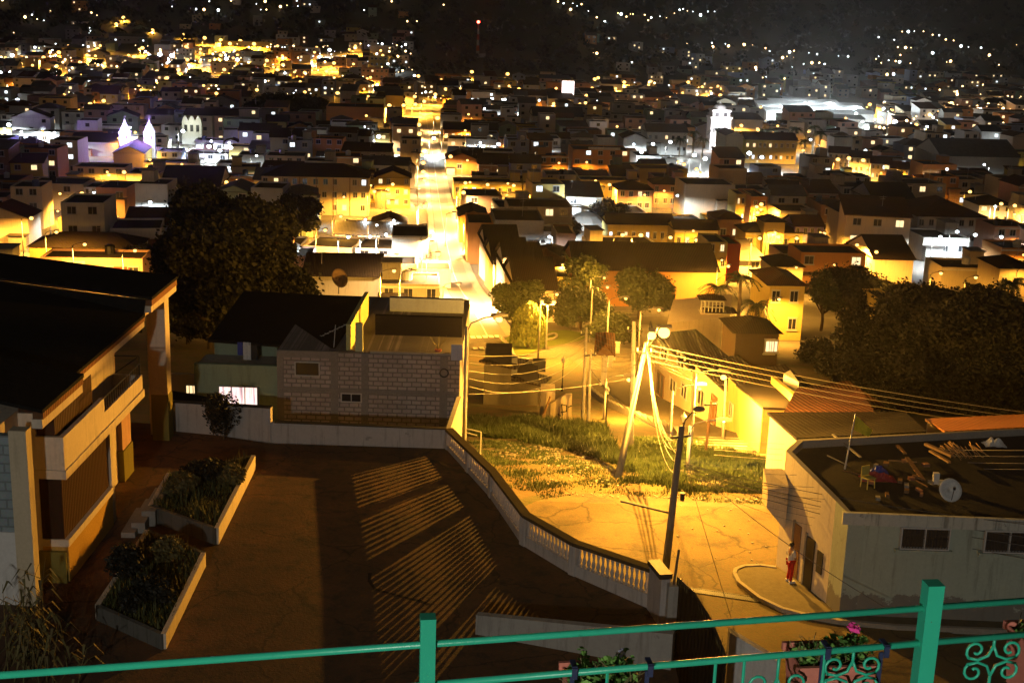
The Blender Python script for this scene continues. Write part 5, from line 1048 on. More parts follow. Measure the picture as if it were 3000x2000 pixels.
for i, (u, vb, vt, R, lab) in enumerate(((1640, 775, 660, 2.6, 'palm in front of the tall pale retaining wall house'), (1690, 790, 640, 3.0, 'taller palm between the small white pavilions and the villa'), (1730, 790, 700, 2.6, 'drooping palm right beside the yellow villa'), (2310, 780, 650, 3.2, 'palm at the picture edge above the dark slope'), (1745, 830, 745, 2.0, 'low palm below the drooping one'))): palm(lab, u, vb, vt, 50+i, None, R)
# double-headed park lamp and the other park lamps
pb_ = gt(1254, 803); hh = vz(pb_.x, pb_.y, 700)-pb_.z; t = thing('park_lamp', 'double-headed orange park lamp beside the weeping tree', 'street lamp', pb_); m = MB(); m.cyl((0, 0, -.5), (0, 0, hh), .11, .07, 8); m.part('pole', M['pole'], t)
dd = 14/FP*pb_.length; m = MB(); m.tube([(-dd, 0, hh+.15), (0, 0, hh), (dd, 0, hh+.1)], .04, 6); m.part('arm', M['pole'], t)
for s in (-1, 1):
    m = MB(); m.box((s*dd, 0, hh+.55), (.6, .3, .1)); h_ = m.part('lamp_head', M['concrete'], t); m = MB(); m.ball((s*dd, 0, hh+.3), .24, 10, 0, .8); o = m.part('bulb', M['bulb_o'], t, True); o.parent = h_; point('lamp_light', SOD, 7000, (s*dd, 0, hh-.12), t)
for (u, v, lab, pw) in ((1387, 642, 'tall orange park lamp in front of the broad hazy tree', 9000), (1394, 664, 'lower orange lamp just under the tall park lamp', 3500), (1512, 717, 'orange lamp above the brightest lamp, behind it', 5000), (1052, 657, 'orange street lamp where the long street meets the crossing', 5000), (1436, 690, 'orange lamp hidden among the park trees', 5000)):
    h = 6.5; q = gt(u, v, h); street_lamp(lab, q.x-1.7, q.y, q.z-h, h, 'o', pw, 0, max(.16, q.length*.0009))
# ================================================================ BALCONY RAILING WITH FLOWER BOXES
y_at = lambda u: 3.75+.00022*(u-1176)
def rp_(u, v):
    y = 3.75
    for _ in range(8): p = PY(u, v, y); y = 3.78+.13*p.x
    return p
rt = thing('green_railing', 'glossy green metal balcony railing with square posts and scrollwork across the front', 'railing', rp_(1176, 1560)-Vector((0, 0, 1.0)))
tl, tr_ = rp_(-60, 1551), rp_(2420, 1376); zt_ = (tl.z+tr_.z)/2
def railbar(name, a, b_, r):
    m = MB(); m.cyl(a, b_, r, r, 14); return m.build(name, M['rail'], rt, True)
railbar('top_rail', rp_(-60, 1554.5), rp_(2420, 1374), .0112)
railbar('middle_rail', rp_(700, 1596), rp_(2420, 1450.5), .0112)
rd_ = math.atan(.13)
for (u, v, w) in ((983, 1418, .047), (2144, 1341, .054)):
    p = rp_(u, v); m = MB(); m.box((p.x, p.y, p.z-1.1), (w, w, 2.2), rd_); m.box((p.x, p.y, p.z+.002), (w+.001, w+.001, .006), rd_); m.build('post', M['rail'], rt)
RV = lambda u: 1450.5+(2420-u)*.0846
def spiral(c, r, turns, flip, ex, ez, n=22):
    out = []
    for i in range(n+1):
        t = i/n; w = turns*2*PI*t; rr = r*(1-.82*t); out.append(c+ex*(rr*math.cos(w)*flip)+ez*(rr*math.sin(w)))
    return out
ex = Vector((math.cos(rd_), math.sin(rd_), 0)); ez = Vector((0, 0, 1))
def scroll(u, v):
    p = rp_(u, v); m = MB(); s = .062
    m.cyl(Vector((p.x, p.y, rp_(u, RV(u)).z)), p+ez*.04, .0055, .0055, 6); m.cyl(p-ez*.04, p-ez*.3, .0055, .0055, 6)
    for fx in (-1, 1):
        for fz in (-1, 1):
            c = p+ex*fx*s*.95+ez*fz*s*.62; pts = [p+ez*fz*.0+ex*fx*s*1.55, p+ex*fx*s*.75+ez*fz*.006, p+ex*fx*.012+ez*fz*.05]
            m.tube([p+ez*fz*.055, p+ex*fx*s*.25+ez*fz*.018, p+ex*fx*s*.8+ez*fz*.004, p+ex*fx*s*1.35+ez*fz*.012]+[c+ex*fx*(.036*(1-.75*k/12)*math.cos(-.9+k*.52))+ez*fz*(.036*(1-.75*k/12)*math.sin(-.9+k*.52)) for k in range(13)], .0052, 6)
    m.build('scroll', M['rail'], rt, True)
for (u, v) in ((2278, 1516), (1955, 1552), (1782, 1592)): scroll(u, v)
for (u, v) in ((1395, 1545), (1642, 1545), (1708, 1540), (1893, 1520)):
    p = rp_(u, v); m = MB(); m.cyl(Vector((p.x, p.y, rp_(u, RV(u)).z)), p-ez*.35, .0055, .0055, 6); m.lathe([(.006, -.12), (.013, -.11), (.009, -.09), (.006, -.06)], p, 8); m.build('baluster', M['rail'], rt)
def flowerbox(label, u0, v0, u1, v1, seed, flower, off=.13, cat='flower box', straps=()):
    a, b_ = rp_(u0, v0), rp_(u1, v1); a = PY(u0, v0, a.y+off); b_ = PY(u1, v1, b_.y+off); c = (a+b_)/2; t = thing('flower_box', label, cat, c, 'flower boxes on the green railing'); L = (b_-a).length; m = MB()
    e = ex; n_ = Vector((-e.y, e.x, 0)); vs = []
    for z, hw, hd in ((-.20, L*.46, .055), (0, L*.5, .085)):
        for sx, sy in ((-1, -1), (1, -1), (1, 1), (-1, 1)): vs.append(e*sx*hw+n_*sy*hd+ez*z)
    m.add(vs, [(3, 2, 1, 0), (0, 1, 5, 4), (1, 2, 6, 5), (2, 3, 7, 6), (3, 0, 4, 7)]); 
    o = m.part('box', M['pot'], t); so = o.modifiers.new('thick', 'SOLIDIFY'); so.thickness = .008
    m = MB(); m.box((0, 0, .0), (L+.02, .19, .025), rd_); m2 = MB(); m2.box((0, 0, -.012), (L-.02, .15, .02), rd_); m2.part('soil', M['soil'], t)
    for sy in (-1, 1): m = MB(); m.box(n_*sy*.088+ez*.0, (L+.02, .014, .028), rd_); m.part('rim', M['pot'], t)
    rnd = random.Random(seed); f = MB()
    for i in range(130):
        x = rnd.uniform(-.46, .46)*L; p = e*x+n_*rnd.uniform(-.06, .06)+ez*rnd.uniform(0, .075)*(.6+.4*math.sin(x*14)); leafball(p, .012, 3, .03, rnd, f)
    f.part('leaves', M['fresh'], t); g = MB()
    for i in range(60): x = rnd.uniform(-.48, .48)*L; p = e*x+n_*rnd.uniform(-.07, .07); q = p+Vector((rnd.gauss(0, .03), rnd.gauss(0, .02), rnd.uniform(.02, .06))); g.tube([p, q], .0015, 3)
    g.part('dry_stems', M['dry'], t)
    for (fx, fz, mt, k) in flower:
        h = MB(); c_ = e*fx*L+ez*fz; h.tube([e*fx*L, c_], .002, 4); h.part('flower_stem', M['fresh'], t); h = MB(); leafball(c_, .02, k, .022, rnd, h, .7); h.part('flower', M[mt], t)
    rz_ = rp_((u0+u1)/2, RV((u0+u1)/2)).z-c.z
    for fx in straps:
        h = MB(); h.box(e*fx*L-n_*(off+.015)+ez*(rz_+.004), (.017, .006, .045), rd_); h.box(e*fx*L-n_*.105+ez*(rz_/2-.12), (.014, .006, rz_+.2), rd_); h.box(e*fx*L-n_*(off/2+.06)+ez*(rz_+.021), (.017, off-.07, .006), rd_); h.part('hanger', M['navy'], t)
    return t
flowerbox('pink flower box with magenta geranium hanging on the middle rail', 1822, 1516, 1992, 1500, 1, [(.28, .105, 'geranium', 30), (-.1, .05, 'fresh', 12)], straps=(-.27, .5))
flowerbox('flower box of dry moss and small pale blossom, left part of the railing', 1300, 1562, 1460, 1549, 2, [(-.25, .075, 'fresh', 14), (-.28, .10, 'fresh', 6), (.25, .085, 'lilacpetal', 8), (.24, .06, 'fresh', 14)], straps=(-.5, .55))
flowerbox('pink flower box cut off by the picture edge beside the scroll', 2340, 1464, 2470, 1454, 3, [])
for o in bpy.data.objects:
    if o.get('label', '').startswith('flower box of dry moss'): o['label'] = 'flower box of dry moss and small pale blossom, between the post and the pink box'
sl = MB(); sl.bx(-4, 5, 3.3, 4.6, -4.95, -4.75); kind(sl.build('balcony_floor', M['concrete'], org=(0, 4, -4.75)), 'structure')
# ================================================================ TOWN
occupied = []          # footprints (cx, cy, w, d, ang)
def hit(x, y, m=0.0):
    for cx, cy, w, d, a in occupied:
        dx, dy = x-cx, y-cy
        if abs(dx)+abs(dy) > w+d+m*2: continue
        lx = dx*math.cos(a)+dy*math.sin(a); ly = -dx*math.sin(a)+dy*math.cos(a)
        if abs(lx) < w/2+m and abs(ly) < d/2+m: return True
    return False
def overlap(cx, cy, w, d, a, m=.3):
    for fx in (-.5, -.17, .17, .5):
        for fy in (-.5, -.17, .17, .5):
            x = cx+fx*w*math.cos(a)-fy*d*math.sin(a); y = cy+fx*w*math.sin(a)+fy*d*math.cos(a)
            if hit(x, y, m): return True
    for ox, oy, ow, od, oa in occupied:
        dx, dy = ox-cx, oy-cy; lx = dx*math.cos(a)+dy*math.sin(a); ly = -dx*math.sin(a)+dy*math.cos(a)
        if abs(lx) < w/2+m and abs(ly) < d/2+m: return True
    return False
ROOFS = {'tin': 'rooftin', 'flat': 'roofslab', 'dark': 'roofdark', 'tile': 'rooftile', 'grey': 'roofgrey'}
winmesh = {}
def window_mesh(w, h, pane):
    k = (round(w, 1), round(h, 1), pane)
    if k not in winmesh:
        w, h = k[0], k[1]; b = MB(); f = .09; b.bx(-w/2, w/2, -.08, .02, h-f, h); b.bx(-w/2, w/2, -.08, .02, 0, f); b.bx(-w/2, -w/2+f, -.08, .02, f, h-f); b.bx(w/2-f, w/2, -.08, .02, f, h-f); b.bx(-.03, .03, -.07, .02, f, h-f); b.bx(-w/2-.12, w/2+.12, -.2, .02, -.12, -.003); b.bx(-w/2-.05, w/2+.05, -.12, .02, h+.003, h+.12)
        b.bx(-w/2+f, w/2-f, -.03, -.01, f, h-f, 1); winmesh[k] = b.mesh('window', [M['frame'], M[pane]])
    return winmesh[k]
def roof_mesh(b, w, d, h, kind_, ov=.45, pitch=.38):
    if kind_ == 'flat': b.bx(-w/2+.2, w/2-.2, .2, d-.2, h-.5, h-.35); return
    x0, x1, y0, y1 = -w/2-ov, w/2+ov, -ov, d+ov; e = h-.02
    if kind_ == 'gable_front': r = pitch*(w/2+ov); vs = [(x0, y0, e), (x1, y0, e), (x1, y1, e), (x0, y1, e), (0, y0, e+r), (0, y1, e+r)]; fs = [(0, 4, 5, 3), (4, 1, 2, 5), (3, 2, 1, 0)]
    elif kind_ == 'gable': r = pitch*(d/2+ov); vs = [(x0, y0, e), (x1, y0, e), (x1, y1, e), (x0, y1, e), (x0, d/2, e+r), (x1, d/2, e+r)]; fs = [(0, 1, 5, 4), (2, 3, 4, 5), (3, 2, 1, 0)]
    elif kind_ == 'hip':
        q = min(w, d)/2+ov; r = pitch*q; vs = [(x0, y0, e), (x1, y0, e), (x1, y1, e), (x0, y1, e)]
        if w >= d: vs += [(x0+q, d/2, e+r), (x1-q, d/2, e+r)]; fs = [(0, 1, 5, 4), (1, 2, 5), (2, 3, 4, 5), (3, 0, 4), (3, 2, 1, 0)]
        else: vs += [(0, y0+q, e+r), (0, y1-q, e+r)]; fs = [(0, 1, 4), (1, 2, 5, 4), (2, 3, 5), (3, 0, 4, 5), (3, 2, 1, 0)]
    else: r = .18*d; vs = [(x0, y0, e), (x1, y0, e), (x1, y1, e+r), (x0, y1, e+r), (x0, y0, e-.15), (x1, y0, e-.15), (x1, y1, e+r-.15), (x0, y1, e+r-.15)]; fs = [(0, 1, 2, 3), (7, 6, 5, 4), (4, 5, 1, 0), (5, 6, 2, 1), (6, 7, 3, 2), (7, 4, 0, 3)]
    b.add(vs, fs)
def wall_mesh(b, w, d, h, kind_, mi=0, pitch=.38, ov=.45):
    if kind_ == 'flat':
        for q in ((-w/2, w/2, 0, .2), (-w/2, w/2, d-.2, d), (-w/2, -w/2+.2, .2, d-.2), (w/2-.2, w/2, .2, d-.2)): b.bx(q[0], q[1], q[2], q[3], -4, h, mi)
        return
    b.bx(-w/2, w/2, 0, d, -4, h-.1, mi)
    if kind_ == 'gable_front': r = pitch*w/2; b.add([(-w/2, 0, h-.1), (w/2, 0, h-.1), (0, 0, h-.1+r), (-w/2, d, h-.1), (w/2, d, h-.1), (0, d, h-.1+r)], [(0, 1, 2), (5, 4, 3), (0, 2, 5, 3), (1, 4, 5, 2)], mi)
    if kind_ == 'gable': r = pitch*d/2; b.add([(-w/2, 0, h-.1), (-w/2, d, h-.1), (-w/2, d/2, h-.1+r), (w/2, 0, h-.1), (w/2, d, h-.1), (w/2, d/2, h-.1+r)], [(0, 2, 1), (3, 4, 5), (0, 3, 5, 2), (1, 2, 5, 4)], mi)
    if kind_ == 'shed': r = .18*d; b.add([(-w/2, 0, h-.1), (w/2, 0, h-.1), (w/2, d, h-.1+r-.1), (-w/2, d, h-.1+r-.1), (-w/2, d, h-.1), (w/2, d, h-.1)], [(0, 1, 2, 3), (0, 3, 4), (1, 5, 2), (4, 3, 2, 5)], mi)
def house(label, x, y, w, d, h, ang=0.0, roof='flat', wall='cream', cover='flat', rows=0, cols=0, lit=0.0, group=None, name='house', seed=0, z=None, extras=True, side=False):
    """(x, y) is the middle of the facade; the body lies behind it"""
    rnd = random.Random(int(seed*7919+x*13+y*7)); zb = T(x, y) if z is None else z; t = thing(name, label, 'house' if name == 'house' else name.split('_')[-1], (x, y, zb), group, ang)
    b = MB(); wall_mesh(b, w, d, h, roof); b.part('wall', M[wall], t); b = MB(); roof_mesh(b, w, d, h, roof); b.part('roof', M[ROOFS[cover]], t)
    if rows and cols:
        st = h/rows; ww = min(1.7, w/cols*.5); hh = min(1.5, st*.5)
        for r in range(rows):
            for c in range(cols):
                if rnd.random() < .1: continue
                jx = rnd.uniform(-.12, .12)*w/cols
                pane = rnd.choice(['lit_warm', 'lit_warm', 'lit_white']) if rnd.random() < lit else 'glass'; link_part('window', window_mesh(ww, hh, pane), t, (-w/2+w*(c+.5)/cols+jx, 0, r*st+st*.38))
        if side:
            n_ = max(1, int(d/4))
            for r in range(rows):
                for c in range(n_): link_part('window', window_mesh(1.2, hh, 'lit_warm' if rnd.random() < lit*.7 else 'glass'), t, (side*w/2, d*(c+.5)/n_, r*st+st*.38), side*PI/2)
    if extras and roof == 'flat' and rnd.random() < .45 and w > 7:
        b = MB(); sx = rnd.choice((-1, 1)); b.bx(sx*w/2-sx*.3, sx*w/2-sx*3.0, d*.55, d-.4, h-.4, h+2.1); b.part('stair_box', M[wall], t); b = MB(); b.bx(sx*w/2-sx*.1, sx*w/2-sx*3.2, d*.5, d-.2, h+2.103, h+2.25); b.part('stair_box_roof', M['concrete'], t)
    if extras and w > 6:
        q_ = rnd.random()
        if roof == 'flat' and q_ < .35: b = MB(); tx = rnd.uniform(-.3, .3)*w; b.lathe([(.75, h-.35), (.8, h+.2), (.8, h+.9), (.3, h+1.15)], (tx, d*rnd.uniform(.3, .8), 0), 10); b.part('water_tank', M[rnd.choice(('black', 'plasticw', 'blueroom'))], t)
        if rnd.random() < .4: b = MB(); tx = rnd.uniform(-.4, .4)*w; b.cyl((tx, d*.5, h-.4), (tx+.1, d*.5, h+3.2), .05, .03, 5); b.tube([(tx-.7, d*.5, h+2.9), (tx+.7, d*.5, h+3.0)], .03, 4); b.tube([(tx-.5, d*.5, h+2.5), (tx+.5, d*.5, h+2.6)], .03, 4); b.part('aerial', M['frame'], t)
        if rows > 1 and rnd.random() < .45: b = MB(); bw_ = w*rnd.uniform(.3, .8); sx = rnd.uniform(-.5, .5)*(w-bw_); b.bx(sx-bw_/2, sx+bw_/2, -1.0, -.003, h/rows-.12, h/rows+.06); b.bx(sx-bw_/2, sx+bw_/2, -1.0, -.92, h/rows+.063, h/rows+.9); b.part('balcony', M[wall], t)
        if rnd.random() < .4: b = MB(); sx = rnd.choice((-1, 1)); ww = w*rnd.uniform(.25, .45); hh_ = h*rnd.uniform(.45, .7); b.bx(sx*w/2, sx*w/2-sx*ww, -rnd.uniform(1.2, 2.4), -.003, -3, hh_); b.part('lean_to_wall', M[rnd.choice(('blocky', 'brick', 'grey', wall))], t); b = MB(); b.bx(sx*w/2+sx*.2, sx*w/2-sx*(ww+.2), -2.6, -.003, hh_+.003, hh_+.12); b.part('lean_to_roof', M['rooftin'], t)
        if rnd.random() < .3: b = MB(); b.bx(-w/2-.02, w/2+.02, -.16, -.003, h-.55, h-.3); b.part('cornice_band', M['white'], t)
    ex_ = 5.0 if label else 0.0; occupied.append((x-math.sin(ang)*(d-ex_)/2, y+math.cos(ang)*(d-ex_)/2, w, d+ex_, ang)); return t
# streets kept free
def seg_occupy(pts, w):
    for p, q in zip(pts, pts[1:]):
        dv = Vector((q[0]-p[0], q[1]-p[1])); occupied.append(((p[0]+q[0])/2, (p[1]+q[1])/2, w, dv.length+.5, math.atan2(-dv.x, dv.y)))
seg_occupy([(p.x, p.y) for p in street_line], 9.5); seg_occupy([(p.x, p.y) for p in cross], 9); seg_occupy([(p.x, p.y) for p in up], 9)
for o in list(bpy.data.objects):
    if o.get('category') in ('tree', 'palm') and o.location.y > 60: occupied.append((o.location.x, o.location.y, 4, 4, 0))
def H(label, u0, u1, vt, h, d, roof='flat', wall='cream', cover=None, rows=0, cols=0, lit=0.0, ang=None, name='house', dz=0, **kw):
    """placed so that its eaves line is seen from u0 to u1 at row vt"""
    p = gt((u0+u1)/2, vt, h+dz); w = (u1-u0)/FP*p.dot(F_); a = sang if ang is None else math.radians(ang)
    return house(label, p.x, p.y, w, d, h, a, roof, wall, cover or ('flat' if roof == 'flat' else 'dark'), rows, cols, lit, None, name, z=p.z-h, **kw)
HAND = [
 # near and middle distance, west of the long street
 ('cream gable-ended house half out of the picture above the mossy roof', -70, 62, 500, 6, 9, 'gable_front', 'apricot', 'tile'),
 ('long low yellow-lit house with dark hipped roof', 70, 312, 568, 4.2, 9, 'hip', 'yellow', 'dark', 1, 7),
 ('pink house with dark red band and white panel', 95, 325, 592, 4.5, 7, 'flat', 'pink', None, 1, 4),
 ('small yellow-lit house with three wide windows', 172, 256, 513, 3.4, 8, 'flat', 'yellow', None, 1, 3),
 ('tiny yellow-lit house beside the one with three wide windows', 134, 170, 500, 3.4, 5, 'flat', 'yellow', None, 1, 1),
 ('broad cream house with bare side wall, at the street lamp', 66, 190, 422, 6.5, 12, 'flat', 'cream', None, 2, 2),
 ('white-fronted house beside the broad cream house', 192, 240, 430, 6, 9, 'flat', 'white', None, 2, 3),
 ('yellow-lit two-storey house with four square windows', 168, 286, 384, 6, 10, 'flat', 'cream', None, 2, 4),
 ('plain tan house with blank front', 290, 366, 398, 6, 12, 'flat', 'grey'),
 ('long dark-roofed hall behind the huge tree', 372, 502, 428, 6, 20, 'gable', 'grey', 'dark'),
 ('low cream house with balcony strip behind the church', 330, 448, 374, 5, 10, 'flat', 'apricot', None, 1, 5),
 ('bright orange-lit house above the huge tree', 502, 590, 405, 5, 8, 'flat', 'orange', None, 1, 4),
 ('pale house with lit terrace above the orange-lit one', 498, 546, 375, 6, 9, 'flat', 'white', None, 2, 2, .5),
 ('wide cream apartment block with three rows of windows', 602, 846, 406, 9.5, 13, 'hip', 'cream', 'dark', 3, 11, .12),
 ('bright yellow gable-fronted house beside the long street', 862, 942, 408, 8, 10, 'gable_front', 'yellow', 'dark', 3, 4, .2),
 ('yellow annex next to the gable-fronted house', 846, 862, 398, 8, 10, 'flat', 'yellow', None, 3, 1),
 ('white gabled chalet lit by cold light', 856, 932, 514, 4, 8, 'gable_front', 'white', 'dark', 1, 3, .3),
 ('low white wing beside the gabled chalet', 790, 854, 516, 3.6, 8, 'flat', 'white', None, 1, 3, .3),
 ('low white open shed below the gabled chalet', 770, 930, 536, 3, 7, 'shed', 'white', 'grey', 1, 5, .5),
 ('tan blank-walled house close to the long street', 900, 984, 542, 7, 12, 'flat', 'grey'),
 ('small white-lit shop with slanting canopy', 728, 770, 360, 4, 6, 'shed', 'white', 'grey', 1, 2, .9),
 ('overexposed flat white house by the street mouth', 878, 956, 606, 3.4, 8, 'flat', 'white', None, 1, 3),
 ('low cream house joined to the overexposed white house', 958, 1036, 618, 3.2, 7, 'flat', 'cream'),
 ('low long roof in front of the overexposed white house', 700, 872, 632, 3.2, 9, 'shed', 'grey', 'dark'),
 ('grey-roofed low house right behind the rooftop room', 872, 1010, 652, 3.4, 8, 'flat', 'grey', None, 1, 3),
 ('cold-lit white house with gabled porch', 448, 512, 322, 5, 9, 'flat', 'white', None, 1, 3, .2),
 ('little cold-lit white gable beside the porch house', 516, 545, 326, 5, 7, 'gable_front', 'white', 'dark', 1, 1),
 ('two-storey white-yellow lit house at the picture edge', 2, 78, 264, 6, 9, 'flat', 'white', None, 2, 4),
 ('long white house with bright strip, near the slim bell column', 28, 158, 302, 5, 9, 'flat', 'white', None, 1, 6),
 ('brown gabled house below the slim bell column', 2, 82, 340, 6, 14, 'gable_front', 'orange', 'dark', 1, 1),
 ('grey ridge-roofed house behind the church nave', 165, 270, 326, 5, 12, 'gable', 'grey', 'dark'),
 ('cold-lit white house with aerial, close to the long street', 797, 866, 284, 6, 10, 'flat', 'white', None, 2, 4, .3),
 ('lower white wing of the house with aerial', 836, 884, 302, 4, 8, 'flat', 'white', None, 1, 2, .6),
 ('cold-lit white house with roof terrace', 674, 750, 298, 6, 9, 'flat', 'white', None, 2, 4, .3),
 ('wide tan warehouse with blank walls', 750, 880, 246, 9, 22, 'flat', 'orange'),
 ('grey flat house with pale side, behind the three-row block', 548, 606, 355, 6, 10, 'flat', 'grey', None, 1, 2, .3),
 ('dim house with shuttered bays behind the three-row block', 610, 700, 358, 7, 12, 'flat', 'apricot', None, 2, 4),
 # east of the long street
 ('orange gable-fronted house near the street mouth', 1056, 1118, 497, 6, 12, 'gable_front', 'orange', 'dark', 1, 1),
 ('brown bare-walled house at the street mouth', 1075, 1134, 512, 8, 12, 'flat', 'orange'),
 ('broad bare concrete block wall house', 1136, 1250, 506, 9, 14, 'flat', 'blocky'),
 ('small house with a pale mural wall, lit white', 1248, 1278, 532, 6, 8, 'flat', 'white', None, 1, 1),
 ('dark brick house beside the mural wall', 1279, 1322, 536, 7, 10, 'flat', 'brick'),
 ('low tile-roofed house with raised two-window attic', 1190, 1325, 612, 4.5, 11, 'hip', 'cream', 'tile'),
 ('two-window attic house under a dark hip', 1238, 1308, 586, 6, 7, 'hip', 'cream', 'dark', 1, 2),
 ('yellow garden house with arched doorway', 1230, 1312, 636, 4, 8, 'flat', 'yellow', None, 1, 1),
 ('huge dark roof of a hall facing the park', 1322, 1650, 622, 5.5, 15, 'gable', 'orange', 'dark'),
 ('yellow terrace with small gables, behind the huge dark roof', 1396, 1548, 516, 5, 9, 'gable', 'yellow', 'dark', 1, 9, .1),
 ('second half of the yellow terrace with arched ends', 1550, 1650, 528, 5, 8, 'gable', 'yellow', 'dark', 1, 5, .1),
 ('long low yellow arcade with pale roof edge', 1042, 1200, 418, 5, 9, 'flat', 'yellow', None, 1, 8, .3),
 ('glass-fronted continuation of the yellow arcade', 1202, 1330, 421, 5, 9, 'flat', 'yellow', None, 1, 7, .2),
 ('yellow arcade end with railings on the roof', 1332, 1472, 414, 5, 9, 'flat', 'yellow', None, 1, 7, .2),
 ('three-storey orange house with white roof edge', 1316, 1446, 344, 9, 14, 'flat', 'orange', None, 3, 5, .15),
 ('orange two-storey house beside the white stair tower', 1236, 1306, 358, 7, 10, 'flat', 'orange', None, 2, 3),
 ('pale cold-lit house with yellow-white lower front', 1226, 1288, 318, 8, 14, 'flat', 'white', None, 2, 3),
 ('brown-roofed gable house along the long street', 1026, 1096, 366, 5, 14, 'gable_front', 'orange', 'dark', 1, 1),
 ('long dark-roofed row behind the arcade', 1100, 1230, 378, 5, 14, 'gable', 'brick', 'dark', 1, 4, .15),
 ('cold-lit white house with glass stair and spike', 1070, 1142, 320, 6, 10, 'flat', 'white', None, 1, 4, .4),
 ('long orange-lit market arcade with row of bright arches', 1020, 1230, 300, 5, 14, 'gable', 'orange', 'dark', 1, 14, .5),
 ('big dark hall with bright eaves line', 1225, 1340, 268, 6, 20, 'gable', 'cream', 'dark'),
 ('large white public building with dark window rows', 1486, 1580, 304, 9, 14, 'gable', 'white', 'grey', 2, 7, .1),
 ('white gable hall beside the large white building', 1432, 1486, 318, 7, 14, 'gable_front', 'white', 'dark'),
 ('white-walled corner with dark hip near the plaza lamps', 1462, 1520, 358, 5, 14, 'flat', 'white'),
 ('house with wide windows and pink walls behind the lit garden', 1418, 1500, 436, 6, 10, 'hip', 'pink', 'dark', 2, 4, .1),
 ('second pink house stepping up behind the lit garden', 1502, 1572, 424, 6.5, 10, 'hip', 'pink', 'dark', 2, 4, .1),
 ('big tan blank wall beside the bright street front', 1574, 1690, 424, 9, 14, 'flat', 'apricot'),
 ('overexposed yellow street front with tall windows', 1692, 1726, 446, 8, 9, 'flat', 'yellow', None, 2, 3, .3),
 ('orange-lit end of the bright street front', 1726, 1764, 452, 8, 14, 'flat', 'orange', None, 2, 2),
 ('bright yellow house washed out by its lamp', 1712, 1846, 534, 4.5, 9, 'hip', 'yellow', 'dark', 1, 5),
 ('little yellow upper storey behind the washed-out house', 1756, 1804, 510, 7, 7, 'hip', 'yellow', 'dark', 1, 3),
 ('brown house with a lit window above the washed-out house', 1646, 1705, 503, 6, 9, 'hip', 'brick', 'tile', 1, 2, .5),
 ('narrow three-storey yellow house lit red at the door', 1627, 1672, 556, 8, 9, 'flat', 'yellow', None, 3, 2, .2),
 ('dark red side house next to the narrow yellow one', 1672, 1702, 560, 7, 9, 'flat', 'red'),
 ('lilac house behind the orange street lamp', 1826, 1892, 520, 6, 9, 'gable', 'violet', 'tile', 2, 4),
 ('tall tan gable house with round water tank', 1938, 2006, 492, 8, 12, 'gable_front', 'apricot', 'dark'),
 ('yellow house with corner windows above the villa', 1776, 1846, 612, 5, 8, 'hip', 'cream', 'dark', 1, 2),
 ('yellow two-storey villa with balcony rail and two wide windows', 1768, 1850, 655, 7, 9, 'hip', 'yellow', 'tile', 2, 2),
 ('grey-white mansion with big dark roof and arched front', 2106, 2272, 498, 7, 20, 'hip', 'white', 'tile', 2, 7),
 ('long grey wall building left of the mansion', 2008, 2104, 462, 8, 18, 'gable', 'grey', 'dark'),
 ('cream house with raised curved parapet', 1968, 2090, 432, 5, 10, 'flat', 'yellow', None, 1, 5),
 ('tan building with blank lit wall near the curved parapet', 1884, 1968, 404, 7, 14, 'flat', 'apricot'),
 ('house with red and yellow lit shop windows', 1818, 1882, 408, 5, 10, 'flat', 'grey', None, 1, 5, .8),
 ('tan house with lit side beyond the curved parapet', 2120, 2200, 378, 7, 12, 'flat', 'orange'),
 ('long pale hall at the edge of town', 2160, 2345, 360, 8, 26, 'gable', 'grey', 'grey'),
 ('cream five-window tower block', 2126, 2184, 306, 13, 12, 'flat', 'cream', None, 4, 3, .15),
 ('white-topped tower beside the cream tower block', 2216, 2250, 302, 13, 10, 'flat', 'white', None, 3, 2),
 ('pale grey school with a lit window band', 1996, 2090, 318, 7, 12, 'flat', 'white', None, 2, 8, .5),
 ('green-lit gable behind the pale grey school', 2094, 2122, 330, 7, 12, 'gable_front', 'green', 'dark'),
 ('white-pink terraced house at the picture edge', 2284, 2370, 520, 7, 10, 'flat', 'pink', None, 2, 3, .3),
 ('orange brick house at the picture edge', 2300, 2372, 570, 6, 9, 'flat', 'orange', None, 1, 2),
 ('cream house with tall shutters at the picture edge', 2296, 2380, 616, 5, 9, 'hip', 'cream', 'dark', 1, 3),
 ('low grey house behind the orange brick house', 2120, 2230, 546, 5, 12, 'flat', 'grey', None, 1, 3),
 ('dim brown house on the near slope with lit barred window', 1690, 1790, 764, 3.6, 6, 'hip', 'brownr', None, 1, 2),
 ('yellow-lit low house among the slope trees', 2018, 2060, 688, 4, 7, 'flat', 'yellow', None, 1, 1),
 ('long dark roof over a slanting lit wall', 2010, 2100, 596, 5, 16, 'gable', 'apricot', 'dark'),
 ('tan cottage with lit eaves beside the slanting wall', 1930, 2008, 590, 4, 10, 'hip', 'yellow', 'dark', 1, 3),
 # far side of town
 ('bright white far house with two rows of windows', 674, 734, 110, 8, 10, 'flat', 'white', None, 2, 7, .2),
 ('far grid-windowed white block beside the floodlit yard', 404, 442, 113, 11, 10, 'flat', 'white', None, 4, 5, .3),
 ('long dim far hall high on the slope', 250, 332, 84, 6, 12, 'gable', 'grey', 'grey', 1, 8, .2),
 ('far orange-lit retaining building with row of arches', 508, 620, 96, 7, 8, 'flat', 'yellow', None, 1, 9),
 ('far yellow house on the slope edge', 848, 892, 130, 8, 9, 'flat', 'yellow', None, 2, 4),
 ('far stepped pinkish house with rows of openings', 830, 892, 158, 11, 12, 'flat', 'pink', None, 3, 6, .2),
 ('far tan retaining hall below the dim hillside house', 850, 912, 106, 6, 10, 'flat', 'apricot'),
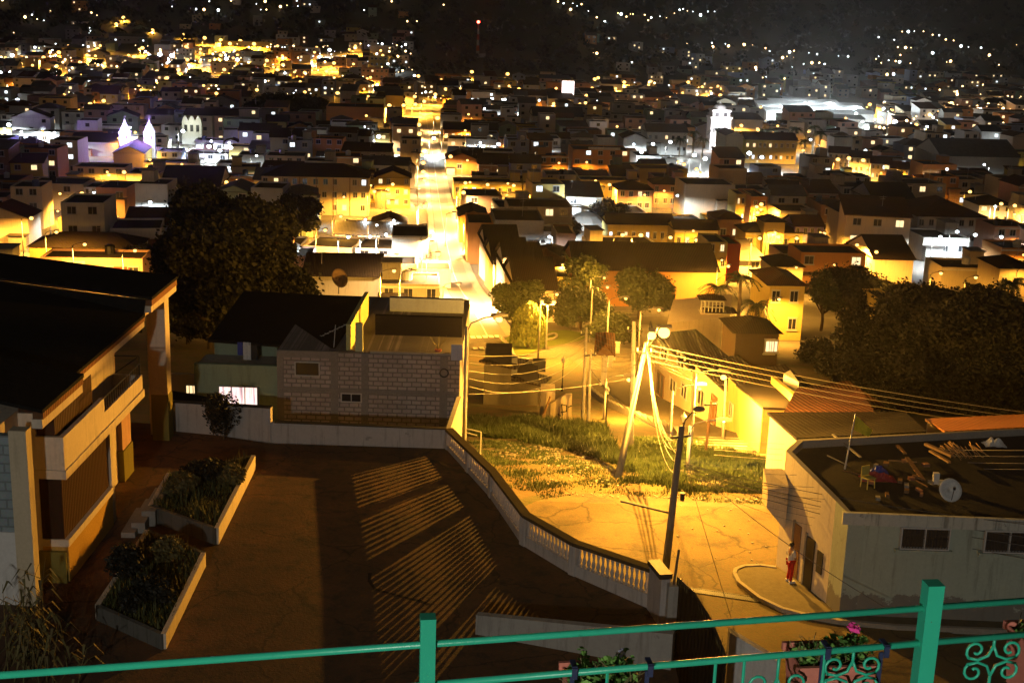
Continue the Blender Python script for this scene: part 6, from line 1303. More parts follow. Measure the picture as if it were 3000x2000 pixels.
 ('faint white house high beside the dark mound', 836, 866, 92, 7, 8, 'flat', 'white', None, 2, 3),
 ('faint white ruin-like house above the tan hall', 922, 950, 96, 7, 8, 'flat', 'grey', None, 2, 3),
 ('far orange house with roof water tank sign', 1000, 1060, 172, 8, 12, 'flat', 'orange', None, 2, 4),
 ('far white block with dark windows beyond the trees', 1494, 1524, 174, 9, 10, 'flat', 'white', None, 3, 4, .2),
 ('far tan blank house at the floodlit water tower', 1258, 1300, 190, 9, 12, 'flat', 'orange'),
]
random.seed(5)
HANDT = []
for spec in HAND:
    nm = 'apartment_block' if 'apartment' in spec[0] else 'house'
    HANDT.append((H(*spec, name=nm), spec))
# extra details on a few of them
for o in list(bpy.data.objects):
    l = o.get('label', '')
    if l.startswith('pink house with dark red band'):
        b = MB(); b.bx(-1.2, 5.6, -.06, -.003, 2.2, 3.2); b.part('red_band', M['red'], o); b = MB(); b.bx(-4.3, -1.0, -.07, -.003, .4, 4.0); b.part('white_panel', M['white'], o)
    if l.startswith('three-storey orange'): 
        b = MB(); b.bx(-4.4, 6.4, -.3, -.003, 9.0, 9.8); b.part('white_edge', M['white'], o)
    if 'three rows of windows' in l:
        for k in range(5): b = MB(); b.bx(-8+k*4.1, -7.8+k*4.1, -.12, -.003, -2, 9.3); b.part('downpipe', M['wood'], o)
    if l.startswith('cream house with raised curved'):
        b = MB(); n = 12; b.add([(1.8*math.cos(PI*i/n), -.05, 5+1.2*math.sin(PI*i/n)) for i in range(n+1)]+[(1.8*math.cos(PI*i/n), .2, 5+1.2*math.sin(PI*i/n)) for i in range(n+1)], [tuple(range(n+1)), tuple(range(2*n+1, n, -1))]+[(i, i+n+1, i+n+2, i+1) for i in range(n)]); b.part('curved_parapet', M['yellow'], o)
for k_, (y_, h_, wl_, lab) in enumerate(((172, 4.5, 'apricot', 'first narrow house on the east side of the street mouth'), (188, 5.5, 'white', 'second narrow house on the east side of the street mouth'), (204, 5.0, 'yellow', 'third narrow house on the east side of the street mouth'), (220, 6.0, 'apricot', 'fourth narrow house on the east side of the street mouth'))):
    bx_ = min(street_line, key=lambda c: abs(c.y-y_)).x+5.0; house(lab, bx_+2.6, y_, 5.2, 15, h_, sang*1.5, 'gable', wl_, 'dark', 1, 1, 0)
# lit things on the near slope
def put(label, nm, cat, u, v, y, b, mats, **k): return tag(b.build(nm, mats, org=PY(u, v, y)), label, cat)
# retaining wall near the main lamp, pavilions above it
a, c = gt(1528, 812), gt(1672, 806); rw_ = MB(); rw_.prism([(a.x, a.y), (c.x, c.y), (c.x+2, c.y+12), (a.x+2, a.y+12)], min(a.z, c.z)-3, vz(a.x, a.y, 742)); tag(rw_.build('retaining_wall', M['apricot'], org=a), 'tall blank orange-lit retaining wall right behind the brightest lamp', 'wall')
def pavilion(label, u, v, w):
    p = PY(u, v, a.y+5); t = thing('pavilion', label, 'pavilion', (p.x, p.y, p.z), 'white pavilions above the retaining wall'); m = MB()
    m.bx(-w/2, w/2, 0, w*.8, -2.5, .12)
    m.part('base', M['apricot'], t); m = MB()
    for i in range(7): x = -w/2+w*i/6; m.bx(x-.05, x+.05, -.05, .05, .123, 1.5)
    m.bx(-w/2, w/2, -.05, .05, 1.503, 1.6); m.bx(-w/2, w/2, -.05, .05, .8, .88); m.part('railing_bars', M['white'], t); m = MB(); roof_mesh(m, w, w*.8, 1.75, 'hip', .3); m.part('roof', M['roofdark'], t)
pavilion('small white-barred pavilion, higher of two above the retaining wall', 1635, 722, 2.6); pavilion('wider white-barred pavilion, lower of two above the retaining wall', 1655, 752, 3.2)
for lab, u, v, h in (('dim', 1764, 782, 1.2),):
    for o in list(bpy.data.objects):
        if o.get('label', '').startswith('dim brown house on the near slope'): w_ = link_part('window', window_mesh(1.4, 1.3, 'lit_warm'), o, (1.6, -.01, 1.5)); w_['label'] = 'brightly lit barred window'
# ---------------------------------------------------------------- landmarks
def church():
    tp_ = gt(318, 372); an = math.radians(8); d, w, h = 20, 9.5, 5; p = Vector((tp_.x+math.sin(an)*(d+1.5), tp_.y-math.cos(an)*(d+1.5), 0)); p.z = T(p.x, p.y); k = (vz(tp_.x, tp_.y, 266)-p.z)/21.6
    t = thing('church', 'twin-towered church with violet-lit white spires and dark nave roof', 'church', p, None, an)
    b = MB(); wall_mesh(b, w, d, h, 'gable_front', 0, .45); b.part('nave_wall', M['yellow'], t); b = MB(); roof_mesh(b, w, d, h, 'gable_front', .4, .45); b.part('nave_roof', M['roofdark'], t)
    for sx in (-1, 1):
        b = MB(); x, y = sx*4.0, d+1.5; b.bx(x-1.7, x+1.7, y-1.7, y+1.7, -3, 13.5*k); b.bx(x-1.9, x+1.9, y-1.9, y+1.9, 13.5*k+.003, 13.5*k+.4)
        tw = b.part('bell_tower', M['white'], t); b = MB(); b.lathe([(1.7, 13.9*k), (1.6, 15.2*k), (1.1, 16.6*k), (.5, 18.4*k), (.12, 20.2*k)], (x, y, 0), 8); s = b.part('spire', M['white'], t); s.parent = tw
        b = MB(); b.bx(x-.06, x+.06, y-.06, y+.06, 20.2*k, 21.6*k); b.bx(x-.4, x+.4, y-.05, y+.05, 20.9*k, 20.9*k+.15); s = b.part('cross', M['white'], t); s.parent = tw
        for q_ in (-.7, .7): b = MB(); b.bx(x+q_-.35, x+q_+.35, y-1.73, y-1.703, 10.5*k, 12.6*k); s = b.part('belfry_opening', M['black'], t); s.parent = tw
        point('flood_light', VIO, 20000, (x, y-5.5, 13.5*k), t); point('flood_light', WHT, 3000, (x*1.2, y-4.5, 15*k), t)
    point('flood_light', SOD, 2600, (w/2+3, -3, 4), t); point('flood_light', WHT, 4500, (w/2+7, 12, 6), t); occupied.append((p.x-1, p.y-4, 17, 62, an))
church()
def facade_church(label, u0, u1, vt, h, wall):
    p = gt((u0+u1)/2, vt, h); w = (u1-u0)/FP*p.length; t = thing('bell_gable', label, 'church', (p.x, p.y, p.z-h), None, sang); b = MB(); b.bx(-w/2, w/2, 0, 2, -3, h*.8)
    n = 14; top = [(-w/2+w*i/n, h*.8+h*.2*abs(math.sin(PI*1.5*(i/n)*2-.0))) for i in range(n+1)]
    for (x0, z0), (x1, z1) in zip(top, top[1:]): b.add([(x0, 0, h*.8), (x1, 0, h*.8), (x1, 0, z1), (x0, 0, z0), (x0, 1, h*.8), (x1, 1, h*.8), (x1, 1, z1), (x0, 1, z0)], [(0, 1, 2, 3), (7, 6, 5, 4), (3, 2, 6, 7)])
    b.part('front_wall', M[wall], t)
    for k in (-.3, 0, .3): b = MB(); b.bx(k*w-.6, k*w+.6, -.03, -.003, h*.45, h*.68); b.part('arched_opening', M['black'], t)
    point('flood_light', (.9, .95, .75), 2200, (0, -6, h*.7), t); occupied.append((p.x, p.y, w+2, 6, 0))
facade_church('white scalloped bell-gable front, lit pale green-white beyond the twin towers', 418, 461, 266, 11, 'white')
p = gt(101, 332); t = thing('bell_column', 'slim white round bell column in front of the long white house', 'column', p); b = MB(); h = vz(p.x, p.y, 292)-p.z; b.lathe([(1.7, -2), (1.6, h*.75), (1.9, h*.76), (1.9, h*.8), (1.4, h*.82), (1.2, h*.93)], n=12); b.part('shaft', M['white'], t); b = MB(); b.lathe([(1.3, h*.93), (.9, h), (.1, h*1.08)], n=12); b.part('cap', M['white'], t); point('flood_light', WHT, 2200, (1, -5, h*.6), t)
# white plaza church tower
p = gt(1652, 345); hT = vz(p.x, p.y, 240)-p.z; t = thing('church_tower', 'tall floodlit white church tower behind the plaza palms', 'tower', p, None, sang); b = MB(); b.bx(-4.2, 4.2, 0, 8.4, -3, hT*.7); b.bx(-3.6, 3.6, .6, 7.8, hT*.703, hT*.86); b.part('shaft', M['white'], t)
for z_, hw in ((hT*.7, 4.6), (hT*.86, 4.0)): b = MB(); b.bx(-hw, hw, 4.2-hw, 4.2+hw, z_-.35, z_+.35); b.part('cornice', M['white'], t)
b = MB(); b.lathe([(3.4, hT*.865), (3.2, hT*.9), (2.2, hT*.96), (.6, hT), (.1, hT*1.05)], (0, 4.2, 0), 12); b.part('dome', M['white'], t)
for k in (-1.8, 1.8): b = MB(); b.bx(k-.8, k+.8, .56, .597, hT*.73, hT*.82); b.part('belfry_opening', M['black'], t)
for (x, z_) in ((-5, hT*.35), (5, hT*.5), (0, hT*.8), (2, hT*.15)): point('flood_light', (.95, .93, 1), 9000, (x, -7, z_), t)
occupied.append((p.x, p.y+4, 14, 14, 0))
# market: big floodlit white sheds
names_ = ['rearmost', 'second', 'third', 'fourth', 'fifth', 'sixth', 'seventh', 'lowest and nearest']
for i, (u0, u1, v) in enumerate(((1800, 1880, 231), (1770, 1930, 236), (1740, 1850, 241), (1858, 1985, 244), (1752, 1990, 250), (1760, 1880, 257), (1890, 2010, 262), (1790, 1990, 272))):
    H('%s row of the floodlit white market sheds, counted from the hills' % names_[i], u0, u1, v, 5, 9, 'shed' if i % 3 else 'gable', 'white', 'grey', 0, 0, 0, name='market_shed', extras=False)
    for k in range(3): q = gt(lerp(u0, u1, (k+.5)/3), v, 6.5); point('market_light', WHT, 15000, (q.x, q.y-4, q.z), None, .3)
M['roofwhite'] = tiles('white_sheet_roof', (.6, .6, .58), .5, 'x', .5, .8, .1)
for o in bpy.data.objects:
    if o.get('category') == 'shed' and 'market' in o.name:
        for ch_ in o.children:
            if ch_.name.startswith('roof'): ch_.data.materials[0] = M['roofwhite']
# plaza buildings and palms
H('yellow floodlit arcade building behind the plaza palms', 1712, 1832, 322, 9, 12, 'gable', 'yellow', 'tile', 2, 9, .2); H('pale nave of the plaza church beside the white tower', 1668, 1712, 312, 10, 18, 'gable_front', 'cream', 'tile')
for i, (u, vb, vt, R) in enumerate(((1590, 362, 305, 4.2), (1612, 365, 320, 3.8), (1645, 362, 298, 4.6), (1680, 364, 325, 3.8), (1705, 362, 318, 4.2), (1752, 360, 306, 4.4), (1775, 362, 325, 3.6), (1822, 362, 296, 4.6), (1845, 365, 325, 4.0), (1880, 358, 308, 4.4), (1560, 360, 320, 3.6), (1865, 352, 292, 4.0))): palm('plaza palm, number by its own height among the floodlit plaza row', u, vb, vt, 60+i % 3, None, R, 'palms of the floodlit plaza')
k_ = 0
for o in bpy.data.objects:
    if o.get('label', '').startswith('plaza palm, number'): o['label'] = 'tall shaggy palm in the row of the floodlit plaza'; k_ += 1
# diagonal bright street front
for i, (u0, u1, v, wl_, lab) in enumerate(((1905, 1950, 352, 'cream', 'overexposed first house of the bright diagonal street'), (1952, 2000, 362, 'white', 'white middle house of the bright diagonal street'), (2002, 2046, 376, 'cream', 'long-windowed house of the bright diagonal street'), (2048, 2086, 388, 'yellow', 'last house of the bright diagonal street'))): H(lab, u0, u1, v, 6, 10, 'gable', wl_, 'tile', 2, 4, .1, -14)
# garden with cold lamp and bouncy canopy shape: white-green tent
p = gt(1345, 528); t = thing('garden_tent', 'pale tent-like canopy lit cold white in a walled garden', 'tent', p); b = MB(); b.lathe([(5, .6), (4.6, 2.2), (3, 3.6), (.2, 4.6)], n=10); b.part('canopy', M['plasticw'], t); occupied.append((p.x, p.y, 16, 18, 0)); q = gt(1318, 505); point('garden_light', WHT, 4500, (q.x, q.y-6, q.z+5), None); 
bush('shrub', 'cold-lit leafy shrub spilling over beside the garden tent', gt(1375, 520), 3.2, 900, .5, M['leaf'], 77, 1.1)
# water tower sign: lit white box on a pole
p = gt(1302, 262); h = vz(p.x, p.y, 196)-p.z; t = thing('lit_sign_tower', 'tall pole carrying a glowing white box sign', 'sign', p); b = MB(); b.cyl((0, 0, -2), (0, 0, h-6), .4, .3, 8); b.part('pole', M['pole'], t); b = MB(); b.box((0, 0, h-1.5), (7, 2.5, 7.5)); b.part('sign_box', M['neon'], t); b = MB()
for k in (-1, 1): b.bx(k*3.5-.1, k*3.5+.1, -1.35, 1.35, h-5.4, h+2.4)
b.part('sign_frame', M['frame'], t); point('sign_light', (1, .9, .85), 3500, (0, -3, h-7), t)
# mast with red beacon on the dark mound, pale walls at its foot
p = gt(1097, 130); h = vz(p.x, p.y, 54)-p.z; t = thing('radio_mast', 'slim banded mast with red beacon on the dark hill', 'mast', p); b = MB()
for k in range(6): b.cyl((0, 0, h*k/6), (0, 0, h*(k+1)/6), 1.5-.15*k, 1.5-.15*(k+1), 8, 0 if k % 2 == 0 else 1)
b.part('shaft', [M['concrete'], M['red']], t); b = MB(); b.ball((0, 0, h+1), 1.1, 8); b.part('beacon', M['bulb_r'], t); point('beacon_light', (1, .05, .03), 1500, (0, 0, h+3), t)
b = MB(); run_box(b, gt(1070, 120), gt(1092, 132), gt(1092, 132).z+3, gt(1092, 132).z+2, gt(1092, 132).z-6, gt(1092, 132).z-6, 1.5); run_box(b, gt(1096, 133), gt(1114, 132), gt(1096, 133).z+3, gt(1114, 132).z+3, gt(1096, 133).z-6, gt(1114, 132).z-6, 1.5); b.build('foot_wall', M['concrete'], t); q = gt(1090, 138); point('foot_light', (1, .8, .6), 2600, (q.x, q.y-16, q.z+14), t)
p0_ = gt(1132, 46); t = thing('lookout_terrace', 'faint pale terrace walls high on the dark hill next to the red-beacon mast', 'terrace', p0_); b = MB()
for (a_, c_, hh) in (((1132, 44), (1157, 45), 2.0), ((1135, 72), (1152, 72), 3.0)): a2, c2 = gt(*a_), gt(*c_); run_box(b, a2, c2, a2.z+hh, c2.z+hh, a2.z-3, c2.z-3, 1.2)
b.build('terrace_wall', M['concrete'], t); b = MB(); a2, c2 = gt(1156, 46), gt(1152, 70); run_box(b, a2, c2, a2.z+1.5, c2.z+1.5, a2.z-3, c2.z-3, 1.0); b.build('ramp_wall', M['concrete'], t); q = gt(1145, 78); point('terrace_light', (1, .9, .75), 1600, (q.x, q.y-18, q.z+14), t)
# ---------------------------------------------------------------- landmarks used to word labels
LM = [(724, 430, 'three-row apartment block'), (525, 560, 'huge dark tree'), (894, 505, 'gabled chalet'), (318, 350, 'twin-towered church'), (1250, 420, 'yellow arcade'), (1300, 720, 'park lawn'), (1480, 590, 'huge dark hall roof'),
      (1500, 530, 'yellow terrace'), (2190, 510, 'white mansion'), (2000, 370, 'bright diagonal street'), (1700, 358, 'floodlit plaza'), (1860, 260, 'market sheds'), (2040, 330, 'pale grey school'), (1012, 480, 'long bright street'), (990, 340, 'top of the bright street'),
      (1380, 370, 'three-storey orange house'), (1530, 320, 'white public building'), (815, 255, 'tan warehouse'), (2250, 375, 'long pale hall'), (1345, 490, 'walled lit garden'), (1190, 540, 'bare concrete house'), (1780, 545, 'washed-out yellow house'),
      (1810, 670, 'yellow villa'), (1630, 460, 'big tan blank wall'), (200, 440, 'broad cream house'), (190, 580, 'long yellow-lit house'), (40, 280, 'white-yellow edge house'), (370, 130, 'floodlit yard'), (704, 120, 'bright white far house'), (560, 100, 'far arched retaining wall'),
      (1095, 130, 'red-beacon mast'), (1302, 230, 'glowing box sign'), (860, 170, 'stepped pinkish house'), (1280, 300, 'hall with bright eaves'), (2320, 560, 'orange edge house'), (150, 150, 'far left valley houses'), (100, 215, 'low wall lamp row'), (2210, 240, 'orange far cluster'), (480, 220, 'dark grove'), (1660, 290, 'white church tower'), (1640, 200, 'far lit bridge')]
LMW = [(gt(u, v), s) for u, v, s in LM]
for o in bpy.data.objects:
    if o.get('group') == 'dark trees massed on the near slope': o['label'] = 'dark bushy tree in the unlit mass of trees on the near slope'
ORD = ['', 'second nearest', 'third nearest', 'fourth nearest', 'fifth nearest', 'sixth nearest', 'seventh nearest', 'eighth nearest', 'ninth nearest', 'tenth nearest', 'eleventh nearest', 'twelfth nearest']
def where(x, y):
    best = min(LMW, key=lambda q: (q[0].x-x)**2+(q[0].y-y)**2); dx, dy = x-best[0].x, y-best[0].y
    r = ('beyond' if dy > 0 else 'in front of') if abs(dy) > 1.3*abs(dx) else ('right of' if dx > 0 else 'left of'); return '%s the %s' % (r, best[1]), math.hypot(dx, dy)
pending = []
def defer(o, head, x, y): w, d = where(x, y); pending.append((head+' '+w, d, o))
def flush():
    by = {}
    for l, d, o in pending: by.setdefault(l, []).append((d, o))
    for l, r in by.items():
        r.sort(key=lambda q: q[0])
        for i, (d, o) in enumerate(r): o['label'] = l+(', '+ORD[min(i, 11)] if i else '')
    pending.clear()
# ---------------------------------------------------------------- street lamps: seen ones, and unseen ones added to light the town
OL = [(13,117,8),(135,118,8),(78,117,5),(225,110,6),(327,108,7),(308,128,9),(428,105,6),(470,85,6),(507,90,6),(528,98,7),(552,92,8),(592,93,8),(283,33,4),(267,48,4),(350,62,4),(423,72,3),(48,145,6),(168,147,7),(288,153,6),(360,162,6),(382,178,8),(410,158,6),(507,125,6),(515,158,6),(583,133,7),(613,137,6),(637,158,6),(650,147,6),(767,143,6),(750,162,6),
 (113,203,6),(258,208,5),(497,213,5),(553,210,7),(775,212,6),(207,237,9),(238,230,7),(187,258,5),(225,243,8),(195,246,8),(816,107,6),(794,190,7),(916,213,6),(961,173,5),(962,213,6),(966,228,7),(1084,163,6),(1166,168,6),(1024,203,6),(1044,207,6),(1041,220,5),(1119,208,5),(1192,203,4),(1224,237,5),(1272,237,5),(1274,218,5),(1332,238,5),(1357,235,5),(1347,218,5),(1394,242,6),(1437,245,4),(1366,180,4),(1374,177,4),(1434,187,5),(1437,203,5),(1494,185,5),(894,240,12),(927,240,8),(905,246,9),
 (1166,325,4),(1069,420,6),(650,480,5),(740,480,5),(810,478,4),(1120,424,6),(1180,426,6),(1344,427,7),(1400,424,6),(1300,428,5),(1240,425,5),(1472,540,14),(1430,540,9),(1540,546,10),(1600,552,10),(188,444,7),(72,502,7),(285,395,8),(250,402,6),(747,530,5),(1581,187,5),(1633,202,5),(1655,217,8),(1998,238,6),(1703,287,5),(1741,297,5),(1776,305,5),(1795,308,4),(1983,367,9),(1925,365,10),(1950,362,9),(2035,382,9),(2060,392,10),(2216,278,5),(2205,307,5),(2105,285,4),(1571,377,5),(1600,388,5),(1668,417,5),(2228,440,5),(2331,472,6),(2300,468,5),(1735,460,8),(1740,488,8),(1738,475,7),(1788,544,12),(1745,548,9),(1830,548,7),(1893,537,7),(1940,550,4),(2013,580,6),(2161,630,4),(2241,640,3),  # a few added here to light the apartment block front
 (1650,600,5),(910,415,5),(860,440,6),(545,415,7),(520,418,6),(905,625,9),(950,628,6),(1060,455,3),(230,555,5),(310,578,5),(180,525,4),(1270,660,4),(1345,235,4),(1560,200,4),(1000,215,6),(985,222,6),(700,210,4),(640,215,4),(590,205,5),(450,205,4),(830,195,5),(880,185,5),(700,165,5),(560,165,6),(470,160,6),(430,135,8),(460,140,7),(100,130,6),(200,125,5),(240,150,5),(130,150,5)]
WL = [(28,125,6),(367,122,26),(345,126,14),(395,125,12),(40,228,4),(205,187,4),(225,187,5),(255,187,4),(733,130,3),(757,113,3),(1174,250,4),(1595,355,6),(1620,363,7),(1661,358,8),(1721,350,8),(1750,360,5),(1858,363,10),(2056,277,16),(1991,293,8),(2131,312,4),(2205,325,5),(2288,323,14),(1312,480,4),(740,380,4),(480,335,6),(530,338,5),(505,345,4),(840,310,7),(700,308,6),(870,312,6),(1110,335,7),(1145,330,5),(1255,338,4),(1540,325,6),(1500,330,5),(1470,345,5),(20,285,5),(60,315,4),(120,316,4),(850,545,5),(800,546,4),(900,530,4),(420,300,4),(1262,545,3),(2160,545,4),(2240,540,5),(2190,530,4),(2300,545,4),(1390,345,3),(1010,300,3),(1085,228,3),(1130,226,3),(1160,228,3),(1190,232,3),(1205,228,3),(545,135,6),(520,133,6),(345,465,4),(170,480,2)]
SL = [(978,268,10),(977,285,10),(997,307,9),(975,310,8),(984,355,9),(986,373,9),(986,357,7),(991,414,9),(1012,474,34),(1000,500,14),(1009,544,11),(1000,520,9),(1034,594,40),(1025,585,16),(1040,560,8),(1016,440,10),(1005,395,9),(1000,330,9),(1020,510,9),(995,470,9)]
LS = []; rnd_h = random.Random(55)
for o in list(bpy.data.objects):  # unseen lamps added to light the yellow villa
    l = o.get('label', '')
    if l.startswith('yellow two-storey villa'): street_lamp('added orange lamp in front of the yellow villa', o.location.x-3.5, o.location.y-5, o.location.z, 6, 'o', 11000, .3, .2, radius=.2, spot=172)
    if l.startswith('yellow house with corner windows'): street_lamp('added orange lamp behind the yellow villa', o.location.x+5, o.location.y-4, o.location.z, 6, 'o', 5000, .3, .2, radius=.2, spot=172)
def put_lamp(u, v, k, p, street=False, side=0):
    h = 7.0; q = gt(u, v, h); x, y = q.x, q.y; n = 0
    if street: best = min(street_line, key=lambda c: abs(c.y-y)); x = best.x+side
    while not street and hit(x, y, 1.0) and n < 30: y -= 1.2; x -= 1.2*x/max(y, 1)*0; n += 1
    R = math.hypot(x, y); z = q.z-h if n == 0 else T(x, y); base = (6200 if k == 'o' else 3400) if k != 's' else 2900
    fal = 1+max(0, (R-350))/450
    if v < 80: h = 5.0
    LS.append((R, x-1.75*math.cos(.3), y-1.75*math.sin(.3), z, h, k, base*p*fal, .3, max(.17, min(1.7, R*(.00105+.00005*min(p, 20)))), ' uphill' if v < 90 else ''))
    if not street: occupied.append((x, y, 3.0, 3.0, 0))
hrects = list(occupied)
for t_, spec in HANDT:  # unseen lamps added before the brighter house fronts to light them
    wl_ = spec[7]; lab = spec[0]
    if wl_ not in ('yellow', 'cream', 'white', 'orange', 'apricot', 'violet', 'pink') or spec[3] > 640 or spec[3] < 150: continue
    if any(w in lab for w in ('dim', 'blank', 'faint', 'dark', 'huge', 'bare', 'plain')): continue
    k = 'w' if (wl_ == 'white' and 'overexposed' not in lab) else 'o'; strong = 1.7 if any(w in lab for w in ('bright', 'overexposed', 'lit', 'washed')) else .8; W_ = (spec[2]-spec[1])/FP*t_.location.length; n_ = 1 if W_ < 16 else 2
    for j in range(n_):
        fx_ = (rnd_h.uniform(-.3, .3) if n_ == 1 else (-.27, .27)[j])*W_; x = t_.location.x+fx_+3.6*math.sin(sang); y = t_.location.y-3.8; R = math.hypot(x, y)
        LS.append((R, x-1.7, y, T(x, y), 5.0, k, (4200 if k == 'o' else 2600)*strong*(1+max(0, R-350)/500), 0.05, max(.17, R*.0009), '')); occupied.append((x, y, 3, 3, 0))
for i_, (u, v, p) in enumerate(SL): put_lamp(u, v, 's', p*1.3, True, -4.7 if i_ % 3 else 4.7)
for u, v, p in OL: put_lamp(u, v, 'o', p)
for u, v, p in WL: put_lamp(u, v, 'w', p*(1.8 if 280 < v < 350 and u < 1300 else 1.7 if 345 < v < 366 and u > 1500 else 1))
cs_, sn_ = math.cos(sang), math.sin(sang); rnd = random.Random(77); ne = 0
for si in range(40):  # unseen lamps scattered along the streets to brighten the town
    for ci in range(-22, 23):
        s_ = 262+si*23.5+rnd.uniform(-7, 7); c_ = ci*27+rnd.uniform(-8, 8); x = st0.x+c_*cs_-(s_-st0.y)*sn_; y = st0.y+c_*sn_+(s_-st0.y)*cs_
        u, v = proj((x, y, T(x, y)+6))
        if not -20 < u < 2370 or v < 105 or (u > 950 and v < 190) or (u > 1650 and v < 240) or hit(x, y, 1.2): continue
        pr = .50 if v < 230 else .30
        if 520 < u < 780 and 190 < v < 275: pr = .05
        if u < 950 and 265 < v < 420: pr = .16
        if u > 1900 and v < 300: pr = .75
        if rnd.random() > pr*1.15: continue
        k = 'w' if rnd.random() < (.45 if (v > 250 and (u < 950 or u > 1500)) else .15) else 'o'; p = rnd.uniform(2, 6); R = math.hypot(x, y)
        LS.append((R, x, y, T(x, y), 6.5, k, 4600*p*(1+max(0, R-350)/450)*.5, rnd.uniform(0, 6.28), max(.17, min(1.4, R*(.0008+.00004*p))), '')); occupied.append((x, y, 2.5, 2.5, 0)); ne += 1
LS.sort(key=lambda q: q[0]); mass = MB()
for i, (R, x, y, z, h, k, pw, rz, br, sfx) in enumerate(LS):
    if i < 275:
        t = street_lamp('', x, y, z, h, k, pw, rz, br, 'street lamps of the town', radius=.2, spot=172); defer(t, ('white' if k == 'w' else 'orange')+' lamp'+sfx, x, y)
    else:
        mass.cyl((x, y, z-1), (x, y, z+h+.3), .12, .08, 6, 0); lx, ly = x+1.75*math.cos(rz), y+1.75*math.sin(rz); mass.tube([(x, y, z+h+.25), (lx, ly, z+h+.38)], .05, 5, 0); mass.ball((lx, ly, z+h+.33-br*.8), br, 8, 2 if k == 'w' else 1, .8); point('lamp_light', LKIND[k][1], pw, (lx, ly, z+h+.2-br*1.6), None, .2, 172)
kind(mass.build('distant_street_lamps', [M['pole'], M['bulb_o'], M['bulb_w']], org=(0, 900, -66)), 'stuff')
print('EXTRA LAMPS', ne)
flush()
# ---------------------------------------------------------------- the rest of the town: plots between streets
WALLS = ['cream', 'cream', 'white', 'grey', 'apricot', 'pink', 'orange', 'yellow', 'brick', 'blocky', 'grey', 'white', 'green', 'blue']
CNAME = {'cream': 'cream', 'white': 'white', 'grey': 'grey', 'apricot': 'tan', 'pink': 'pink', 'orange': 'orange', 'yellow': 'yellow', 'brick': 'brick', 'blocky': 'block', 'green': 'pale green', 'blue': 'pale blue'}
rnd = random.Random(12); ca, sa = math.cos(sang), math.sin(sang)
park = [gt(u, v).xy for u, v in ((1130, 800), (1130, 640), (1240, 640), (1330, 620), (1330, 600), (1660, 620), (1760, 700), (1760, 820), (1900, 1000), (2420, 1000), (2420, 660), (2250, 650), (2000, 690), (1760, 640))]
mkt_ = [gt(u, v).xy for u, v in ((1735, 300), (2030, 300), (2030, 225), (1735, 225))]
plaza_ = [gt(u, v).xy for u, v in ((1530, 428), (1905, 412), (1925, 342), (1700, 330), (1550, 332))]
def inpoly(x, y, poly):
    c = False
    for i in range(len(poly)):
        a, d = poly[i], poly[i-1]
        if (a.y > y) != (d.y > y) and x < (d.x-a.x)*(y-a.y)/(d.y-a.y)+a.x: c = not c
    return c
cells = []
s = 150.0
si = 0
while s < 1330:
    dd_ = rnd.uniform(8.5, 13) if s < 700 else rnd.uniform(10, 15)
    if si % 4 == 3: s += 8; 
    c = -640.0; ci = 0
    while c < 640:
        w = rnd.choice((rnd.uniform(6.5, 10), rnd.uniform(7, 11), rnd.uniform(10, 16)))
        if ci % 6 == 5: c += 9
        x = st0.x+(c+w/2)*ca-(s-st0.y)*sa; y = st0.y+(c+w/2)*sa+(s-st0.y)*ca+rnd.uniform(-1.6, 1.6)
        cells.append((x, y, w, dd_)); c += w+.25; ci += 1
    s += dd_+rnd.choice((.3, .3, 2.5, 4)); si += 1
fill = []
for x, y, w, d in cells:
    if y < 150: continue
    u, v = proj((x, y, T(x, y)+5))
    if not -90 < u < 2440: continue
    dens = 1.0
    if v < 175: dens = .75 if u < 900 else (.5 if u < 950 else .30)
    if v < 120: dens = .4 if u < 700 else .12
    if v < 85: dens = .10
    if 940 < u < 1330 and v < 172: continue
    if 1330 <= u < 1650 and v < 185: dens = min(dens, .15)
    if u > 1700 and v < 235: dens = .5 if v > 195 else .22
    if u > 1650 and v < 160: dens = .05
    if 560 < u < 800 and 205 < v < 262: continue
    if 640 < u < 760 and 480 < v < 700 and y < 210: continue
    if y < 225 and u > 1100: continue
    if y < 175: continue
    if 1080 < u < 1760 and y < 246 and v > 575: continue
    if inpoly(x, y, park) or inpoly(x, y, plaza_) or inpoly(x, y, mkt_): continue
    if rnd.random() > dens: continue
    fx, fy = x+sa*d/2*1.0, y-ca*d/2
    if overlap(x, y, w*.96, d*.96, sang): continue
    fill.append((math.hypot(x, y), x, y, w*.97, d*.97))
fill.sort()
hnear = [(t_.location.x, t_.location.y+6, (sp_h[2]-sp_h[1])/FP*t_.location.length, 12, 0) for t_, sp_h in HANDT]
NT = 190
SZ = lambda h: 'low' if h < 4.5 else ('two-storey' if h < 7.6 else 'tall')
far = {}
def farb(k): return far.setdefault(k, MB())
nthing = 0
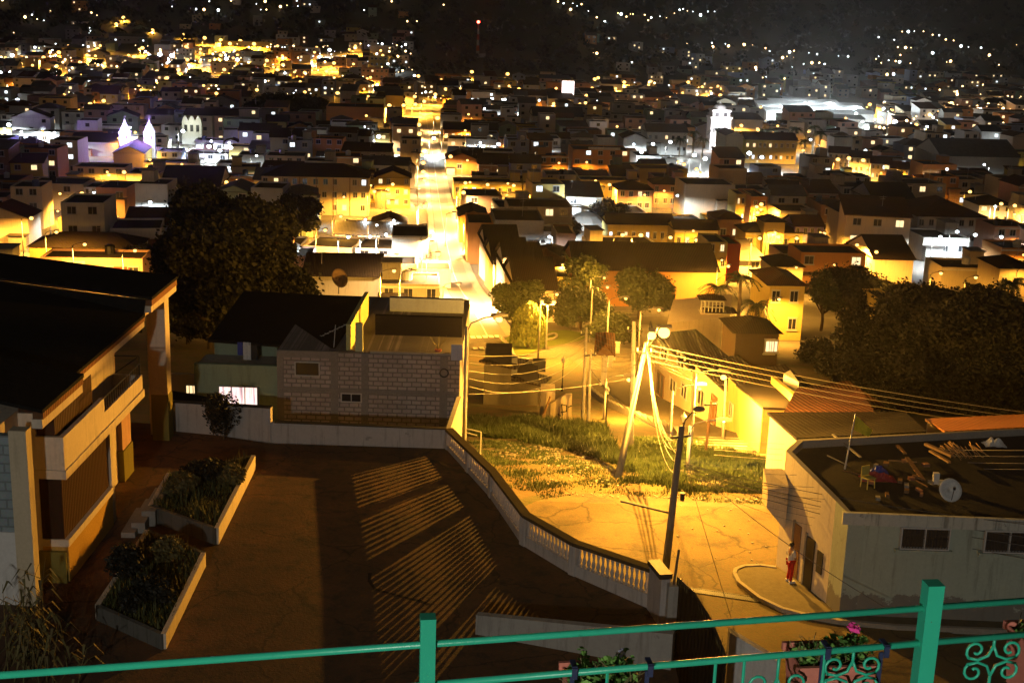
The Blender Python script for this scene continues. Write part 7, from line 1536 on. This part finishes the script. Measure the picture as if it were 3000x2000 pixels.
for i, (R, x, y, w, d) in enumerate(fill):
    h = rnd.choice((3.0, 3.4, 4.0, 5.2, 5.8, 6.3, 6.8, 7.6, 9.2, 10.5)) if R < 800 else rnd.choice((3.4, 6, 6.5, 7, 9))
    roof = rnd.choice(('flat',)*9+('gable', 'gable', 'hip', 'shed', 'shed', 'gable_front')); wl = rnd.choice(WALLS); cov = 'flat' if roof == 'flat' else rnd.choice(('dark', 'dark', 'tile', 'tin', 'grey')); rows = 1 if h < 4.5 else (2 if h < 8 else 3)
    if any(abs((hx-x)*math.cos(ha)+(hy-y)*math.sin(ha)) < hw_/2+w*.4 and 0 < (hy-hd_/2)-(y-d/2) < 30 for hx, hy, hw_, hd_, ha in hnear if abs(hy-y) < 60 and abs(hx-x) < 40): h = rnd.choice((2.6, 2.9, 3.1)); rows = 1; roof = 'flat' if roof != 'shed' else roof; cov = 'flat' if roof == 'flat' else cov
    fx, fy = x+sa*d/2, y-ca*d/2; lit = .35 if rnd.random() < .4 else .06; jit = rnd.gauss(0, .07)
    if i < NT:
        t = house('', fx, fy, w, d, h, sang+jit, roof, wl, cov, rows, max(1, int(w/3.2)) if rnd.random() < .8 else 0, lit, 'houses filling the town blocks', seed=i)
        occupied.pop(); defer(t, '%s %s %s' % (SZ(h), CNAME[wl], {'flat': 'flat-roofed house', 'gable': 'ridge-roofed house', 'hip': 'hip-roofed house', 'shed': 'lean-to house', 'gable_front': 'gable-fronted house'}[roof]), fx, fy)
    else:
        z = T(fx, fy); b = MB(); wall_mesh(b, w, d, h, roof); a_ = sang+jit; cs, sn = math.cos(a_), math.sin(a_)
        def emit(b, key):
            o = farb(key); o.add([(fx+px*cs-py*sn, fy+px*sn+py*cs, z+pz) for px, py, pz in b.v], b.f)
        emit(b, ('w', wl)); b = MB(); roof_mesh(b, w, d, h, roof); emit(b, ('r', ROOFS[cov]))
        nc = max(1, int(w/4))
        for r in range(rows):
            for c in range(nc):
                if rnd.random() < .25: continue
                b = MB(); xx = -w/2+w*(c+.5)/nc; zz = r*h/rows+h/rows*.35; b.bx(xx-.7, xx+.7, -.05, -.01, zz, zz+1.3)
                emit(b, ('w_', rnd.choice(['lit_warm', 'lit_warm', 'lit_white']) if rnd.random() < lit*1.2 else 'glass'))
flush()
fm_ = MB(); mats_ = []
for k, b in far.items():
    fm_.add(b.v, b.f, len(mats_)); mats_.append(M[k[1]])
kind(fm_.build('distant_houses', mats_, org=(0, 800, -66)), 'stuff')
# dark grove in the middle of town, trees between the blocks
for i, (u, vb, vt, r) in enumerate(((600, 262, 222, 9), (640, 260, 212, 10), (690, 258, 214, 10), (725, 262, 222, 8), (660, 268, 232, 8), (610, 290, 250, 7), (1045, 205, 180, 8), (1030, 206, 186, 6), (125, 178, 158, 6), (210, 182, 168, 5), (430, 185, 168, 5), (1590, 270, 225, 8), (1560, 275, 240, 7), (1300, 560, 500, 3.4), (1420, 508, 466, 3.6), (1385, 515, 455, 3.6), (90, 400, 372, 4), (470, 262, 240, 7))):
    q = gt(u, vb); t = tree('', q.x, q.y, r, max(.5, (vz(q.x, q.y, vt)-q.z)*.3), max(2, vz(q.x, q.y, vt)-q.z-r*.35), 9, 90, .9, 80+i % 5, 'leaf', .35, group='dark trees among the town blocks'); defer(t, 'dark leafy tree', q.x, q.y)
flush()
# ---------------------------------------------------------------- lights of houses too far to tell apart
HLR = [(1281,14),(1294,18),(1315,18),(1335,20),(1325,24),(1310,32),(1350,36),(1370,50),(1388,59),(1392,61),(1419,40),(1426,42),(1438,48),(1447,42),(1453,42),(1480,44),(1488,56),(1495,50),(1515,47),(1530,50),(1548,40),(1560,32),(1568,30),(1578,34),(1590,36),(1608,44),(1625,36),(1640,36),(1362,132),(1370,134),(1440,160),(1450,155),
 (1577,109),(1634,108),(1636,117),(1665,110),(1672,115),(1706,110),(1708,112),(1727,113),(1757,120),(1766,127),(1812,129),(1822,126),(1796,142),(1806,139),(1821,142),(1765,159),(1844,157),(1863,154),(1880,154),(1892,157),(1924,138),(1946,139),(1856,131),(1875,134),(1818,164),(1734,166),(1735,171),(1750,190),(1758,188),(1790,195),(1800,192),(1840,200),(1850,202),
 (2016,95),(2052,101),(2070,82),(2084,82),(2098,81),(2119,81),(2140,89),(2155,90),(2170,100),(2188,102),(2205,115),(2222,117),(2251,119),(2270,136),(2333,111),(2292,158),(2060,118),(2078,119),(2090,119),(2066,136),(2010,145),(2016,139),(2022,154),(2039,148),(2055,150),(2064,152),(2089,155),(2035,182),(2050,181),(2172,152),(2181,150),(2140,131),
 (8,10),(34,86),(60,50),(76,45),(88,55),(103,58),(118,37),(212,40),(225,46),(397,26),(452,32),(470,33),(482,14),(503,34),(528,8),(532,12),(590,20),(610,14),(600,33),(613,33),(645,26),(660,23),(685,25),(710,2),(886,8),(900,14),(837,34),(1019,22),(936,60),(958,60),(208,75),(210,82),(207,88),(880,3),(917,2)]
hl = {'o': MB(), 'w': MB()}; rnd = random.Random(9)
for (u, v) in HLR:
    q = gt(u, v); r = q.length*.0005*rnd.choice((.6, .8, 1, 1.2, 1.9)); hl['w' if rnd.random() < .45 else 'o'].ball((q.x, q.y-2, q.z+4), r, 6)
for _ in range(330):
    if rnd.random() < .78: u = rnd.gauss(2250, 75); v = 245+rnd.gauss(0, 24)-(2250-u)*.02
    else: u = rnd.uniform(2000, 2352); v = rnd.uniform(235, 300)
    if not 1990 < u < 2360 or v < 193: continue
    q = gt(u, v, 6); r = q.length*.0005*rnd.choice((.4, .6, .9, 1.2, 2.0)); hl['w' if rnd.random() < .12 else 'o'].ball((q.x, q.y-3, q.z), r, 6)
for _ in range(420):
    u = rnd.uniform(0, 950) if rnd.random() < .7 else rnd.uniform(950, 1650); v = rnd.uniform(100, 215) if u < 950 else rnd.uniform(185, 245); q = gt(u, v, 6); r = q.length*.0004*rnd.choice((.4, .7, 1, 1.9)); hl['w' if rnd.random() < .3 else 'o'].ball((q.x, q.y-3, q.z), r, 6)
b = MB(); b.add(hl['o'].v, hl['o'].f, 0); b.add(hl['w'].v, hl['w'].f, 1)
M['far_o'] = glow('distant_warm_light', (1, .62, .25), 9); M['far_w'] = glow('distant_white_light', (.85, .95, 1), 9)
kind(b.build('distant_house_lights', [M['far_o'], M['far_w']], org=(0, 900, -60)), 'stuff')
# hillside woodland: dark crowns reading as one mass
b = MB(); rnd = random.Random(31)
for _ in range(1500):
    u = rnd.uniform(-30, 2380); v = rnd.uniform(-20, 175); 
    if u < 900 and v > 100: continue
    q = gt(u, v); 
    if q.y < 900: continue
    leafball((q.x, q.y, q.z+2), rnd.uniform(3, 7), 16, 4, rnd, b)
kind(b.build('hillside_woodland', M['leaf'], org=(0, 1200, -40)), 'stuff')
# assumed flood lamp, never in view, up the slope behind the viewer: added to light the railing and every wall that faces this way
fx, fy = -10.0, -27.0; fz = T(fx, fy); t = street_lamp('assumed unseen tall white flood lamp up the slope behind the balcony', fx-1.75, fy, fz, 4, 'w', 10, 0, .3, None)
for c in t.children:
    if c.type == 'LIGHT': c.data = c.data.copy(); c.data.energy = 33000; c.data.color = (1, .95, .84); c.data.shadow_soft_size = .5
hz = MB(); hz.bx(-1850, 1850, -75, 3400, -125, 700); hm = bpy.data.materials.new('night_air'); hm.use_nodes = True; hn = hm.node_tree; hn.nodes.clear(); ho_ = hn.nodes.new('ShaderNodeOutputMaterial'); hv = hn.nodes.new('ShaderNodeVolumePrincipled'); hv.inputs['Color'].default_value = (.85, .82, .8, 1); hv.inputs['Density'].default_value = .00008; hv.inputs['Anisotropy'].default_value = .84; hn.links.new(hv.outputs[0], ho_.inputs['Volume'])
kind(hz.build('haze', hm, org=(0, 1600, -125)), 'stuff')
# ================================================================ SKY, MOON, RENDER
wd_ = bpy.data.worlds.new('World'); SC.world = wd_; wd_.use_nodes = True; nt = wd_.node_tree; bg = nt.nodes['Background']; sk = nt.nodes.new('ShaderNodeTexSky'); sk.sky_type = 'NISHITA'; sk.sun_disc = False
sk.sun_elevation = math.radians(-4); sk.sun_rotation = math.radians(200); nt.links.new(sk.outputs[0], bg.inputs[0]); bg.inputs[1].default_value = .05; b2 = nt.nodes.new('ShaderNodeBackground'); b2.inputs[0].default_value = (1, .78, .56, 1); b2.inputs[1].default_value = .022; ad_ = nt.nodes.new('ShaderNodeAddShader'); nt.links.new(bg.outputs[0], ad_.inputs[0]); nt.links.new(b2.outputs[0], ad_.inputs[1]); nt.links.new(ad_.outputs[0], nt.nodes['World Output'].inputs[0])
sun = bpy.data.lights.new('assumed_moon', 'SUN'); sun.energy = .012; sun.angle = math.radians(.5); sun.color = (1, .93, .82); so = bpy.data.objects.new('assumed_moon', sun); COL.objects.link(so); so.rotation_euler = (math.radians(50), 0, math.radians(-20))  # assumed moon, out of view, added as faint light on the roofs
SC.view_settings.view_transform = 'Standard'; SC.view_settings.look = 'None'; SC.view_settings.exposure = 0; SC.view_settings.gamma = 1
SC.render.engine = 'CYCLES'; cy = SC.cycles
cy.max_bounces = 4; cy.diffuse_bounces = 2; cy.glossy_bounces = 2; cy.transmission_bounces = 2; cy.sample_clamp_indirect = 2.0; cy.sample_clamp_direct = 0; cy.use_light_tree = True; cy.use_denoising = True; cy.caustics_reflective = False; cy.caustics_refractive = False
